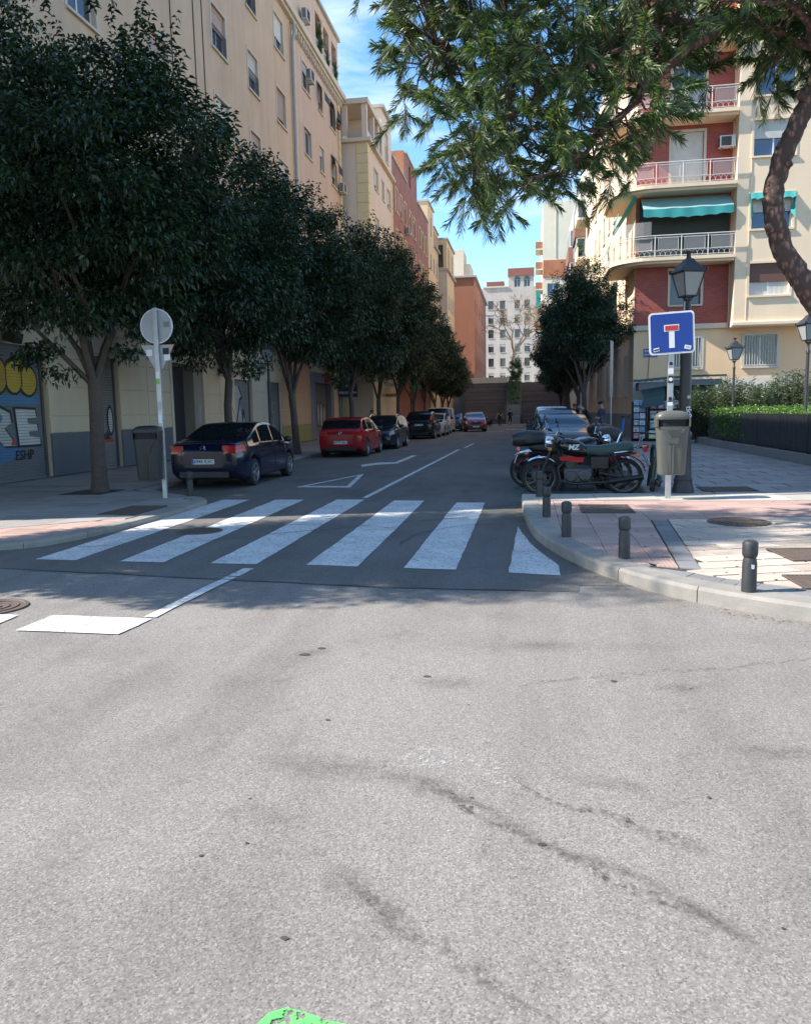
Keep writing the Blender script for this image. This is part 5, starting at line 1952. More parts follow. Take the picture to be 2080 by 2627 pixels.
# ---------------------------------------------------------------- the pine leaning into the view
pine = thing('pine_tree', 'pine with bent reddish trunk and hanging needle clusters over the street', 'tree', (4.35, 9.9, .13))
OFF = np.array([4.35, 9.9, .13])
tp = [(4.35, 9.9, .05), (4.1, 9.8, 1.0), (3.65, 9.6, 2.0), (3.25, 9.52, 2.6), (3.0, 9.5, 2.99), (2.79, 9.5, 3.3), (2.68, 9.5, 3.67), (2.66, 9.5, 3.97), (2.74, 9.5, 4.31), (2.9, 9.5, 4.69), (3.05, 9.5, 5.0), (3.15, 9.55, 5.5), (3.0, 9.7, 6.3), (2.6, 9.9, 7.3), (2.2, 10, 8.4)]
tr_ = [.22, .17, .145, .135, .13, .125, .118, .115, .112, .108, .105, .10, .09, .07, .04]
prs = random.Random(12)
fine, fr = [], []
for i in range(len(tp) - 1):
    for k in range(9):
        t = k / 9
        fine.append(tuple(tp[i][j] * (1 - t) + tp[i + 1][j] * t - OFF[j] + prs.gauss(0, .005) for j in range(3)))
        fr.append((tr_[i] * (1 - t) + tr_[i + 1] * t) * .9 * prs.uniform(.95, 1.06))
m = MB()
m.tube(fine, fr, 22)
m.v = [(x + prs.gauss(0, .0045), y + prs.gauss(0, .0045), z + prs.gauss(0, .005)) for x, y, z in m.v]
for k, (i, s) in enumerate(((50, 1), (68, -1), (86, 1))):
    p = Vector(fine[i])
    m.tube([p, p + Vector((-.09 * s - .03, -.1, .03)), p + Vector((-.12 * s - .03, -.125, .05))], [.05, .042, .038], 8)
m.build('trunk', M_pbark, pine, 60)
limbs = [[(3.12, 9.52, 5.3), (2.3, 9.4, 5.75), (1.4, 9.35, 5.7), (.5, 9.4, 5.35), (-.2, 9.4, 4.95), (-.75, 9.35, 4.6)],
         [(3.1, 9.6, 5.8), (1.9, 9.7, 6.35), (.6, 9.6, 6.3), (-.5, 9.5, 6.0), (-1.2, 9.5, 5.75)],
         [(2.3, 9.4, 5.75), (1.5, 9.2, 5.3), (.9, 9.2, 4.7), (.45, 9.2, 4.3), (-.05, 9.2, 4.1)],
         [(1.9, 9.7, 6.35), (1.5, 10.2, 5.8), (1.1, 10.3, 5.1), (.7, 10.3, 4.6)],
         [(3.0, 9.7, 6.2), (1.6, 10, 7.1), (0, 10, 7.2), (-1.0, 9.9, 6.9)],
         [(3.1, 9.6, 5.6), (3.8, 9.2, 5.9), (4.6, 9.1, 5.9)], [(2.9, 9.8, 6.5), (3.8, 10.2, 6.9), (4.9, 10.3, 7.1)],
         [(2.6, 9.9, 7.3), (1.6, 9.4, 8.0), (.4, 9.2, 8.2)], [(2.2, 10, 8.2), (3.4, 9.6, 8.5), (4.4, 9.5, 8.4)], [(3.1, 9.55, 5.4), (2.6, 8.9, 5.6), (2.1, 8.6, 5.5)]]
m = MB()
LS = []
for l in limbs:
    q = []
    for i in range(len(l) - 1):
        for k in range(5):
            t = k / 5
            q.append(np.array(l[i]) * (1 - t) + np.array(l[i + 1]) * t + np.array([prs.gauss(0, .025) for _ in range(3)]))
    LS += q
    n = len(q)
    m.tube([tuple(a - OFF) for a in q], [.052 * (1 - .75 * i / n) for i in range(n)], 7)
LS = np.array(LS)
poly = [(-1.62, 6.9), (-1.60, 6.3), (-1.66, 5.7), (-1.55, 5.3), (-1.25, 4.9), (-1.12, 4.45), (-.85, 4.25), (-.5, 4.1), (-.25, 3.9), (.1, 3.95), (.35, 4.05), (.75, 4.05), (1.1, 4.35), (1.3, 4.65), (1.42, 4.95), (1.55, 5.5), (1.72, 5.85), (2.15, 5.55), (2.6, 5.42), (3.3, 5.4), (4.5, 5.4), (5.6, 6.2), (5.6, 8.5), (3, 9.5), (0, 9.2), (-1.4, 8)]


def inpoly(x, y, P):
    c = False
    for i in range(len(P)):
        (x0, y0), (x1, y1) = P[i - 1], P[i]
        if (y0 > y) != (y1 > y) and x < (x1 - x0) * (y - y0) / (y1 - y0) + x0:
            c = not c
    return c


prng = np.random.RandomState(31)
clumps = []
tries = 0
while len(clumps) < 460 and tries < 90000:
    tries += 1
    x, z, dy = prng.uniform(-1.7, 4.6), prng.uniform(3.8, 8.2), prng.uniform(-1.25, 1.5)
    k = 1 + .18 * abs(dy / 1.4) ** 2
    if not inpoly(1.4 + (x - 1.4) * k, 6.2 + (z - 6.2) * k, poly):
        continue
    if math.sin(x * 2.9 + 1.3) * math.sin(z * 3.3 + .4) + .5 * math.sin(x * 6.1 + z * 4.7) > (.34 if x < 1.7 else .6):
        continue
    p = np.array([x, 9.55 + dy, z])
    if x * 9.5 / (9.55 + dy) < -1.62:
        continue
    if z > 6.7 and prng.uniform() < .75:
        continue
    if any(np.sum((p - c) ** 2) < .055 for c in clumps):
        continue
    clumps.append(p)
Pn, Dn, Ln = [], [], []
for p in clumps:
    dist = np.sum((LS - p) ** 2, 1)
    q = LS[np.argmin(dist)]
    mid = (p + q) / 2 + np.array([0, 0, -.08]) + prng.normal(size=3) * .05
    m.tube([tuple(q - OFF), tuple(mid - OFF), tuple(p - OFF)], [.014, .011, .006], 5)
    out = (p - q) / max(np.linalg.norm(p - q), 1e-6)
    for _ in range(prng.randint(3, 5)):
        e = p + prng.normal(size=3) * np.array([.1, .1, .07])
        d = out * .45 + prng.normal(size=3) * .6 + np.array([0, 0, -.12])
        d /= np.linalg.norm(d)
        tl = prng.uniform(.26, .42)
        cv = np.array([0, 0, prng.uniform(-.12, .06)])
        m.tube([tuple(e - OFF), tuple(e + d * tl * .5 + cv * .3 - OFF), tuple(e + d * tl + cv - OFF)], [.006, .005, .003], 4)
        n = prng.randint(95, 150)
        s = 1 - prng.uniform(0, 1, n) ** 1.2 * .9
        v = d * .85 + unit(prng.normal(size=(n, 3))) * .72 + np.array([0, 0, -.16])
        Pn.append(e + d * (s * tl)[:, None] + cv * (s ** 2)[:, None])
        Dn.append(v)
        Ln.append(np.full(n, prng.uniform(.105, .15)))
m.build('limbs', M_pbark, pine, 60)
P = np.concatenate(Pn) - OFF
D = unit(np.concatenate(Dn))
L = np.concatenate(Ln) * prng.uniform(.75, 1.15, len(P))
S = unit(np.cross(D, prng.normal(size=D.shape)))
wn = .001
V = np.empty((len(P), 4, 3), np.float32)
V[:, 0] = P - S * wn
V[:, 1] = P + S * wn
V[:, 2] = P + D * L[:, None] * .6 + S * wn * .9 + np.array([0, 0, -.004])
V[:, 3] = P + D * L[:, None] + np.array([0, 0, -1.]) * (L * .24)[:, None]
I = np.arange(len(P))[:, None] * 4
F = np.concatenate([I + np.array([[0, 1, 2]]), I + np.array([[0, 2, 3]])])
obj('needles', fast_mesh('needles', V.reshape(-1, 3), F, [M_needle]), pine)

# ---------------------------------------------------------------- leafless tree on the terrace
bare = thing('bare_tree', 'tall leafless pale tree on the terrace before the white house', 'tree', (-2.45, 108, 5.2))
brs = random.Random(2)
m = MB()
tw = MB()


def grow(p, d, l, r, lev):
    q = p + d * l
    n = 3
    pts = [p]
    for k in range(1, n + 1):
        pts.append(p + d * (l * k / n) + Vector((brs.gauss(0, .03), brs.gauss(0, .03), 0)) * l)
    (m if lev < 4 else tw).tube(pts, [max(r * (1 - .35 * k / n), .026) for k in range(n + 1)], 6 if lev < 3 else 4, cap=False)
    if lev >= 7:
        return
    for _ in range(3 if lev in (0, 1, 3, 4) else 2):
        a = Vector((brs.gauss(0, .62), brs.gauss(0, .62), brs.gauss(.05, .25)))
        nd = (d + a).normalized()
        nd.z = max(nd.z, -.05)
        grow(pts[-1] if brs.random() < .6 else pts[-2], nd.normalized(), l * brs.uniform(.62, .82), r * .6, lev + 1)


grow(Vector((0, 0, 0)), Vector((.1, 0, 1)), 4.1, .27, 0)
m.build('trunk', M_palebark, bare, 60)
tw.build('twigs', pm('twig_bark', (0.36, 0.28, 0.19), .9, var=.2), bare, 0)

# ---------------------------------------------------------------- shrubs
sb = crown_mesh('crown', 41, (.95, .8, 1.5), 5000, .13, M_leaf2, 60, 12, .35)
sh = thing('shrub', 'dark upright shrub on top of the planter wall between the steps', 'shrub', (-1.6, 100.5, 5.2))
obj('crown', sb, sh, loc=(0, 0, 1.4))
m = MB()
m.tube([(0, 0, 0), (0, 0, 1.2)], .06, 6)
m.build('trunk', M_bark, sh)
rs1 = np.random.RandomState(8)
iv = thing('ivy', 'ivy hanging over the face of the planter wall', 'ivy', (-1.85, 94, 0))
n = 3500
t = rs1.uniform(0, 1, n)
P = np.stack([rs1.uniform(-.8, .8, n), 3.6 + t * 6 + rs1.uniform(-.2, .1, n), 2.9 + t * 3.2 - rs1.uniform(0, 1, n) ** 2 * 1.6], 1)
V, F = leaf_geo(P, rs1.normal(size=(n, 3)) + np.array([0, -1, -.4]), .16, .1, .2, rs1)
obj('leaves', fast_mesh('leaves', V, F, [M_leaf2]), iv)

hd = thing('hedge', 'clipped bright green box hedge behind the black fence', 'hedge', (6.95, 14.5, .4))
rs2 = np.random.RandomState(9)
n = 30000
y = rs2.uniform(0, 17.3, n)
f = rs2.randint(0, 3, n)
x = np.where(f == 0, rs2.normal(.10, .05, n), rs2.uniform(.05, 1.9, n))
z = np.where(f == 0, rs2.uniform(.0, 1.05, n), 1.02 + rs2.normal(0, .05, n) + .05 * np.sin(y * 3.1) + .04 * np.sin(y * 7 + x * 3))
P = np.stack([x, y, z], 1)
D = rs2.normal(size=(n, 3)) + np.where(f == 0, 1, 0)[:, None] * np.array([-1.2, 0, .3]) + np.where(f != 0, 1, 0)[:, None] * np.array([0, 0, 1.0])
V, F = leaf_geo(P, D, .062, .034, .1, rs2)
obj('foliage', fast_mesh('foliage', V, F, [M_hedge]), hd)
m = MB()
m.bb(.16, .1, 0, 1.85, 17.2, .98)
m.build('twig_core', pm('hedge_core', (0.02, 0.03, 0.012), .95, var=.3), hd, 0)
n = 1500
P = np.stack([rs2.uniform(-.16, -.05, n), 14.4 + rs2.normal(0, 1.1, n), 1.1 - rs2.uniform(0, 1, n) ** 1.5 * .95], 1)
V, F = leaf_geo(P, rs2.normal(size=(n, 3)) + np.array([-1, 0, .1]), .07, .05, .1, rs2)
obj('overhang', fast_mesh('overhang', V, F, [M_hedge]), hd)


def oleander_mesh(seed, h, w, stems, M):
    rs = np.random.RandomState(seed)
    parts = []
    m = MB()
    for _ in range(stems):
        a, s = rs.uniform(0, 6.28), rs.uniform(.15, 1) * w
        b = np.array([math.cos(a) * s * .35, math.sin(a) * s * .35, 0])
        e = np.array([math.cos(a) * s, math.sin(a) * s, h * rs.uniform(.55, 1.05)])
        n = 44
        t = rs.uniform(.2, 1, n)
        P = b + (e - b) * t[:, None]
        ang = rs.uniform(0, 6.28, n)
        D = np.stack([np.cos(ang), np.sin(ang), rs.uniform(.2, 1.1, n)], 1)
        parts.append(leaf_geo(P, D, .17, .030, .12, rs))
        m.tube([tuple(b), tuple((b + e) / 2 + rs.normal(size=3) * .03), tuple(e)], [.012, .01, .005], 4)
    V, F = merge(parts)
    return fast_mesh('foliage', V, F, [M]), m.mesh('stems', M_bark)


om = [oleander_mesh(51, 2.15, 1.0, 120, M_oleander), oleander_mesh(52, 2.4, .95, 105, M_oleander)]
for i, (x, y, s, lab) in enumerate(((6.75, 33.6, .95, 'oleander bush behind the lamp post and the litter bin'), (7.9, 32.9, 1.0, 'oleander bush beside the small plaza lamp'), (9.1, 33.0, 1.0, 'oleander bush just past the small plaza lamp'),
                                    (10.3, 33.2, 1.08, 'tallest oleander bush under the barred window'), (11.5, 33.0, 1.0, 'oleander bush by the orange wall flower'), (8.6, 30.9, .85, 'low oleander bush directly behind the hedge corner'), (10.6, 30.6, .8, 'low oleander bush behind the middle of the hedge'), (7.6, 34.6, .9, 'oleander bush against the news kiosk'))):
    t = thing('oleander_bush', lab, 'bush', (x, y, .3), i * 1.3, 'oleander bushes')
    t.scale = (s, s, s)
    obj('foliage', om[i % 2][0], t)
    obj('stems', om[i % 2][1], t)
# plants in the loggia and on sills
for x, y, z, s, lab in ((-12.75, 49.4, 23.2, .75, 'leafy yellow-green plant in the first loggia opening'), (-12.7, 53.4, 23.3, .5, 'green plant in the last loggia opening'), (-12.75, 51.4, 23.2, .5, 'thin plant in the middle loggia opening'), (-12.35, 52.9, 20.2, .3, 'trailing plant on an upper window sill'), (4.3, 70.2, 14.3, .55, 'yellow-green balcony plant on the sunlit cream house')):
    t = thing('balcony_plant', lab, 'plant', (x, y, z), 0, 'plants on balconies')
    o = obj('foliage', sb, t, loc=(0, 0, s * 1.3))
    o.scale = (s * .6, s * .6, s)
    m = MB()
    m.lathe([(.12, 0), (.16, .26), (.14, .26)], 10)
    m.build('pot', M_tile, t)
# ================================================================ street furniture
_lamp = {}


def street_lamp(label, loc, h=3.3, big=False, rz=0.0):
    t = thing('street_lamp', label, 'street lamp', loc, rz, 'lantern street lamps')
    key = (h, big)
    if key not in _lamp:
        r = .105 if big else .05
        m = MB()
        b = .185 if big else .12
        m.lathe([(b, 0), (b, .06), (b * .93, .1), (b * .85, .16), (b * .82, .2), (b * .88, .23), (b * .74, .28), (b * .70, .5), (b * .62, .95), (b * .7, .98), (b * .7, 1.03), (b * .5, 1.08),
                 (r, 1.2), (r * .8, h - .25), (r * 1.05, h - .24), (r * 1.05, h - .18), (r * .6, h - .14), (r * .55, h)], 16)
        pole = m.mesh('pole', M_iron)
        w0, w1, hh = .13, .235, .42
        m = MB()
        for sx, sy in ((1, 1), (1, -1), (-1, 1), (-1, -1)):
            m.tube([(sx * w0, sy * w0, .1), (sx * w1, sy * w1, .1 + hh)], .014, 5)
        for z, w in ((.1, w0), (.1 + hh, w1)):
            for a in range(4):
                x0, y0 = [(1, 1), (-1, 1), (-1, -1), (1, -1)][a]
                x1, y1 = [(-1, 1), (-1, -1), (1, -1), (1, 1)][a]
                m.tube([(x0 * w, y0 * w, z), (x1 * w, y1 * w, z)], .013, 5)
        m.tube([(0, 0, -.02), (0, 0, .06)], .05, 8)
        for sx, sy in ((1, 0), (-1, 0), (0, 1), (0, -1)):
            m.tube([(sx * .04, sy * .04, 0), (sx * w0, sy * w0, .1)], .012, 5)
        frame = m.mesh('lantern_frame', M_iron)
        m = MB()
        q = lambda w, z: [(-w, -w, z), (w, -w, z), (w, w, z), (-w, w, z)]
        m.loft([q(w0 - .01, .11), q(w1 - .012, .1 + hh - .01)])
        glass = m.mesh('lantern_glass', M_lampglass, 0)
        m = MB()
        m.loft([q(w1 + .035, .1 + hh), q(w1 + .03, .1 + hh + .025), q(.10, .1 + hh + .2), q(.075, .1 + hh + .25)])
        m.lathe([(.07, .1 + hh + .24), (.045, .1 + hh + .28), (.04, .1 + hh + .34), (.075, .1 + hh + .35), (.08, .1 + hh + .38), (.02, .1 + hh + .40)], 10)
        for sx, sy in ((1, 1), (1, -1), (-1, 1), (-1, -1)):
            m.box((sx * (w1 + .03), sy * (w1 + .03), .1 + hh + .04), (.03, .03, .06))
        roof = m.mesh('lantern_roof', M_iron, 30)
        _lamp[key] = (pole, frame, glass, roof)
    p, f, g, r_ = _lamp[key]
    obj('pole', p, t)
    for n_, me in (('lantern_frame', f), ('lantern_glass', g), ('lantern_roof', r_)):
        obj(n_, me, t, loc=(0, 0, h)).scale = (.9, .9, .95)
    return t


L1 = street_lamp('tall cast-iron lantern lamp post directly behind the dead-end sign', (2.66, 14.15, .13), 3.25, True, .35)
_c = [c for c in L1.children if c.name.startswith('lantern')]
for c in _c:
    c.scale = (.82, .82, .92)
text('sprayed_mark', '*', .16, M_plate, L1, (-.0, -.115, 1.62), 'front')
text('sprayed_mark', 'tk8', .15, M_plate, L1, (0, -.118, 1.4), (PI / 2, PI / 2, 0))
street_lamp('small lantern lamp post rising out of the oleanders', (7.35, 30.2, .13), 3.05, False, .2)
street_lamp('lantern lamp post behind the hedge at the edge of the view', (7.2, 22.1, .13), 3.05, False, .2)
street_lamp('lantern lamp post between the trees by the red hatchback', (-8.75, 25.9, .08), 3.25, False, .3)
street_lamp('lantern lamp post under the bushy tree beside the corner house', (2.83, 42.2, .13), 3.45, False, .2)

# ---------------------------------------------------------------- litter bins
M_bin2 = pm('dark_bin_grey', (0.026, 0.026, 0.025), .5, var=.12, scale=5)


def litter_bin(label, loc, mat_, post=True, rz=0.0):
    t = thing('litter_bin', label, 'litter bin', loc, rz)

    def ring(z, w, d, n=28, e=4.0, yo=0.0):
        out = []
        for k in range(n):
            a = 2 * PI * k / n
            c, s = math.cos(a), math.sin(a)
            out.append((w / 2 * math.copysign(abs(c) ** (2 / e), c), yo + d / 2 * math.copysign(abs(s) ** (2 / e), s), z))
        return out
    m = MB()
    m.loft([ring(.43, .38, .22), ring(.44, .415, .25), ring(.5, .425, .26), ring(1.0, .475, .29), ring(1.2, .505, .31)])
    m.build('body', mat_, t, 40)
    m = MB()
    m.loft([ring(1.201, .46, .28), ring(1.31, .47, .285)])
    m.build('slot', M_dark, t, 40)
    m = MB()
    m.loft([ring(1.31, .525, .33), ring(1.34, .54, .345), ring(1.385, .50, .335), ring(1.425, .40, .28), ring(1.445, .26, .2), ring(1.45, .1, .1)])
    for sx in (-1, 1):
        m.bb(sx * .245 - .014, -.15, 1.2, sx * .245 + .014, .15, 1.33)
    m.build('lid', mat_, t, 40)
    m = MB()
    m.add([(-.19, -.153, 1.17), (.19, -.153, 1.17), (.085, -.152, 1.03), (.085, -.143, .93), (-.085, -.143, .93), (-.085, -.152, 1.03), (-.19, -.168, 1.17), (.19, -.168, 1.17), (.085, -.164, 1.03), (.085, -.156, .93), (-.085, -.156, .93), (-.085, -.164, 1.03)],
          [(6, 11, 10, 9, 8, 7), (0, 1, 7, 6), (1, 2, 8, 7), (2, 3, 9, 8), (5, 0, 6, 11), (4, 5, 11, 10), (3, 4, 10, 9)])
    for k in range(5):
        z = 1.155 - k * .022
        m.tube([(-.1 + k * .012, -.17, z - .02), (-.03, -.17, z), (.03, -.17, z - .008), (.1, -.17, z + .012)], .004, 4)
    m.build('emblem_panel', mat_, t, 0)
    m = MB()
    m.add([(-.1, -.147, .93), (-.035, -.15, .93), (-.03, -.132, .46), (-.08, -.13, .46)], [(0, 1, 2, 3)])
    m.bb(-.082, -.138, .47, -.075, -.12, .93)
    m.bb(-.012, -.15, .46, .012, -.118, .93)
    m.build('front_rib', mat_, t, 0)
    return t


BN = litter_bin('grey-green litter bin with ribbed emblem hung on the dead-end sign post', (2.26, 13.03, .11), M_bin)
litter_bin('dark litter bin with domed lid hung below the round sign back', (-7.05, 13.75, .02), M_bin2, rz=.12)


# ---------------------------------------------------------------- dead-end sign
sg = thing('traffic_sign', 'square blue dead-end sign with red-topped white T on a galvanised post', 'traffic sign', (2.255, 13.25, .13))
m = MB()
m.bb(-.045, -.025, 0, .045, .025, 3.0)
m.build('post', M_steel, sg, 0, .008)


def rrect(w, h, r, n=5):
    out = []
    for cx, cy, a0 in ((w / 2 - r, h / 2 - r, 0), (-w / 2 + r, h / 2 - r, 90), (-w / 2 + r, -h / 2 + r, 180), (w / 2 - r, -h / 2 + r, 270)):
        for k in range(n + 1):
            a = R(a0 + 90 * k / n)
            out.append((cx + r * math.cos(a), cy + r * math.sin(a)))
    return out


def plate(parent, name, poly, y, th, mat_, loc=(0, 0, 0), tilt=0.0):
    m = MB()
    n = len(poly)
    vs_ = [(x, y, z) for x, z in poly] + [(x, y + th, z) for x, z in poly]
    m.add(vs_, [tuple(range(n)), tuple(range(n, 2 * n))[::-1]] + [(i, i + n, (i + 1) % n + n, (i + 1) % n) for i in range(n)])
    o = m.build(name, mat_, parent, 0)
    o.location = loc
    o.rotation_euler = (0, tilt, 0)
    return o


M_sblue = pm('sign_blue', (0.006, 0.042, 0.27), .35, var=.06, scale=2)
M_swhite = pm('sign_white', (0.72, 0.73, 0.74), .4, var=.05)
M_sred = pm('sign_red', (0.50, 0.035, 0.03), .35, var=.06)
T0 = -.045
fc = plate(sg, 'sign_plate', rrect(.70, .66, .06), -.05, .018, M_swhite, (-.005, 0, 2.66), T0)
plate(fc, 'blue_field', rrect(.645, .605, .04), -.054, .004, M_sblue)
plate(fc, 'white_bar', [(-.115, .025), (.115, .025), (.115, .13), (-.115, .13)][::1], -.058, .004, M_swhite)
plate(fc, 'red_bar', [(-.1, .04), (.1, .04), (.1, .115), (-.1, .115)], -.062, .004, M_sred)
plate(fc, 'white_stem', [(-.042, -.235), (.042, -.235), (.042, .024), (-.042, .024)], -.058, .004, M_swhite)
s_ = plate(fc, 'sticker', [(-.045, -.028), (.045, -.028), (.045, .028), (-.045, .028)], -.058, .003, M_swhite, (-.24, 0, -.25), -.15)
plate(s_, 'sticker_print', [(-.04, -.012), (.04, -.012), (.04, .01), (-.04, .01)], -.0605, .002, M_ink)
s_ = plate(fc, 'sticker', [(-.05, -.03), (.05, -.03), (.05, .03), (-.05, .03)], -.058, .003, M_swhite, (.24, 0, -.24), .25)
plate(s_, 'sticker_print', [(-.035, -.006), (.03, -.006), (.03, .012), (-.035, .012)], -.0605, .002, M_alu)
for z, h_, mm in ((2.18, .1, M_alu), (2.06, .09, M_swhite), (1.93, .12, M_ink), (1.62, .1, M_alu), (1.55, .08, M_swhite)):
    o = plate(sg, 'sticker', [(-.04, -h_ / 2), (.04, -h_ / 2), (.04, h_ / 2), (-.04, h_ / 2)], -.029, .003, mm, (0, 0, z))
    if mm in (M_ink, M_alu):
        m = MB()
        m.lathe([(.03, 0), (.03, .002), (.001, .002)], 14, (0, -.031, 0), 0, 'y')
        m.build('sticker_disc', M_swhite if mm is M_ink else M_ink, o)
# the small plate on the lamp behind, seen almost edge-on
m = MB()
m.box((0, 0, 0), (.26, .02, .36), rz=1.1)
m.build('edge_plate', M_alu, L1, 0).location = (-.12, -.1, 3.05)

# ---------------------------------------------------------------- round sign and give-way sign seen from behind
ls = thing('traffic_sign', 'round sign above a triangular give-way sign, both seen from behind', 'traffic sign', (-6.84, 13.9, .08))
m = MB()
m.bb(-.045, -.03, 0, .045, .03, 3.55)
m.build('post', M_steel, ls, 0, .008)
for z, mm, h_ in ((2.32, M_swhite, .12), (2.2, pm('green_sticker', (0.2, .45, .1), .5), .1), (1.5, M_swhite, .14), (1.25, M_alu, .2), (1.75, M_alu, .16)):
    plate(ls, 'sticker', [(-.035, -h_ / 2), (.035, -h_ / 2), (.035, h_ / 2), (-.035, h_ / 2)], -.034, .003, mm, (0, 0, z))
circ = [(.31 * math.cos(2 * PI * k / 36), .31 * math.sin(2 * PI * k / 36)) for k in range(36)]
o = plate(ls, 'round_plate', circ, .035, .02, M_alu, (0, 0, 3.22))
m = MB()
m.tube([(.312 * math.cos(2 * PI * k / 36), .04, .312 * math.sin(2 * PI * k / 36)) for k in range(37)], .012, 6, cap=False)
m.build('rim', M_swhite, o)
plate(o, 'label_plate', [(-.06, -.05), (.06, -.05), (.06, .05), (-.06, .05)], .03, .004, pm('sign_sticker_grey', (0.2, .2, .19), .5), (.2, 0, .03))
tri_ = [(-.33, .26), (.33, .26), (0, -.32)]
o = plate(ls, 'triangle_plate', tri_[::-1], .035, .02, M_alu, (0, 0, 2.62))
m = MB()
m.tube([(.33, .04, .26), (0.0, .04, -.32), (-.33, .04, .26), (.33, .04, .26)], .007, 5)
m.build('rim', M_sred, o)
for x, z, mm in ((-.17, .12, M_swhite), (.16, .14, M_ink), (.18, .03, M_swhite)):
    plate(o, 'sticker', [(-.06, -.06), (.06, -.06), (.06, .06), (-.06, .06)], .03, .004, mm, (x, 0, z))

# ---------------------------------------------------------------- bollards
bm_ = MB()
bm_.lathe([(.058, 0), (.056, .24), (.05, .272), (.047, .285), (.055, .295), (.06, .31), (.06, .395), (.052, .415), (.03, .424), (.001, .425)], 20)
bmesh_b = bm_.mesh('bollard', M_boll)
e_ = MB()
e_.bb(-.02, -.062, .32, .02, -.056, .385)
e_.bb(-.012, -.064, .33, .012, -.06, .375)
emb = e_.mesh('cast_crest', M_boll, 0)
patchm = MB()
patchm.add([(-.01, -.0585, .2), (.012, -.0585, .2), (.014, -.0585, .232), (-.014, -.0585, .238)], [(0, 1, 2, 3)])
for x, y, lab, sc in ((.18, 13.5, 'iron bollard in front of the black motorbike front wheel', 1.05), (.245, 10.95, 'iron bollard nearest the motorbikes on the open kerb', 1.0), (.435, 9.2, 'iron bollard third from the sunny kerb end', 1.0), (.94, 7.9, 'iron bollard with scuffed cap between tiles and curved kerb', 1.0), (1.745, 6.48, 'biggest iron bollard with a white sticker on the sunny paving', 1.0), (-6.5, 14.25 - .0, 'grey bollard on the shaded corner behind the navy sedan', 1.15)):
    t = thing('bollard', lab, 'bollard', (x, y, .13 if x > -2 else .08), rng.uniform(-.5, .5), 'cast-iron bollards')
    t.scale = (sc, sc, sc)
    obj('post', bmesh_b, t)
    obj('cast_crest', emb, t)
    if x > 1.7:
        t.rotation_euler = (0, 0, .15)
        patchm.build('sticker', M_swhite, t, 0)
for x, lb in ((-4.2, 'dark bollard at the foot of the steps behind the dog'), (-2.9, 'dark bollard at the foot of the steps behind the walker with sash'), (-.7, 'dark bollard just past the planter wall at the steps'), (.8, 'dark bollard at the steps close to the sunny-side cars'), (2.2, 'last dark bollard at the steps, by the low tree')):
    t = thing('bollard', lb, 'bollard', (x, 92.5, 0.0), 0, 'bollards at the foot of the steps')
    m = MB()
    m.lathe([(.06, 0), (.06, .8), (.05, .86), (.001, .87)], 10)
    m.build('post', M_iron, t)

# ---------------------------------------------------------------- planter kerb and fence
pk = thing('planter_edging', 'low granite planter edging under the black fence', 'edging', (6.76, 14.0, .13))
ly = 0.0
while ly < 19.0:
    L_ = rng.uniform(1.0, 1.9)
    m = MB()
    m.bb(0, ly + .006, -.02, .28, ly + L_ - .006, .26)
    m.build('granite_block', pm('planter_granite', (0.235, 0.225, 0.215), .85, var=.25, scale=7, bump=.3, bscale=60, orand=.12), pk, 0, .012)
    ly += L_
for k in range(4):
    m = MB()
    m.bb(.28 + k * 1.3, ly - .28, -.02, .27 + (k + 1) * 1.3, ly, .26)
    m.build('granite_block', _mats['planter_granite'], pk, 0, .012)
fe = thing('iron_fence', 'black vertical-bar fence along the planted bed', 'fence', (6.86, 14.2, .39))
sm = MB()
sm.bb(-.008, -.02, .04, .008, .02, .96)
slm = sm.mesh('slat', pm('fence_bar', (0.075, 0.076, 0.08), .5, .2, var=.2, scale=12), 0)
for k in range(158):
    obj('slat', slm, fe, loc=(rng.gauss(0, .002), .1 + k * .11, 0))
m = MB()
for z in (.06, .97):
    m.bb(-.02, 0, z - .012, .02, 17.5, z + .012)
m.build('rail', M_iron, fe, 0)
for k in range(9):
    m = MB()
    m.bb(-.022, k * 2.18, -.02, .022, k * 2.18 + .045, 1.0)
    m.build('post', M_iron, fe, 0)
m = MB()
m.bb(.075, 0, .02, .085, 17.5, .95)
m.build('backing_mesh', pm('fence_backing', (0.02, 0.021, 0.024), .8, var=.2), fe, 0)

# ---------------------------------------------------------------- news kiosk
ki_ = thing('news_kiosk', 'dark green news kiosk with wavy roof against the corner house', 'kiosk', (4.95, 36.9, .13))
M_kg = pm('kiosk_green', (0.03, 0.06, 0.05), .5, var=.2)
M_kd = pm('kiosk_dark', (0.02, 0.022, 0.024), .6, var=.2)
m = MB()
m.bb(.9, .2, 0, 3.3, 2.2, 2.55)
m.build('body', M_kd, ki_, 0)
m = MB()
n = 30
top, bot = [], []
for k in range(n + 1):
    x = -.35 + 3.95 * k / n
    top.append((x, -.6, 2.70 + .16 * min(max(x, 0) / 2, 1) + (.028 if k % 2 else 0) * (1 if x < 1.5 else .3)))
for yy in (-.6, 2.4):
    pass
m.add([(x, -.6, z) for x, _, z in top] + [(x, 2.4, z + .08) for x, _, z in top], [(k, k + 1, n + 2 + k, n + 1 + k) for k in range(n)])
m.add([(x, -.6, z) for x, _, z in top] + [(x, -.6, z - .09) for x, _, z in top], [(k, n + 1 + k, n + 2 + k, k + 1) for k in range(n)])
m.build('roof', M_kg, ki_, 0)
m = MB()
m.bb(1.0, -.45, 2.42, 3.45, -.40, 2.68)
m.bb(-.1, -.4, 2.25, 1.0, .6, 2.6)
m.build('fascia', pm('kiosk_fascia', (0.14, 0.15, 0.155), .5, var=.15), ki_, 0)
m = MB()
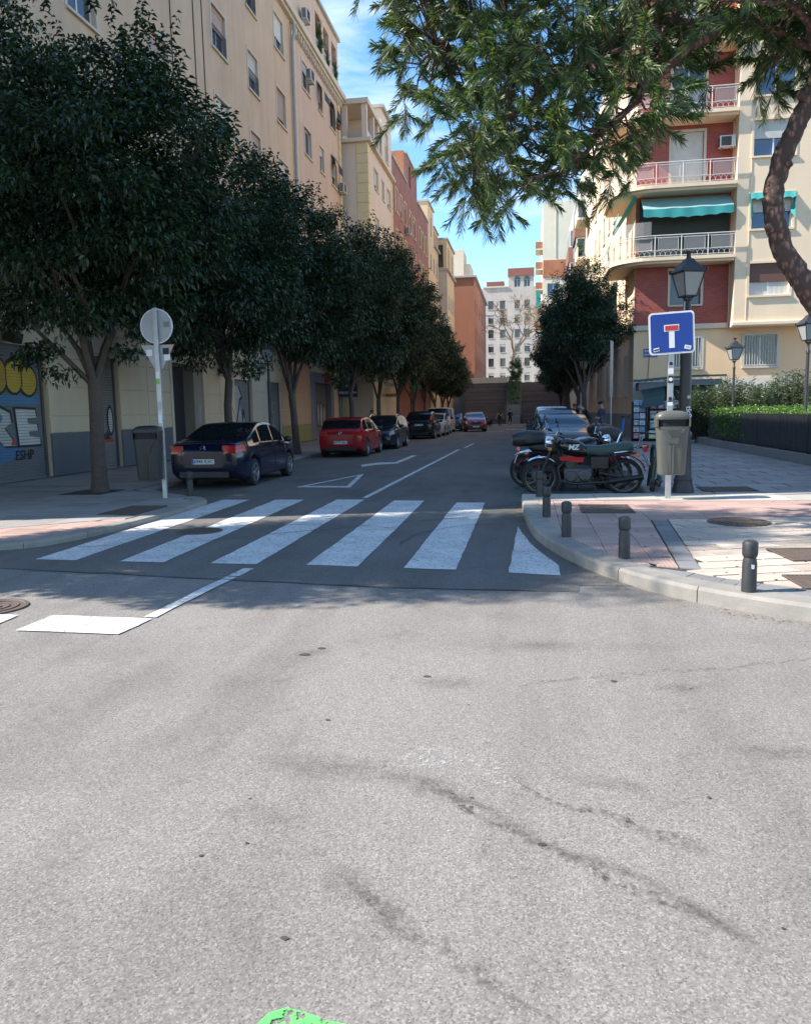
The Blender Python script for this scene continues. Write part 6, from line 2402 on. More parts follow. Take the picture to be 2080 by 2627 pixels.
m.add([(.0, -.35, 2.3), (1.0, -.35, 2.45), (.95, -1.0, 2.0), (.05, -1.0, 1.88), (-.1, -1.15, 1.45), (.85, -1.15, 1.6)], [(0, 1, 2, 3), (3, 2, 5, 4)])
m.build('flap_awning', M_kg, ki_, 0)
m = MB()
m.tube([(1.25, -.5, 2.35), (1.75, -.75, .95)], .018, 6)
m.build('strut', M_alu, ki_)
m = MB()
m.bb(1.0, -.05, 1.15, 1.75, .18, 1.95)
m.build('display_case', M_kd, ki_, 0)
for x, z in ((1.1, 1.55), (1.55, 1.3)):
    part_box(ki_, 'notice', x, -.07, z, x + .13, -.052, z + .2, M_swhite)
part_box(ki_, 'shutter_side', .9, .18, .0, 1.8, .199, 1.1, pm('kiosk_blue', (0.03, .12, .25), .5))


def news_rack(label, loc, cols, rows, w, h, rz=0.0, tilt=.12, seed=1):
    t = thing('magazine_rack', label, 'magazine rack', loc, rz, 'kiosk magazine racks')
    m = MB()
    m.bb(-w / 2, .0, 0, -w / 2 + .03, .35, h)
    m.bb(w / 2 - .03, .0, 0, w / 2, .35, h)
    m.bb(-w / 2 + .03, .3, 0, w / 2 - .03, .34, h)
    for k in range(rows):
        m.bb(-w / 2 + .03, .0, .1 + k * h / rows, w / 2 - .03, .3, .125 + k * h / rows)
    m.build('rack_frame', M_kd, t, 0)
    r = random.Random(seed)
    pal = [(.72, .71, .67), (.66, .66, .68), (.6, .2, .16), (.25, .38, .6), (.75, .62, .2), (.7, .48, .5), (.3, .3, .31), (.74, .68, .6)]
    for k in range(rows):
        for i in range(cols):
            cw_, ch_ = (w - .1) / cols * .9, h / rows * .82
            x = -w / 2 + .05 + (w - .1) * (i + .5) / cols
            ci = r.randrange(8)
            m = MB()
            m.box((0, 0, ch_ / 2), (cw_, .012, ch_))
            o = m.build('magazine', pm('print_%d' % ci, pal[ci], .5, var=.45, scale=22), t, 0)
            o.location = (x, .02 + r.uniform(0, .02), .13 + k * h / rows)
            o.rotation_euler = (-tilt, 0, r.uniform(-.04, .04))
            m = MB()
            m.bb(-cw_ * .42, -.011, ch_ * .74, cw_ * .42, -.0065, ch_ * .93)
            m.bb(-cw_ * .3, -.011, ch_ * .12, cw_ * .2, -.0065, ch_ * .5)
            m.build('cover_print', pm('print_%d' % ((ci + 3) % 8), pal[(ci + 3) % 8], .5, var=.45, scale=22), o, 0)
    return t


news_rack('narrow magazine rack at the corner of the kiosk', (4.85, 36.0, .13), 2, 6, .62, 1.75, .0, .12, 1)
news_rack('wide newspaper board in front of the kiosk', (5.95, 36.15, .13), 4, 4, 1.4, 1.72, .0, .05, 2)
news_rack('low poster stand on the ground before the kiosk', (5.75, 35.5, .13), 3, 1, 1.25, .42, .0, .2, 5)

# ---------------------------------------------------------------- narrow sign post and further poles
ep = thing('sign_post', 'grey post with a tall plate seen edge-on beside the man in the cap', 'sign post', (3.4, 33.9, .13))
m = MB()
m.tube([(0, 0, 0), (0, 0, 4.2)], .035, 8)
m.build('post', M_steel, ep)
m = MB()
m.box((0, -.06, 3.1), (.62, .02, 2.3), rz=1.3)
m.build('plate', M_alu, ep, 0)
ph = thing('pharmacy_cross', 'unlit green pharmacy cross on a post among the trees', 'pharmacy sign', (-9.3, 62.3, .08))
m = MB()
m.tube([(0, 0, 0), (0, 0, 3.2)], .06, 8)
m.build('post', M_iron, ph)
m = MB()
a, b = .16, .46
m.prism([(-a, -b), (a, -b), (a, -a), (b, -a), (b, a), (a, a), (a, b), (-a, b), (-a, a), (-b, a), (-b, -a), (-a, -a)], -.08, .08)
m.M = None
o = m.build('cross', pm('pharmacy_green', (0.02, 0.22, 0.09), .35), ph, 0)
o.location = (.35, 0, 3.5)
o.rotation_euler = (PI / 2, 0, 0)
m = MB()
a, b = .05, .34
m.prism([(-a, -b), (a, -b), (a, -a), (b, -a), (b, a), (a, a), (a, b), (-a, b), (-a, a), (-b, a), (-b, -a), (-a, -a)], .081, .09)
m.build('cross_inset', pm('pharmacy_green_pale', (0.05, 0.36, 0.18), .35), o, 0)
for y, z, s, tx, mc, lab in ((57.5, 3.7, .55, 'Ocaso', M_gr, 'red lettered shop sign over a dark doorway'), (57.5, 2.9, .3, 'SEGUROS', M_ink, 'small red and white shop sign below the lettered one')):
    t = thing('shop_sign', lab, 'shop sign', (-10.75, y, z))
    m = MB()
    m.bb(0, -.06, -s / 2, 1.4, .06, s / 2)
    m.build('sign_box', M_swhite if s > .4 else M_peachpan, t, 0, .01)
    text('lettering', tx, s * .62, mc, t, (.7, -.065, 0), 'front', offset=.004)

# ---------------------------------------------------------------- bicycle hoop
bh = thing('bicycle_stand', 'dark green tubular bicycle hoop between the motorbike and the litter bin', 'bicycle stand', (2.28, 14.55, .13))
m = MB()
pts = [(-.09, 0, -.02), (-.03, .02, .55)]
for k in range(9):
    a = PI * k / 8
    pts.append((.0 + .02 * k / 8, .38 - .36 * math.cos(a), .62 + .18 * math.sin(a)))
pts += [(.02, .74, .5), (-.03, .78, -.02)]
m.tube(pts, .038, 10)
m.build('hoop', pm('bottle_green', (0.015, 0.035, 0.03), .35), bh)
wh = thing('bicycle_stand', 'white hoop between the dark estate and the dark hatchback', 'bicycle stand', (-7.75, 41.0, .0))
m = MB()
m.tube([(-.2, 0, 0), (-.2, 0, .85), (-.14, 0, .93), (.14, 0, .93), (.2, 0, .85), (.2, 0, 0)], .04, 8)
m.build('hoop', M_swhite, wh)
m = MB()
m.bb(-.5, -.3, 0, 1.2, 2.2, .1)
m.build('kerb_island', M_kerb, wh, 0, .02)
# ================================================================ cars
def lerp_tab(tab, s):
    if s <= tab[0][0]:
        return tab[0][1]
    for (a, b), (c, d) in zip(tab, tab[1:]):
        if s <= c:
            t = (s - a) / (c - a)
            return b + (d - b) * t
    return tab[-1][1]


def smooth_tab(tab, k=2):
    return smooth_path(tab, k)


_wheelcache = {}


def wheel_meshes(wr, style):
    if (wr, style) in _wheelcache:
        return _wheelcache[(wr, style)]
    m = MB()
    m.lathe([(wr * .64, -.1), (wr * .93, -.105), (wr * .985, -.085), (wr, -.05), (wr, .05), (wr * .985, .085), (wr * .93, .105), (wr * .64, .1), (wr * .64, -.1)], 26, axis='x', cap=False)
    ty = m.mesh('wheel', M_tyre)
    m = MB()
    m.lathe([(wr * .66, .03), (wr * .66, .095), (wr * .6, .1), (wr * .56, .05), (.001, .04)], 26, axis='x', m=1)
    m.lathe([(wr * .67, .085), (wr * .67, .107), (wr * .60, .107), (wr * .585, .085)], 26, axis='x', cap=False)
    for k in range(5):
        a = 2 * PI * k / 5 + .3
        if style == 'double':
            for da in (-.16, .16):
                m.M = Matrix.Rotation(a + da, 4, 'X')
                m.add([(.085, -.018, .03), (.085, .018, .03), (.098, .014, wr * .62), (.098, -.014, wr * .62), (.06, -.018, .03), (.06, .018, .03), (.06, .014, wr * .62), (.06, -.014, wr * .62)],
                      [(0, 3, 2, 1), (0, 4, 7, 3), (1, 2, 6, 5), (4, 5, 6, 7)])
                m.M = None
        else:
            m.M = Matrix.Rotation(a, 4, 'X')
            m.add([(.085, -.035, .03), (.085, .035, .03), (.1, .026, wr * .62), (.1, -.026, wr * .62), (.06, -.035, .03), (.06, .035, .03), (.06, .026, wr * .62), (.06, -.026, wr * .62)],
                  [(0, 3, 2, 1), (0, 4, 7, 3), (1, 2, 6, 5), (4, 5, 6, 7)])
            m.M = None
    m.lathe([(.05, .06), (.045, .105), (.001, .107)], 14, axis='x')
    rm = m.mesh('rim', [M_rim, M_black])
    _wheelcache[(wr, style)] = (ty, rm)
    return ty, rm


def make_car(label, cat, loc, rz, sp, pmat, plate_txt=None, group='cars parked along the kerb', lights='std', emblem=None):
    t = thing(sp.get('name', 'parked_car'), label, cat, loc, rz, group)
    L, W, wr = sp['L'], sp['W'], sp['wr']
    top, belt = smooth_tab(sp['top'], 1), smooth_tab(sp['belt'], 1)
    rb, r_r, rf, wb_ = sp['glass']
    ax = (sp['ro'], sp['ro'] + sp['wb'])
    ra = wr + .055

    def wid(s):
        k = 1.0
        if s < .55:
            k -= sp.get('rt', .12) * (1 - s / .55) ** 2
        f = L - s
        if f < .9:
            k -= sp.get('ft', .2) * (1 - f / .9) ** 2
        return W / 2 * k

    def sec(s):
        w, zt = wid(s), lerp_tab(top, s)
        zl = min(lerp_tab(belt, s), zt - .012)
        zb = .19 + .13 * max(0, 1 - s / .4) + .06 * max(0, 1 - (L - s) / .4)
        for a in ax:
            if abs(s - a) < ra:
                zb = max(zb, wr + math.sqrt(ra ** 2 - (s - a) ** 2))
        zl = max(zl, zb + .05)
        zt = max(zt, zl + .012)
        gh = zt - zl
        tu = sp.get('tumble', .30)
        X = lambda h: w * .945 - tu * h
        return [(w * .9, zb), (w * .975, zb + min(.05, (zl - zb) * .2)), (w, zb + (zl - zb) * .45), (w * .992, zb + (zl - zb) * .8), (w * .952, zl),
                (X(.06 * gh), zl + .06 * gh), (X(.86 * gh), zl + .86 * gh), (X(.96 * gh) - .02, zl + .965 * gh), (X(gh) * .72, zt), (0.0, zt + .012)]
    pil = sp['pillars']
    wa, wz = rb + sp.get('qa', .45) * (r_r - rb), rf + sp.get('qz', .68) * (wb_ - rf)
    S = set(np.linspace(0, L, 52).round(3)) | {rb, r_r, rf, wb_, wa, wz, 0.02, .06, L - .03}
    for a in ax:
        for q in np.linspace(-ra, ra, 15):
            S.add(round(a + q, 3))
        S |= {round(a - ra - .002, 3), round(a + ra + .002, 3)}
    for p in pil:
        S |= {p - .04, p + .04}
    S = sorted(s for s in S if 0 <= s <= L)
    rings = []
    for s in S:
        h = sec(s)
        y = s - L / 2
        rings.append([(x, y, z) for x, z in h] + [(-x, y, z) for x, z in h[-2::-1]])
    n = len(rings[0])
    V = [p for q in rings for p in q]
    groups = {}
    wins = [(wa, pil[0] - .04)] + [(a + .04, b - .04) for a, b in zip(pil, pil[1:])] + [(pil[-1] + .04, wz)]
    for i in range(len(S) - 1):
        sm_ = (S[i] + S[i + 1]) / 2
        for k in range(n):
            f = (i * n + k, i * n + (k + 1) % n, (i + 1) * n + (k + 1) % n, (i + 1) * n + k)
            kk = k if k <= 8 else 17 - k
            key = 'body'
            if k == n - 1:
                key = 'body'
            elif kk == 5:
                for j, (a, b) in enumerate(wins):
                    if a < sm_ < b and b - a > .12:
                        key = 'side_window%d%s' % (j, 'r' if k <= 8 else 'l')
            elif kk in (7, 8):
                if rf < sm_ < wb_:
                    key = 'windscreen'
                elif rb < sm_ < r_r:
                    key = 'rear_window'
            if key == 'body' and kk == 0 and sp.get('cladding'):
                key = 'sill_trim'
            groups.setdefault(key, []).append(f)
    for nm, ring, yo in (('rear_panel', rings[0], -1), ('front_panel', rings[-1], 1)):
        zc = sum(p[2] for p in ring) / n
        m = MB()
        rr_ = [ring]
        for k_, q in ((.97, .008), (.9, .02), (.6, .028)):
            rr_.append([(p[0] * k_, p[1] + yo * q, zc + (p[2] - zc) * k_) for p in ring])
        m.loft(rr_, cap=False)
        m.add(rr_[-1], [tuple(range(n))])
        m.build(nm, pmat, t, 60)
    for key, fs_ in groups.items():
        nm = key.rstrip('0123456789rl') if key.startswith('side_window') else key
        nm = 'side_window' if key.startswith('side_window') else nm
        used = sorted({i for f in fs_ for i in f})
        mp_ = {a: b for b, a in enumerate(used)}
        m = MB()
        m.add([V[i] for i in used], [tuple(mp_[i] for i in f) for f in fs_])
        m.build(nm, pmat if key == 'body' else (M_black if key == 'sill_trim' else M_carglass), t, 32)
    # wheels
    ty, rm = wheel_meshes(wr, sp.get('rim', 'single'))
    for a in ax:
        for sx in (1, -1):
            w = obj('wheel', ty, t, loc=(sx * (W / 2 - .115), a - L / 2, wr))
            if sx < 0:
                w.rotation_euler = (0, 0, PI)
            obj('rim', rm, w)
    # lamps
    yr, yf = -L / 2, L / 2
    zr0, zr1 = sp['tail']

    def pt(s, u, off):
        h = sec(s)
        i = min(int(u), len(h) - 2)
        q = u - i
        x, z = h[i][0] * (1 - q) + h[i + 1][0] * q, h[i][1] * (1 - q) + h[i + 1][1] * q
        return Vector((x + off, s - L / 2, z))
    for sx in (1, -1):
        m = MB()
        rows = []
        for s in (.0, .04, .1, .2, sp.get('tl', .32)):
            h = sec(s)
            zz = [zr0 + (zr1 - zr0) * q * (1.0 if s < .2 else .8) + (.0 if s < .2 else .03) for q in (0, .5, 1)]
            row = []
            for z in zz:
                for (x0, z0), (x1, z1) in zip(h, h[1:]):
                    if z0 <= z <= z1 and z1 > z0:
                        x = x0 + (x1 - x0) * (z - z0) / (z1 - z0)
                        break
                else:
                    x = h[3][0]
                row.append((sx * (x + .008), s - L / 2, z))
            rows.append(row)
        xin = rows[0][1][0]
        inner = [(xin - sx * sp.get('tw', .26), yr - .032, z) for _, _, z in rows[0]]
        inner[0] = (xin - sx * sp.get('tw', .26) * .75, yr - .032, inner[0][2])
        edge = [(p[0], yr - .018, p[2]) for p in rows[0]]
        allr = [inner, edge] + rows[1:]
        m.add([p for r in allr for p in r], [(3 * i + j, 3 * i + j + 1, 3 * i + j + 4, 3 * i + j + 3) if sx > 0 else (3 * i + j, 3 * i + j + 3, 3 * i + j + 4, 3 * i + j + 1) for i in range(len(allr) - 1) for j in range(2)])
        m.build('taillight', M_redlens, t, 40)
        zf0, zf1 = sp['head']
        m = MB()
        rows = []
        for s in (L, L - .06, L - .15, L - .28, L - sp.get('hl', .45)):
            h = sec(s)
            row = []
            for q in (0, .5, 1):
                z = zf0 + (zf1 - zf0) * q + .12 * (L - s)
                z = min(z, h[8][1] - .01)
                for (x0, z0), (x1, z1) in zip(h, h[1:]):
                    if z0 <= z <= z1 and z1 > z0:
                        x = x0 + (x1 - x0) * (z - z0) / (z1 - z0)
                        break
                else:
                    x = h[3][0]
                row.append((sx * (x + .008), s - L / 2, z))
            rows.append(row)
        xin = rows[0][1][0]
        inner = [(xin - sx * .22, yf + .034, z) for _, _, z in rows[0]]
        edge = [(p[0], yf + .02, p[2]) for p in rows[0]]
        allr = [inner, edge] + rows[1:]
        m.add([p for r in allr for p in r], [(3 * i + j, 3 * i + j + 3, 3 * i + j + 4, 3 * i + j + 1) for i in range(len(allr) - 1) for j in range(2)])
        m.build('headlight', M_clearlens, t, 40)
        # mirror
        p = pt(wz - .02, 4.5, .0)
        m = MB()
        m.ell((sx * (p.x + .13), p.y + .02, p.z + .06), (.115, .07, .08), n=10, k=6)
        m.box((sx * (p.x + .02), p.y + .03, p.z + .0), (.1, .05, .03))
        m.build('mirror', M_black if sp.get('dark_mirror', True) else pmat, t)
        for s in sp['handles']:
            p = pt(s, 3.55, .012)
            m = MB()
            m.box((sx * p.x, p.y, p.z), (.03, .17, .035))
            m.build('door_handle', pmat, t, 0, .008)
        for s in sp['seams']:
            m = MB()
            pts_ = [pt(s, u, .001) for u in (.9, 1.5, 2.0, 2.5, 3.0, 3.5, 4.0, 4.4)]
            m.tube([(sx * q.x, q.y, q.z) for q in pts_], .0045, 4)
            m.build('door_seam', M_black, t)
    # bumpers, plates, grille
    m = MB()
    m.bb(-W * .33, yr - .04, .26, W * .33, yr + .05, .40)
    m.build('rear_bumper_insert', M_black, t, 0, .01)
    m = MB()
    m.bb(-W * .36, yf - .05, .24, W * .36, yf + .04, .44)
    m.build('front_intake', M_black, t, 0, .01)
    m = MB()
    m.bb(-W * .22, yf - .02, zf0 + .03, W * .22, yf + .036, zf1 - .02)
    m.build('grille', M_black, t, 0, .005)
    if plate_txt:
        for sgn, y, z in ((-1, yr - .042, sp.get('pz', .58)), (1, yf + .048, .42)):
            m = MB()
            m.bb(-.26, -.006, -.055, .26, .006, .055)
            o = m.build('number_plate', M_plate, t, 0)
            o.location = (0, y, z)
            o.rotation_euler = (0, 0, 0 if sgn < 0 else PI)
            m = MB()
            m.bb(-.257, -.0075, -.052, -.218, -.0062, .052)
            m.build('blue_band', M_eu, o, 0)
            text('characters', plate_txt, .105, M_ink, o, (.02, -.009, 0), 'front', offset=.0015)
    if emblem:
        o = thing('tmp', '', '')
        bpy.data.objects.remove(o)
        m = MB()
        y, z = yr - .036, sp.get('ez', .87)
        if emblem == 'chevron':
            for dz in (0, .045):
                m.tube([(-.06, y, z - .04 + dz), (0, y - .004, z + dz), (.06, y, z - .04 + dz)], .011, 5)
        else:
            m.tube([(.05 * math.cos(2 * PI * k / 16), y, z + .05 * math.sin(2 * PI * k / 16)) for k in range(17)], .007, 5)
            m.tube([(-.03, y, z + .03), (-.012, y, z - .03), (0, y, z), (.012, y, z - .03), (.03, y, z + .03)], .005, 4)
        m.build('emblem', M_chrome, t)
        m = MB()
        z = yf and sp['head'][1] - .03
        if emblem == 'chevron':
            for dz in (0, .045):
                m.tube([(-.08, yf + .04, z - .05 + dz), (0, yf + .046, z + dz), (.08, yf + .04, z - .05 + dz)], .012, 5)
            m.build('emblem', M_chrome, t)
    if sp.get('rails'):
        for sx in (1, -1):
            m = MB()
            pts_ = [pt(s, 7.4, .0) for s in np.linspace(r_r + .15, rf - .1, 8)]
            m.tube([(sx * q.x, q.y, q.z + (.05 if 0 < i < 7 else .0)) for i, q in enumerate(pts_)], .016, 6)
            m.build('roof_rail', M_chrome, t)
    m = MB()
    s = r_r + .3
    z = lerp_tab(top, s)
    if sp.get('antenna', True):
        m.tube([(.1, s - L / 2, z), (.1, s - L / 2 - .28, z + .38)], .005, 4)
        m.build('aerial', M_black, t)
    m = MB()
    m.bb(-W / 2 + .2, -L / 2 + .35, .17, W / 2 - .2, L / 2 - .3, .5)
    m.build('underbody', M_dark, t, 0)
    return t


SEDAN = dict(L=4.43, W=1.75, wb=2.65, ro=.92, wr=.315, top=[(0, .90), (.05, 1.0), (.2, 1.055), (.66, 1.075), (1.55, 1.42), (1.9, 1.465), (2.3, 1.465), (2.65, 1.42), (3.5, 1.03), (3.95, .97), (4.2, .88), (4.35, .76), (4.43, .60)],
             belt=[(0, .88), (.7, .985), (3.45, .94), (4.1, .82), (4.43, .57)], glass=(.72, 1.56, 2.58, 3.42), pillars=[1.42, 2.36], handles=[1.35, 2.25], seams=[1.1, 2.36, 3.3], tail=(.80, .97), head=(.60, .76), rim='double', pz=.62, ez=.93, tl=.36, tw=.28, qa=.28)
HATCH = dict(L=4.2, W=1.78, wb=2.57, ro=.75, wr=.32, top=[(0, .92), (.04, 1.0), (.1, 1.06), (.42, 1.38), (.7, 1.45), (1.6, 1.485), (2.2, 1.44), (3.05, 1.06), (3.6, .98), (3.95, .86), (4.12, .74), (4.2, .6)],
             belt=[(0, .9), (.5, 1.0), (3.0, .96), (3.9, .83), (4.2, .57)], glass=(.11, .44, 2.25, 3.02), pillars=[1.05, 2.02], handles=[1.05, 1.95], seams=[.85, 2.02, 2.95], tail=(.80, .96), head=(.60, .76), pz=.56, ez=.90, tl=.3, tw=.3, qa=.75, rt=.10)
WAGON = dict(L=4.7, W=1.78, wb=2.7, ro=.98, wr=.32, top=[(0, .92), (.05, 1.02), (.12, 1.08), (.5, 1.4), (.8, 1.47), (2.0, 1.5), (2.6, 1.45), (3.5, 1.05), (4.1, .97), (4.45, .86), (4.62, .76), (4.7, .6)],
             belt=[(0, .9), (.5, 1.0), (3.4, .96), (4.3, .83), (4.7, .57)], glass=(.13, .55, 2.65, 3.45), pillars=[1.1, 1.75, 2.5], handles=[1.55, 2.4], seams=[1.4, 2.5, 3.4], tail=(.78, .98), head=(.64, .80), rails=True, qa=.9)
MPV = dict(L=4.4, W=1.82, wb=2.73, ro=.8, wr=.32, top=[(0, .95), (.05, 1.08), (.12, 1.16), (.5, 1.56), (.9, 1.63), (1.9, 1.66), (2.5, 1.58), (3.5, 1.1), (3.95, .98), (4.2, .88), (4.33, .76), (4.4, .6)],
           belt=[(0, .95), (.5, 1.06), (3.4, .98), (4.0, .83), (4.4, .57)], glass=(.14, .55, 2.5, 3.45), pillars=[.95, 1.65, 2.45], handles=[1.5, 2.35], seams=[1.3, 2.45, 3.3], tail=(.95, 1.35), head=(.66, .84), tw=.1, tl=.22, pz=.86, ez=1.05, qa=.9)
SMALL = dict(L=3.95, W=1.72, wb=2.46, ro=.68, wr=.305, top=[(0, .93), (.05, 1.02), (.1, 1.08), (.4, 1.42), (.7, 1.5), (1.5, 1.53), (2.0, 1.47), (2.95, 1.06), (3.4, .99), (3.7, .87), (3.87, .75), (3.95, .6)],
             belt=[(0, .92), (.5, 1.02), (2.9, .97), (3.6, .84), (3.95, .57)], glass=(.11, .45, 2.05, 2.92), pillars=[.95, 1.85], handles=[.95, 1.8], seams=[.8, 1.85, 2.8], tail=(.85, 1.15), head=(.62, .82), tw=.16, tl=.22, qa=.75, dark_mirror=False)
VAN = dict(L=4.95, W=1.92, wb=3.2, ro=.85, wr=.33, top=[(0, 1.2), (.03, 1.6), (.08, 1.8), (.3, 1.9), (3.2, 1.92), (3.5, 1.85), (4.2, 1.2), (4.5, 1.1), (4.75, 1.0), (4.9, .85), (4.95, .7)],
           belt=[(0, 1.0), (.5, 1.12), (4.1, 1.08), (4.6, .95), (4.95, .68)], glass=(.04, .2, 3.45, 4.18), pillars=[2.1, 2.3, 3.0], handles=[2.2, 2.9], seams=[1.0, 2.2, 3.1, 4.1], tail=(.9, 1.3), head=(.80, .98), tw=.06, tl=.1, tumble=.12, ft=.14, rt=.05, qa=12.0, name='delivery_van', cladding=True)
P_navy = paint('navy_paint', (0.006, 0.009, 0.026), .2)
P_red = paint('red_paint', (0.33, 0.008, 0.012))
P_dark = paint('dark_blue_grey_paint', (0.012, 0.016, 0.024))
P_black = paint('black_paint', (0.008, 0.009, 0.012))
P_silver = paint('silver_paint', (0.38, 0.41, 0.44), .3)
P_white = paint('white_paint', (0.60, 0.60, 0.60), .35)
P_wine = paint('wine_red_paint', (0.22, 0.010, 0.015))

make_car('dark navy sedan with red tail lamp parked behind the shaded bollard', 'car', (-7.12, 18.62, 0), 0, SEDAN, P_navy, '6945 KXC', emblem='chevron')
make_car('red hatchback seen from behind, parked beyond the navy sedan', 'car', (-6.85, 30.2, 0), 0, HATCH, P_red, '9379 HKL', emblem='round')
make_car('dark estate car with chrome roof rails facing the red hatchback', 'car', (-6.65, 35.85, 0), PI, WAGON, P_dark, emblem=None)
make_car('dark people carrier seen from behind, past the white hoop', 'car', (-6.45, 48.3, 0), 0, MPV, P_black, '4021 FRD')
make_car('pale silver small car tucked before the white van', 'car', (-6.35, 53.3, 0), PI, SMALL, P_silver)
make_car('white delivery van with black lower bumper facing the camera', 'van', (-6.65, 59.6, 0), PI, VAN, P_white)
make_car('black car half hidden behind the white van', 'car', (-6.3, 66.3, 0), PI, HATCH, P_black)
make_car('wine-red small car with bright headlamps facing the camera in the roadway', 'car', (-4.25, 62.6, 0), PI + .12, SMALL, P_wine, '1763 FZX', group='cars in the roadway', emblem='chevron')
make_car('black car right behind the motorbikes, windscreen reflecting sky', 'car', (1.0, 24.4, 0), PI, HATCH, P_black, group='cars parked on the sunny side')
make_car('dark blue car, second behind the motorbikes', 'car', (1.0, 29.6, 0), PI, MPV, P_dark, group='cars parked on the sunny side')
make_car('car with a white roof, third behind the motorbikes', 'car', (1.0, 35.2, 0), PI, dict(MPV, name='parked_car', top=[(s, z * (1.06 if z > 1.3 else 1.0)) for s, z in MPV['top']]), P_white, group='cars parked on the sunny side')


# ================================================================ motorbikes
M_seatg = pm('green_seat_vinyl', (0.025, 0.06, 0.055), .5, var=.15)
M_seatb = pm('black_vinyl', (0.02, 0.02, 0.021), .5, var=.2)
M_tank = paint('black_enamel', (0.008, 0.008, 0.009), .18)
M_redp = paint('scarlet_panel', (0.45, 0.012, 0.02), .25)
M_eng = pm('engine_alloy', (0.10, 0.10, 0.105), .45, .6, var=.3, scale=20)
M_lens = glassmat('lamp_lens', (.5, .52, .55), .05)


def moto_wheel(t, x, r, w=.1, spokes=True):
    m = MB()
    m.lathe([(r * .80, -w * .38), (r * .93, -w * .5), (r, -w * .2), (r, w * .2), (r * .93, w * .5), (r * .80, w * .38), (r * .80, -w * .38)], 32, axis='y', cap=False)
    o = m.build('wheel', M_tyre, t)
    o.location = (x, 0, r)
    m = MB()
    m.lathe([(r * .82, -w * .3), (r * .82, w * .3), (r * .76, w * .26), (r * .76, -w * .26), (r * .82, -w * .3)], 32, axis='y', cap=False)
    m.build('rim', M_iron if not spokes else pm('dull_rim', (0.16, .15, .13), .4, .7), o)
    m = MB()
    m.lathe([(.05, -.06), (.075, -.05), (.075, .05), (.05, .06)], 14, axis='y')
    n = 16 if spokes else 6
    for k in range(n):
        a = 2 * PI * k / n
        b = a + (.35 if k % 2 else -.35)
        m.tube([(.07 * math.cos(a), .03 if k % 2 else -.03, .07 * math.sin(a)), (r * .78 * math.cos(b), 0, r * .78 * math.sin(b))], .0035 if spokes else .016, 4)
    m.lathe([(.115, .02), (.115, .03), (.05, .03), (.05, .02)], 18, axis='y', cap=False)
    m.build('hub_and_spokes', M_eng, o)
    return o


def arc_strip(m, cx, cz, r, a0, a1, w, th=.012, mi=0, n=14):
    rings = []
    for k in range(n + 1):
        a = R(a0 + (a1 - a0) * k / n)
        c, s = math.cos(a), math.sin(a)
        rings.append([(cx + (r) * c, -w / 2, cz + r * s), (cx + (r + th * 1.6) * c, -w * .3, cz + (r + th * 1.6) * s), (cx + (r + th * 2) * c, 0, cz + (r + th * 2) * s), (cx + (r + th * 1.6) * c, w * .3, cz + (r + th * 1.6) * s), (cx + r * c, w / 2, cz + r * s), (cx + (r - .006) * c, 0, cz + (r - .006) * s)])
    m.loft(rings, mi)


def sell(w, h, n=14, e=2.6):
    out = []
    for k in range(n):
        a = 2 * PI * k / n
        c, s = math.cos(a), math.sin(a)
        out.append((w / 2 * math.copysign(abs(c) ** (2 / e), c), h / 2 * math.copysign(abs(s) ** (2 / e), s)))
    return out


def body_loft(m, st, mi=0, e=2.6):
    """st: (x, z, width, height) stations along the bike"""
    m.loft([[(x, a, z + b) for a, b in sell(w, h, 14, e)] for x, z, w, h in st], mi)


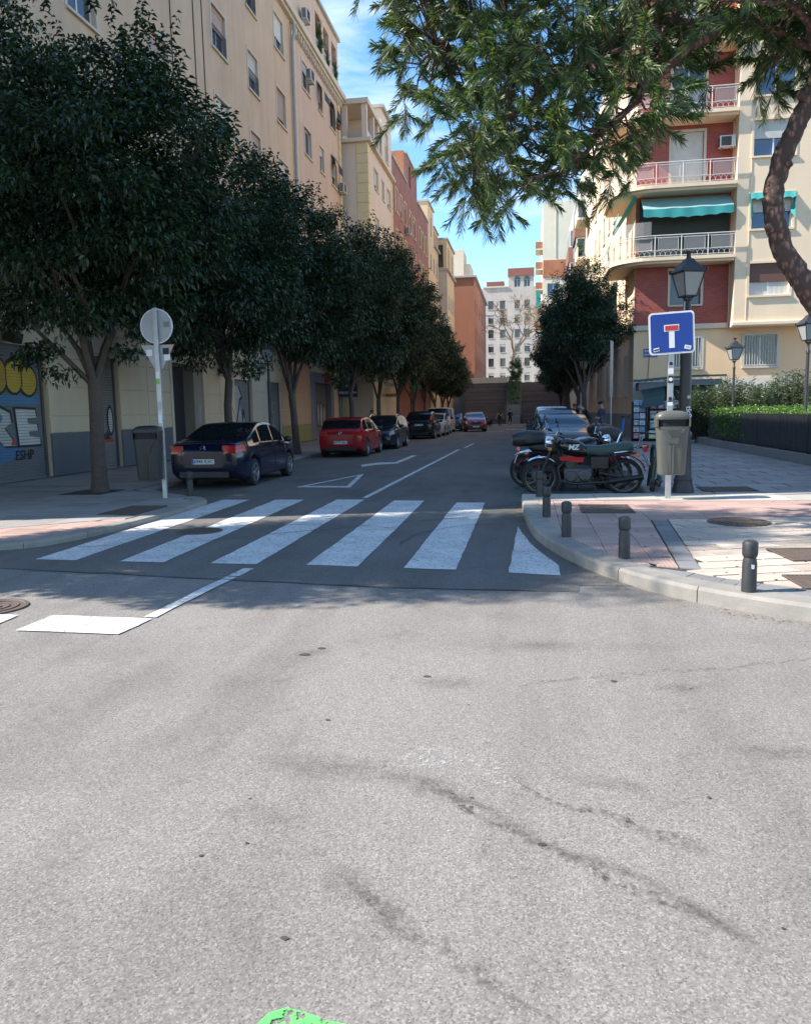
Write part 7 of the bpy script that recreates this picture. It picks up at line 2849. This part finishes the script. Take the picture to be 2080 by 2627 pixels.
def motorbike(label, loc, rz, tank, seat, front=M_chrome, rear=None, side=None, case=False, word=None, screen=False, sc=1.0, lamp=M_chrome, rack=True):
    t = thing('motorbike', label, 'motorbike', loc, rz, 'motorbikes parked side by side')
    t.scale = (sc, sc, sc)
    t.rotation_euler = (R(-4), 0, rz) if rz else (R(4), 0, 0)
    moto_wheel(t, .70, .315, .1)
    moto_wheel(t, -.70, .315, .12)
    m = MB()
    for s in (-1, 1):
        m.tube([(.70, s * .085, .315), (.57, s * .085, .66)], .03, 8)
        for k in range(7):
            z = .40 + k * .035
            x = .70 - (z - .315) * .377
            m.lathe([(.036, -.01), (.04, 0), (.036, .01)], 8, (x, s * .085, z))
        m.tube([(.57, s * .085, .66), (.43, s * .085, 1.02)], .02, 8, 0)
    m.bb(.42, -.11, .93, .5, .11, .97)
    m.build('fork', M_black, t)
    m = MB()
    arc_strip(m, .70, .315, .345, 55, 200, .12)
    m.build('front_mudguard', front, t)
    m = MB()
    arc_strip(m, -.70, .315, .36, 20, 165, .15)
    m.build('rear_mudguard', rear or M_black, t)
    m = MB()
    m.tube([(.44, 0, .93), (.30, 0, .50), (.20, 0, .26), (-.28, 0, .26), (-.42, 0, .52), (-.25, 0, .72), (.40, 0, .84)], .024, 8)
    for s in (-1, 1):
        m.tube([(-.28, s * .1, .40), (-.70, s * .11, .315)], .022, 6)
        m.tube([(-.25, s * .1, .70), (-.85, s * .11, .72)], .016, 6)
    m.build('frame', M_black, t)
    m = MB()
    body_loft(m, [(.40, .87, .12, .1), (.36, .86, .22, .22), (.24, .835, .30, .30), (.06, .80, .31, .29), (-.06, .765, .26, .2), (-.13, .755, .15, .08)])
    m.lathe([(.035, 0), (.04, .02), (.001, .025)], 12, (.12, 0, .935), 0)
    o = m.build('fuel_tank', tank, t)
    if word:
        for s in (1, -1):
            text('tank_lettering', word, .12, M_plate, o, (.15, -.157 * s, .84), 'front' if s > 0 else 'back', offset=.003, shear=.2)
    m = MB()
    body_loft(m, [(-.03, .765, .16, .1), (-.08, .78, .25, .17), (-.3, .77, .28, .17), (-.42, .785, .29, .18), (-.62, .815, .28, .17), (-.78, .825, .25, .16), (-.84, .825, .16, .09)], 0, 3.2)
    m.build('seat', seat, t)
    m = MB()
    m.bb(-.16, -.13, .24, .3, .13, .48)
    m.lathe([(.10, -.16), (.115, -.14), (.115, .14), (.10, .16)], 16, (-.05, 0, .36), 0, 'y')
    m.lathe([(.085, -.17), (.095, -.15), (.095, .15), (.085, .17)], 16, (.18, 0, .34), 0, 'y')
    o = m.build('engine', M_eng, t, 30, .015)
    m = MB()
    for k in range(9):
        m.box((.16 + k * .006, 0, .50 + k * .024), (.23, .23, .009), ry=-.2)
    m.box((.18, 0, .6), (.13, .13, .24), ry=-.2)
    m.build('cooling_fins', M_eng, o, 0)
    m = MB()
    m.tube([(.27, .07, .62), (.40, .10, .48), (.36, .14, .27), (.1, .16, .22), (-.4, .17, .25), (-.55, .17, .28)], .022, 8)
    m.tube([(-.45, .17, .26), (-1.0, .18, .34)], [.045, .05], 10)
    m.tube([(.27, -.05, .62), (.37, -.1, .42), (.3, -.15, .26), (.0, -.17, .22)], .018, 8)
    m.build('exhaust', M_black, t)
    m = MB()
    for s in (-1, 1):
        m.tube([(-.48, s * .14, .74), (-.68, s * .14, .34)], .017, 6)
        for k in range(9):
            q = k / 8
            m.lathe([(.03, -.006), (.034, 0), (.03, .006)], 8, (-.49 - .15 * q, s * .14, .71 - .3 * q))
    m.build('shock_absorbers', M_black, t)
    m = MB()
    m.tube([(.34, -.36, 1.03), (.40, -.28, 1.06), (.44, -.1, 1.0), (.44, .1, 1.0), (.40, .28, 1.06), (.34, .36, 1.03)], .012, 6)
    for s in (-1, 1):
        m.tube([(.37, s * .25, 1.05), (.42, s * .33, 1.22)], .006, 5)
    o = m.build('handlebar', M_chrome, t)
    m = MB()
    for s in (-1, 1):
        m.tube([(.385, s * .29, 1.055), (.32, s * .38, 1.02)], .018, 8)
        m.tube([(.42, s * .27, 1.06), (.40, s * .38, 1.02)], .005, 4)
        m.lathe([(.05, -.012), (.055, 0), (.045, .01), (.001, .012)], 14, (.42, s * .34, 1.25), 0, 'x')
    m.build('grips_and_mirrors', M_black, o)
    m = MB()
    m.lathe([(.04, -.14), (.1, -.07), (.112, 0), (.105, .02)], 18, (.58, 0, .92), 0, 'x')
    o = m.build('headlight', lamp, t)
    m = MB()
    m.lathe([(.103, .018), (.07, .038), (.001, .044)], 18, (.58, 0, .92), 0, 'x')
    m.build('lens', M_lens, o)
    for s in (-1, 1):
        m = MB()
        m.tube([(.52, s * .08, .82), (.52, s * .17, .82)], .008, 5)
        m.ell((.54, s * .19, .82), (.035, .025, .03))
        m.tube([(-.90, s * .06, .70), (-.90, s * .16, .70)], .008, 5)
        m.ell((-.90, s * .18, .70), (.035, .025, .03))
        m.build('indicator', M_orange, t)
    for s in (-1, 1):
        m = MB()
        m.prism([(.38, .68), (.36, .62), (.0, .58), (-.04, .66), (.2, .69)][::-1], .115, .125)
        m.M = None
        o = m.build('side_panel', side or M_black, t, 0)
        o.rotation_euler = (PI / 2, 0, 0)
        o.location = (0, .24 if s > 0 else 0, 0)
        m = MB()
        m.bb(-.44, s * .10 - .02, .46, -.14, s * .10 + .02, .68)
        m.build('tool_box', M_black, t, 0, .02)
    if rack:
        m = MB()
        for s in (-1, 1):
            m.tube([(-.52, s * .13, .74), (-.80, s * .13, .77), (-.92, s * .11, .82), (-.98, s * .08, .98)], .012, 6)
        m.tube([(-.98, -.08, .98), (-.98, .08, .98)], .012, 6)
        m.build('grab_rail', M_chrome, t)
    m = MB()
    m.add([(-.86, -.09, .80), (-.86, .09, .80), (-1.0, .08, .70), (-1.0, -.08, .70), (-1.1, .07, .48), (-1.1, -.07, .48), (-.98, -.07, .56), (-.98, .07, .56)], [(0, 1, 2, 3), (3, 2, 4, 5), (5, 4, 7, 6)])
    m.build('tail_fairing', M_black, t, 0)
    m = MB()
    m.box((-1.04, 0, .79), (.08, .15, .1), ry=.2)
    m.build('tail_lamp', M_redlens, t, 0, .015)
    m = MB()
    m.box((-1.09, 0, .60), (.008, .2, .16), ry=.35)
    m.build('number_plate', M_plate, t, 0)
    m = MB()
    for s in (-1, 1):
        m.tube([(-.18, s * .1, .27), (-.26, s * .17, .02)], .014, 6)
        m.tube([(-.05, s * .15, .3), (-.05, s * .26, .3)], .014, 6)
    m.tube([(-.26, -.17, .02), (-.26, .17, .02)], .012, 5)
    m.build('centre_stand', M_black, t)
    if case:
        m = MB()
        body_loft(m, [(-.55, .99, .30, .16), (-.62, .98, .44, .26), (-.85, .98, .50, .30), (-1.05, .97, .46, .28), (-1.15, .96, .34, .2)], 0, 3.4)
        o = m.build('top_case', M_black, t)
        m = MB()
        m.box((-1.14, 0, .95), (.03, .3, .07))
        m.build('reflector', M_redlens if case != 'pale' else M_alu, o, 0, .01)
    if screen:
        m = MB()
        m.loft([[(.60, a * .20, .98), (.40, a * .16, 1.32)] for a in (-1, -.6, 0, .6, 1)], 0, False, False)
        for v in range(len(m.v)):
            x, y, z = m.v[v]
            m.v[v] = (x - abs(y) * .35, y, z)
        m.build('windscreen', glassmat('smoke_screen', (.06, .07, .08), .03, .55), t, 60)
        m = MB()
        body_loft(m, [(.70, .88, .12, .12), (.64, .9, .3, .26), (.5, .9, .36, .3), (.42, .9, .3, .26)], 0)
        m.build('fairing', tank, t)
    return t


def scooter(label, loc, rz, body, seat, case=False, screen=True, sc=1.0):
    t = thing('motor_scooter', label, 'scooter', loc, rz, 'motorbikes parked side by side')
    t.scale = (sc, sc, sc)
    t.rotation_euler = (R(-4), 0, rz)
    moto_wheel(t, .62, .25, .11, False)
    moto_wheel(t, -.62, .25, .12, False)
    m = MB()
    for s in (-1, 1):
        m.tube([(.62, s * .08, .25), (.50, s * .07, .62), (.44, 0, .8)], .022, 7)
    m.build('fork', M_black, t)
    m = MB()
    arc_strip(m, .62, .25, .275, 30, 170, .13)
    m.build('front_mudguard', body, t)
    m = MB()
    m.loft([[(.44 + .02 * q, a * w, .30 + (1.0 - .30) * q) for a, w in ((-1, .2 + .03 * math.sin(q * 3)), (-.6, .19), (0, .17), (.6, .19), (1, .2 + .03 * math.sin(q * 3)))] for q in (0, .2, .45, .7, .9, 1)], 0, False, False)
    for i, (x, y, z) in enumerate(m.v):
        m.v[i] = (x + .1 - 1.6 * y * y - .18 * (z - .3), y, z)
    o = m.build('front_shield', body, t, 60)
    s_ = o.modifiers.new('thick', 'SOLIDIFY')
    s_.thickness = .03
    m = MB()
    m.lathe([(.05, -.04), (.075, 0), (.001, .02)], 14, (.52, 0, .82), 0, 'x')
    m.build('headlight', M_lens, t)
    m = MB()
    body_loft(m, [(.40, .30, .36, .08), (.0, .28, .36, .1), (-.15, .32, .34, .14)], 0, 4)
    m.build('footboard', M_black, t)
    m = MB()
    body_loft(m, [(-.08, .44, .2, .3), (-.2, .50, .34, .4), (-.5, .56, .38, .36), (-.8, .62, .3, .22), (-.98, .66, .16, .08)], 0, 3)
    m.build('rear_body', body, t)
    m = MB()
    body_loft(m, [(-.05, .70, .14, .06), (-.15, .73, .28, .11), (-.4, .75, .32, .12), (-.52, .80, .33, .12), (-.8, .82, .28, .1), (-.9, .82, .14, .05)], 0, 3.2)
    m.build('seat', seat, t)
    m = MB()
    m.tube([(.33, -.34, 1.02), (.40, -.2, 1.05), (.42, 0, 1.02), (.40, .2, 1.05), (.33, .34, 1.02)], .016, 6)
    for s in (-1, 1):
        m.tube([(.37, s * .24, 1.04), (.42, s * .3, 1.22)], .006, 5)
        m.lathe([(.045, -.012), (.055, 0), (.04, .01), (.001, .012)], 12, (.42, s * .31, 1.25), 0, 'x')
    m.build('handlebar', M_black, t)
    m = MB()
    m.bb(-.52, -.15, .2, -.2, -.05, .36)
    m.tube([(-.3, .14, .25), (-.8, .16, .3)], [.04, .05], 8)
    m.build('engine', M_eng, t, 30)
    m = MB()
    m.box((-.98, 0, .68), (.05, .2, .07))
    m.build('tail_lamp', M_redlens, t, 0, .01)
    m = MB()
    m.box((-.98, 0, .48), (.008, .2, .16), ry=.3)
    m.build('number_plate', M_plate, t, 0)
    if screen:
        m = MB()
        m.loft([[(.56, a * .2, 1.0), (.42, a * .17, 1.36)] for a in (-1, -.6, 0, .6, 1)], 0, False, False)
        m.build('windscreen', glassmat('smoke_screen2', (.06, .07, .08), .03, .45), t, 60)
    if case:
        m = MB()
        body_loft(m, [(-.68, 1.0, .28, .14), (-.74, 1.0, .42, .26), (-.95, 1.0, .46, .30), (-1.12, .99, .4, .24), (-1.18, .98, .3, .16)], 0, 3.4)
        o = m.build('top_case', M_black, t)
        m = MB()
        m.box((-1.17, 0, 1.0), (.03, .3, .06))
        m.build('reflector', M_redlens, o, 0, .01)
    return t


motorbike('black motorbike with dark green seat and red rear mudguard, nearest of the row', (.98, 15.0, .0), PI, M_tank, M_seatg, M_chrome, M_redp, M_redp, word='MZ', sc=1.1, lamp=M_chrome)
motorbike('black touring motorbike with a big top case, second of the row', (.92, 15.75, 0), .06, M_tank, M_seatb, M_black, None, None, case='pale', sc=1.08, rack=False)
motorbike('chrome-lamped motorbike with tan tank, third of the row', (.74, 16.4, 0), PI - .22, paint('tan_enamel', (0.22, .16, .10)), M_seatb, M_chrome, None, None, sc=1.14)
scooter('scarlet scooter with black top case, behind the chrome-lamped motorbike', (.66, 17.1, 0), PI + .14, M_redp, M_seatb, True, True, 1.08)
scooter('dark scooter with tall screen squeezed into the motorbike row', (.7, 19.4, 0), PI - .1, M_tank, M_seatb, False, True, 1.12)
motorbike('blue and white faired motorbike, fifth of the row', (.8, 17.8, 0), PI - .2, paint('blue_enamel', (0.04, .12, .4)), M_seatb, M_swhite, None, M_swhite, screen=True, sc=1.08)
scooter('white-seated pale scooter at the far end of the motorbike row', (.62, 18.6, 0), PI + .2, P_silver, pm('white_vinyl', (.5, .5, .48), .5), True, True, 1.12)


def kick_scooter(label, loc, rz, col, h=1.15):
    t = thing('kick_scooter', label, 'kick scooter', loc, rz, 'electric kick scooters')
    mc = pm('scooter_' + label.split()[0], col, .35)
    m = MB()
    m.tube([(.42, 0, .12), (.30, 0, h - .05)], .034, 10)
    m.build('stem', mc, t)
    m = MB()
    m.tube([(.40, 0, .30), (.385, 0, .40)], .037, 10)
    m.build('stem_band', M_black, t)
    m = MB()
    m.tube([(.27, -.25, h + .02), (.30, -.1, h), (.30, .1, h), (.27, .25, h + .02)], .016, 8)
    m.box((.32, 0, h + .02), (.1, .1, .06))
    m.tube([(.27, -.25, h + .02), (.24, -.33, h)], .02, 8)
    m.tube([(.27, .25, h + .02), (.24, .33, h)], .02, 8)
    m.build('handlebar', M_black, t)
    m = MB()
    m.bb(-.42, -.08, .1, .3, .08, .15)
    m.tube([(.28, 0, .13), (.42, 0, .2)], .04, 8)
    arc_strip(m, -.5, .1, .13, 20, 150, .1)
    m.build('deck', M_black, t, 30)
    for x in (.47, -.5):
        m = MB()
        m.lathe([(.06, -.025), (.10, -.03), (.11, 0), (.10, .03), (.06, .025)], 18, axis='y')
        m.build('wheel', M_tyre, t).location = (x, 0, .11)
    m = MB()
    m.box((.375, -.036, .62), (.03, .006, .16), ry=.1)
    m.build('sticker', M_redlens, t, 0)
    return t


kick_scooter('blue electric kick scooter standing on the plaza behind the motorbikes', (3.52, 28.0, .13), 2.6, (0.03, 0.20, 0.62), 1.16)
kick_scooter('teal electric kick scooter mostly hidden behind the litter bin', (2.30, 14.0 + .75, .0 + .13), 1.3, (0.03, 0.30, 0.33), 1.0)
# ================================================================ people and the dog
def skin_body(name, V, E, Rad, label_of, mats, parent, root=0, sub=2):
    """one continuous figure grown round a skeleton; each face takes the material of its nearest bone"""
    me = bpy.data.meshes.new(name)
    me.from_pydata(V, E, [])
    o = bpy.data.objects.new(name, me)
    COL.objects.link(o)
    sk = o.modifiers.new('skin', 'SKIN')
    sk.use_smooth_shade = True
    for i, r in enumerate(Rad):
        me.skin_vertices[0].data[i].radius = (r, r) if not isinstance(r, tuple) else r
        me.skin_vertices[0].data[i].use_root = (i == root)
    sb_ = o.modifiers.new('sub', 'SUBSURF')
    sb_.levels = sb_.render_levels = sub
    dg = bpy.context.evaluated_depsgraph_get()
    nm = bpy.data.meshes.new_from_object(o.evaluated_get(dg))
    bpy.data.objects.remove(o)
    nm.materials.clear()
    for x in mats:
        nm.materials.append(x)
    A = np.array([V[a] for a, b in E])
    B = np.array([V[b] for a, b in E])
    AB = B - A
    den = np.maximum((AB ** 2).sum(1), 1e-9)
    for p in nm.polygons:
        c = np.array(p.center)
        t = np.clip(((c - A) * AB).sum(1) / den, 0, 1)
        d = ((A + AB * t[:, None] - c) ** 2).sum(1)
        p.material_index = label_of[int(np.argmin(d))]
        p.use_smooth = True
    ob = obj('body', nm, parent)
    return ob


def person(label, loc, rz, pose, cloth, skin=(0.42, 0.26, 0.19), hair=(0.03, 0.022, 0.018), h=1.72, cap=None, group='people in the street', long_hair=False):
    """cloth: (torso, upper arm, forearm, thigh, shin, foot) materials; pose: joint offsets"""
    t = thing('person', label, 'person', loc, rz, group)
    ms = pm('skin_%d' % int(skin[0] * 100), skin, .55, var=.1)
    s = h / 1.72
    P = dict(pelvis=(0, 0, .92), waist=(0, 0, 1.08), chest=(0, 0, 1.30), neck=(0, .0, 1.46), head0=(0, .015, 1.54), head1=(0, .03, 1.66),
             shl=(-.17, 0, 1.40), ell=(-.23, -.02, 1.13), wrl=(-.24, .08, .90), hal=(-.24, .11, .82), shr=(.17, 0, 1.40), elr=(.23, -.02, 1.13), wrr=(.24, .08, .90), har=(.24, .11, .82),
             hil=(-.09, 0, .90), knl=(-.10, .03, .50), anl=(-.10, -.02, .09), tol=(-.11, .14, .03), hir=(.09, 0, .90), knr=(.10, .03, .50), anr=(.10, -.02, .09), tor=(.11, .14, .03))
    P.update(pose)
    N = list(P)
    V = [tuple(c * s for c in P[k]) for k in N]
    ix = {k: i for i, k in enumerate(N)}
    mats = [ms] + list(cloth)
    # material index: 0 skin, 1 torso, 2 upper arm, 3 forearm, 4 thigh, 5 shin, 6 foot
    Ed = [('pelvis', 'waist', 1), ('waist', 'chest', 1), ('chest', 'neck', 1), ('neck', 'head0', 0), ('head0', 'head1', 0), ('chest', 'shl', 1), ('shl', 'ell', 2), ('ell', 'wrl', 3), ('wrl', 'hal', 0), ('chest', 'shr', 1), ('shr', 'elr', 2), ('elr', 'wrr', 3), ('wrr', 'har', 0),
          ('pelvis', 'hil', 4), ('hil', 'knl', 4), ('knl', 'anl', 5), ('anl', 'tol', 6), ('pelvis', 'hir', 4), ('hir', 'knr', 4), ('knr', 'anr', 5), ('anr', 'tor', 6)]
    rad = dict(pelvis=(.135, .105), waist=(.135, .10), chest=(.155, .105), neck=.055, head0=.075, head1=.085, shl=.065, shr=.065, ell=.048, elr=.048, wrl=.033, wrr=.033, hal=.036, har=.036, hil=.085, hir=.085, knl=.06, knr=.06, anl=.045, anr=.045, tol=.036, tor=.036)
    Rd = [tuple(a * s for a in rad[k]) if isinstance(rad[k], tuple) else rad[k] * s for k in N]
    b = skin_body('body', V, [(ix[a], ix[c]) for a, c, _ in Ed], Rd, [q for _, _, q in Ed], mats, t, ix['pelvis'])
    hp = Vector(P['head1']) * s
    up = (Vector(P['head1']) - Vector(P['neck'])).normalized()
    m = MB()
    m.M = Matrix.Translation(hp) @ up.to_track_quat('Z', 'Y').to_matrix().to_4x4()
    mh = pm('hair_%d' % int(hair[0] * 1000), hair, .7, var=.2)
    if cap:
        m.ell((0, -.01, .045), (.098, .108, .062), 0, 14, 6)
        m.bb(-.055, .06, .03, .055, .15, .04)
        m.build('cap', cap, t)
    else:
        m.ell((0, -.025, .03), (.096, .105, .085), 0, 14, 6)
        if long_hair:
            m.ell((0, -.08, -.07), (.05, .05, .13), 0, 10, 6)
        m.build('hair', mh, t)
    m = MB()
    m.M = Matrix.Translation(hp) @ up.to_track_quat('Z', 'Y').to_matrix().to_4x4()
    m.ell((0, .088, -.035), (.013, .02, .022), 0, 8, 4)
    for sx in (-1, 1):
        m.ell((sx * .088, 0, -.03), (.012, .02, .028), 0, 8, 4)
    m.build('nose_and_ears', ms, t)
    m = MB()
    m.M = Matrix.Translation(hp) @ up.to_track_quat('Z', 'Y').to_matrix().to_4x4()
    for sx in (-1, 1):
        m.ell((sx * .03, .079, -.008), (.011, .008, .007), 0, 8, 4)
    m.bb(-.02, .078, -.072, .02, .084, -.066)
    m.build('eyes_and_mouth', M_ink, t)
    # hands with five fingers
    for hd_, el_ in (('hal', 'wrl'), ('har', 'wrr')):
        p, q = Vector(P[hd_]) * s, Vector(P[el_]) * s
        d = (p - q).normalized()
        sd = d.cross(Vector((0, 1, 0.01))).normalized()
        m = MB()
        for k in range(4):
            b0 = p + sd * (k - 1.5) * .018 * s
            l = (.055, .065, .06, .048)[k] * s
            m.tube([b0, b0 + d * l * .6, b0 + d * l + Vector((0, .012, 0)) * s], [.009 * s, .008 * s, .006 * s], 6)
        sgn = 1 if hd_ == 'hal' else -1
        m.tube([p - d * .02 * s + sd * .03 * sgn * s, p + sd * .05 * sgn * s + d * .01 * s, p + sd * .055 * sgn * s + d * .035 * s], [.01 * s, .009 * s, .007 * s], 6)
        m.build('fingers', ms, t)
    return t


def cl(n, c):
    return pm(n, c, .85, var=.18, scale=9)


dk, jean, blk, wht_ = cl('charcoal_cloth', (0.03, 0.032, 0.036)), cl('denim', (0.06, 0.09, 0.17)), cl('black_cloth', (0.014, 0.014, 0.016)), cl('white_trainer', (.5, .5, .5))
navy_ = cl('slate_jacket', (0.06, 0.075, 0.10))
sk_ = pm('skin_42', (0.42, 0.26, 0.19), .55, var=.1)
walkL = dict(knl=(-.10, .17, .52), anl=(-.10, .12, .12), tol=(-.11, .28, .08), knr=(.10, -.02, .50), anr=(.10, -.26, .14), tor=(.11, -.16, .04), ell=(-.28, -.08, 1.15), wrl=(-.36, -.02, .95), hal=(-.39, .02, .88), elr=(.27, .06, 1.15), wrr=(.34, .16, .96), har=(.37, .2, .89))
person('walker in a dark top with a yellow sash and black leggings', (-2.75, 76.0, 0.0), PI, walkL, (blk, sk_, sk_, blk, blk, cl('orange_trainer', (.5, .12, .06))), h=1.7, long_hair=True)
_w = [o for o in bpy.data.objects if o.get('label') == 'walker in a dark top with a yellow sash and black leggings'][0]
m = MB()
m.tube([(.16, .09, 1.42), (.02, .135, 1.25), (-.13, .11, 1.08), (-.14, -.08, 1.1), (0, -.13, 1.28), (.16, -.02, 1.42)], .03, 6)
m.build('sash', cl('yellow_sash', (.5, .42, .04)), _w)
walkR = dict(knl=(-.10, .0, .50), anl=(-.10, -.22, .13), tol=(-.11, -.12, .04), knr=(.10, .16, .52), anr=(.10, .12, .10), tor=(.11, .28, .07), ell=(-.22, .05, 1.13), wrl=(-.2, .2, 1.02), hal=(-.18, .27, 1.0), elr=(.22, .05, 1.13), wrr=(.2, .2, 1.02), har=(.18, .27, 1.0))
person('walker in a black jacket and shorts with bare legs', (-1.75, 75.2, 0.0), PI, walkR, (blk, blk, blk, blk, sk_, wht_), h=1.72)
capm = dict(head1=(0, .07, 1.655), head0=(0, .035, 1.54), ell=(-.2, .02, 1.13), wrl=(-.12, .24, 1.05), hal=(-.07, .3, 1.06), elr=(.2, .02, 1.13), wrr=(.12, .24, 1.05), har=(.07, .3, 1.06))
person('man in a dark cap and slate jacket looking down beside the grey post', (3.08, 34.3, .13), 2.2, capm, (navy_, navy_, navy_, jean, jean, blk), skin=(.45, .29, .21), hair=(.2, .19, .18), h=1.76, cap=blk)
bend = dict(chest=(0, .16, 1.26), neck=(0, .27, 1.38), head0=(0, .34, 1.44), head1=(0, .43, 1.49), shl=(-.17, .19, 1.33), shr=(.17, .19, 1.33), ell=(-.2, .3, 1.08), wrl=(-.12, .48, .98), hal=(-.08, .54, .95), elr=(.2, .3, 1.08), wrr=(.12, .48, .98), har=(.08, .54, .95), waist=(0, .05, 1.08))
person('grey-haired man in a black jacket leaning forward beside the man in the cap', (2.72, 36.0, .13), 1.4, bend, (blk, blk, blk, dk, dk, blk), skin=(.40, .25, .18), hair=(.16, .155, .15), h=1.8)
person('man in a black printed shirt on the sunny pavement further back', (2.6, 46.5, .13), PI - .1, {}, (blk, blk, sk_, dk, dk, blk), skin=(.45, .27, .2), hair=(.12, .05, .03), h=1.75)
person('person in dark clothes before the shop window past the red hatchback', (-9.9, 49.0, .08), -1.4, {}, (blk, blk, blk, dk, dk, blk), h=1.68)
person('person in a pale top before the shop window, next to the dark-clothed one', (-9.9, 51.6, .08), -1.5, {}, (cl('pale_top', (.4, .4, .42)), cl('pale_top', (.4, .4, .42)), sk_, jean, jean, blk), h=1.66)

dg_ = thing('dog', 'small black dog with raised tail trotting by the wine-red car', 'dog', (-3.75, 75.8, 0), PI + .5)
V = [(0, -.28, .46), (0, -.1, .45), (0, .12, .45), (0, .28, .48), (0, .38, .6), (0, .46, .68), (0, .58, .65),
     (.07, .25, .30), (.07, .23, .16), (.07, .26, .03), (-.07, .28, .30), (-.07, .32, .16), (-.07, .35, .03),
     (.08, -.25, .33), (.08, -.36, .19), (.08, -.33, .03), (-.08, -.25, .33), (-.08, -.28, .18), (-.08, -.22, .03), (0, -.40, .55), (0, -.46, .72), (0, -.42, .82)]
E = [(0, 1), (1, 2), (2, 3), (3, 4), (4, 5), (5, 6), (3, 7), (7, 8), (8, 9), (3, 10), (10, 11), (11, 12), (0, 13), (13, 14), (14, 15), (0, 16), (16, 17), (17, 18), (0, 19), (19, 20), (20, 21)]
Rd = [.10, .10, .12, .115, .07, .085, .04, .05, .03, .03, .05, .03, .03, .06, .032, .03, .06, .032, .03, .03, .024, .016]
skin_body('body', V, E, Rd, [0] * len(E), [blk], dg_, 2)
m = MB()
for s in (-1, 1):
    m.add([(s * .03, .42, .75), (s * .085, .44, .74), (s * .075, .43, .86), (s * .05, .40, .75)], [(0, 1, 2), (1, 3, 2), (3, 0, 2)])
m.build('ears', blk, dg_, 0)
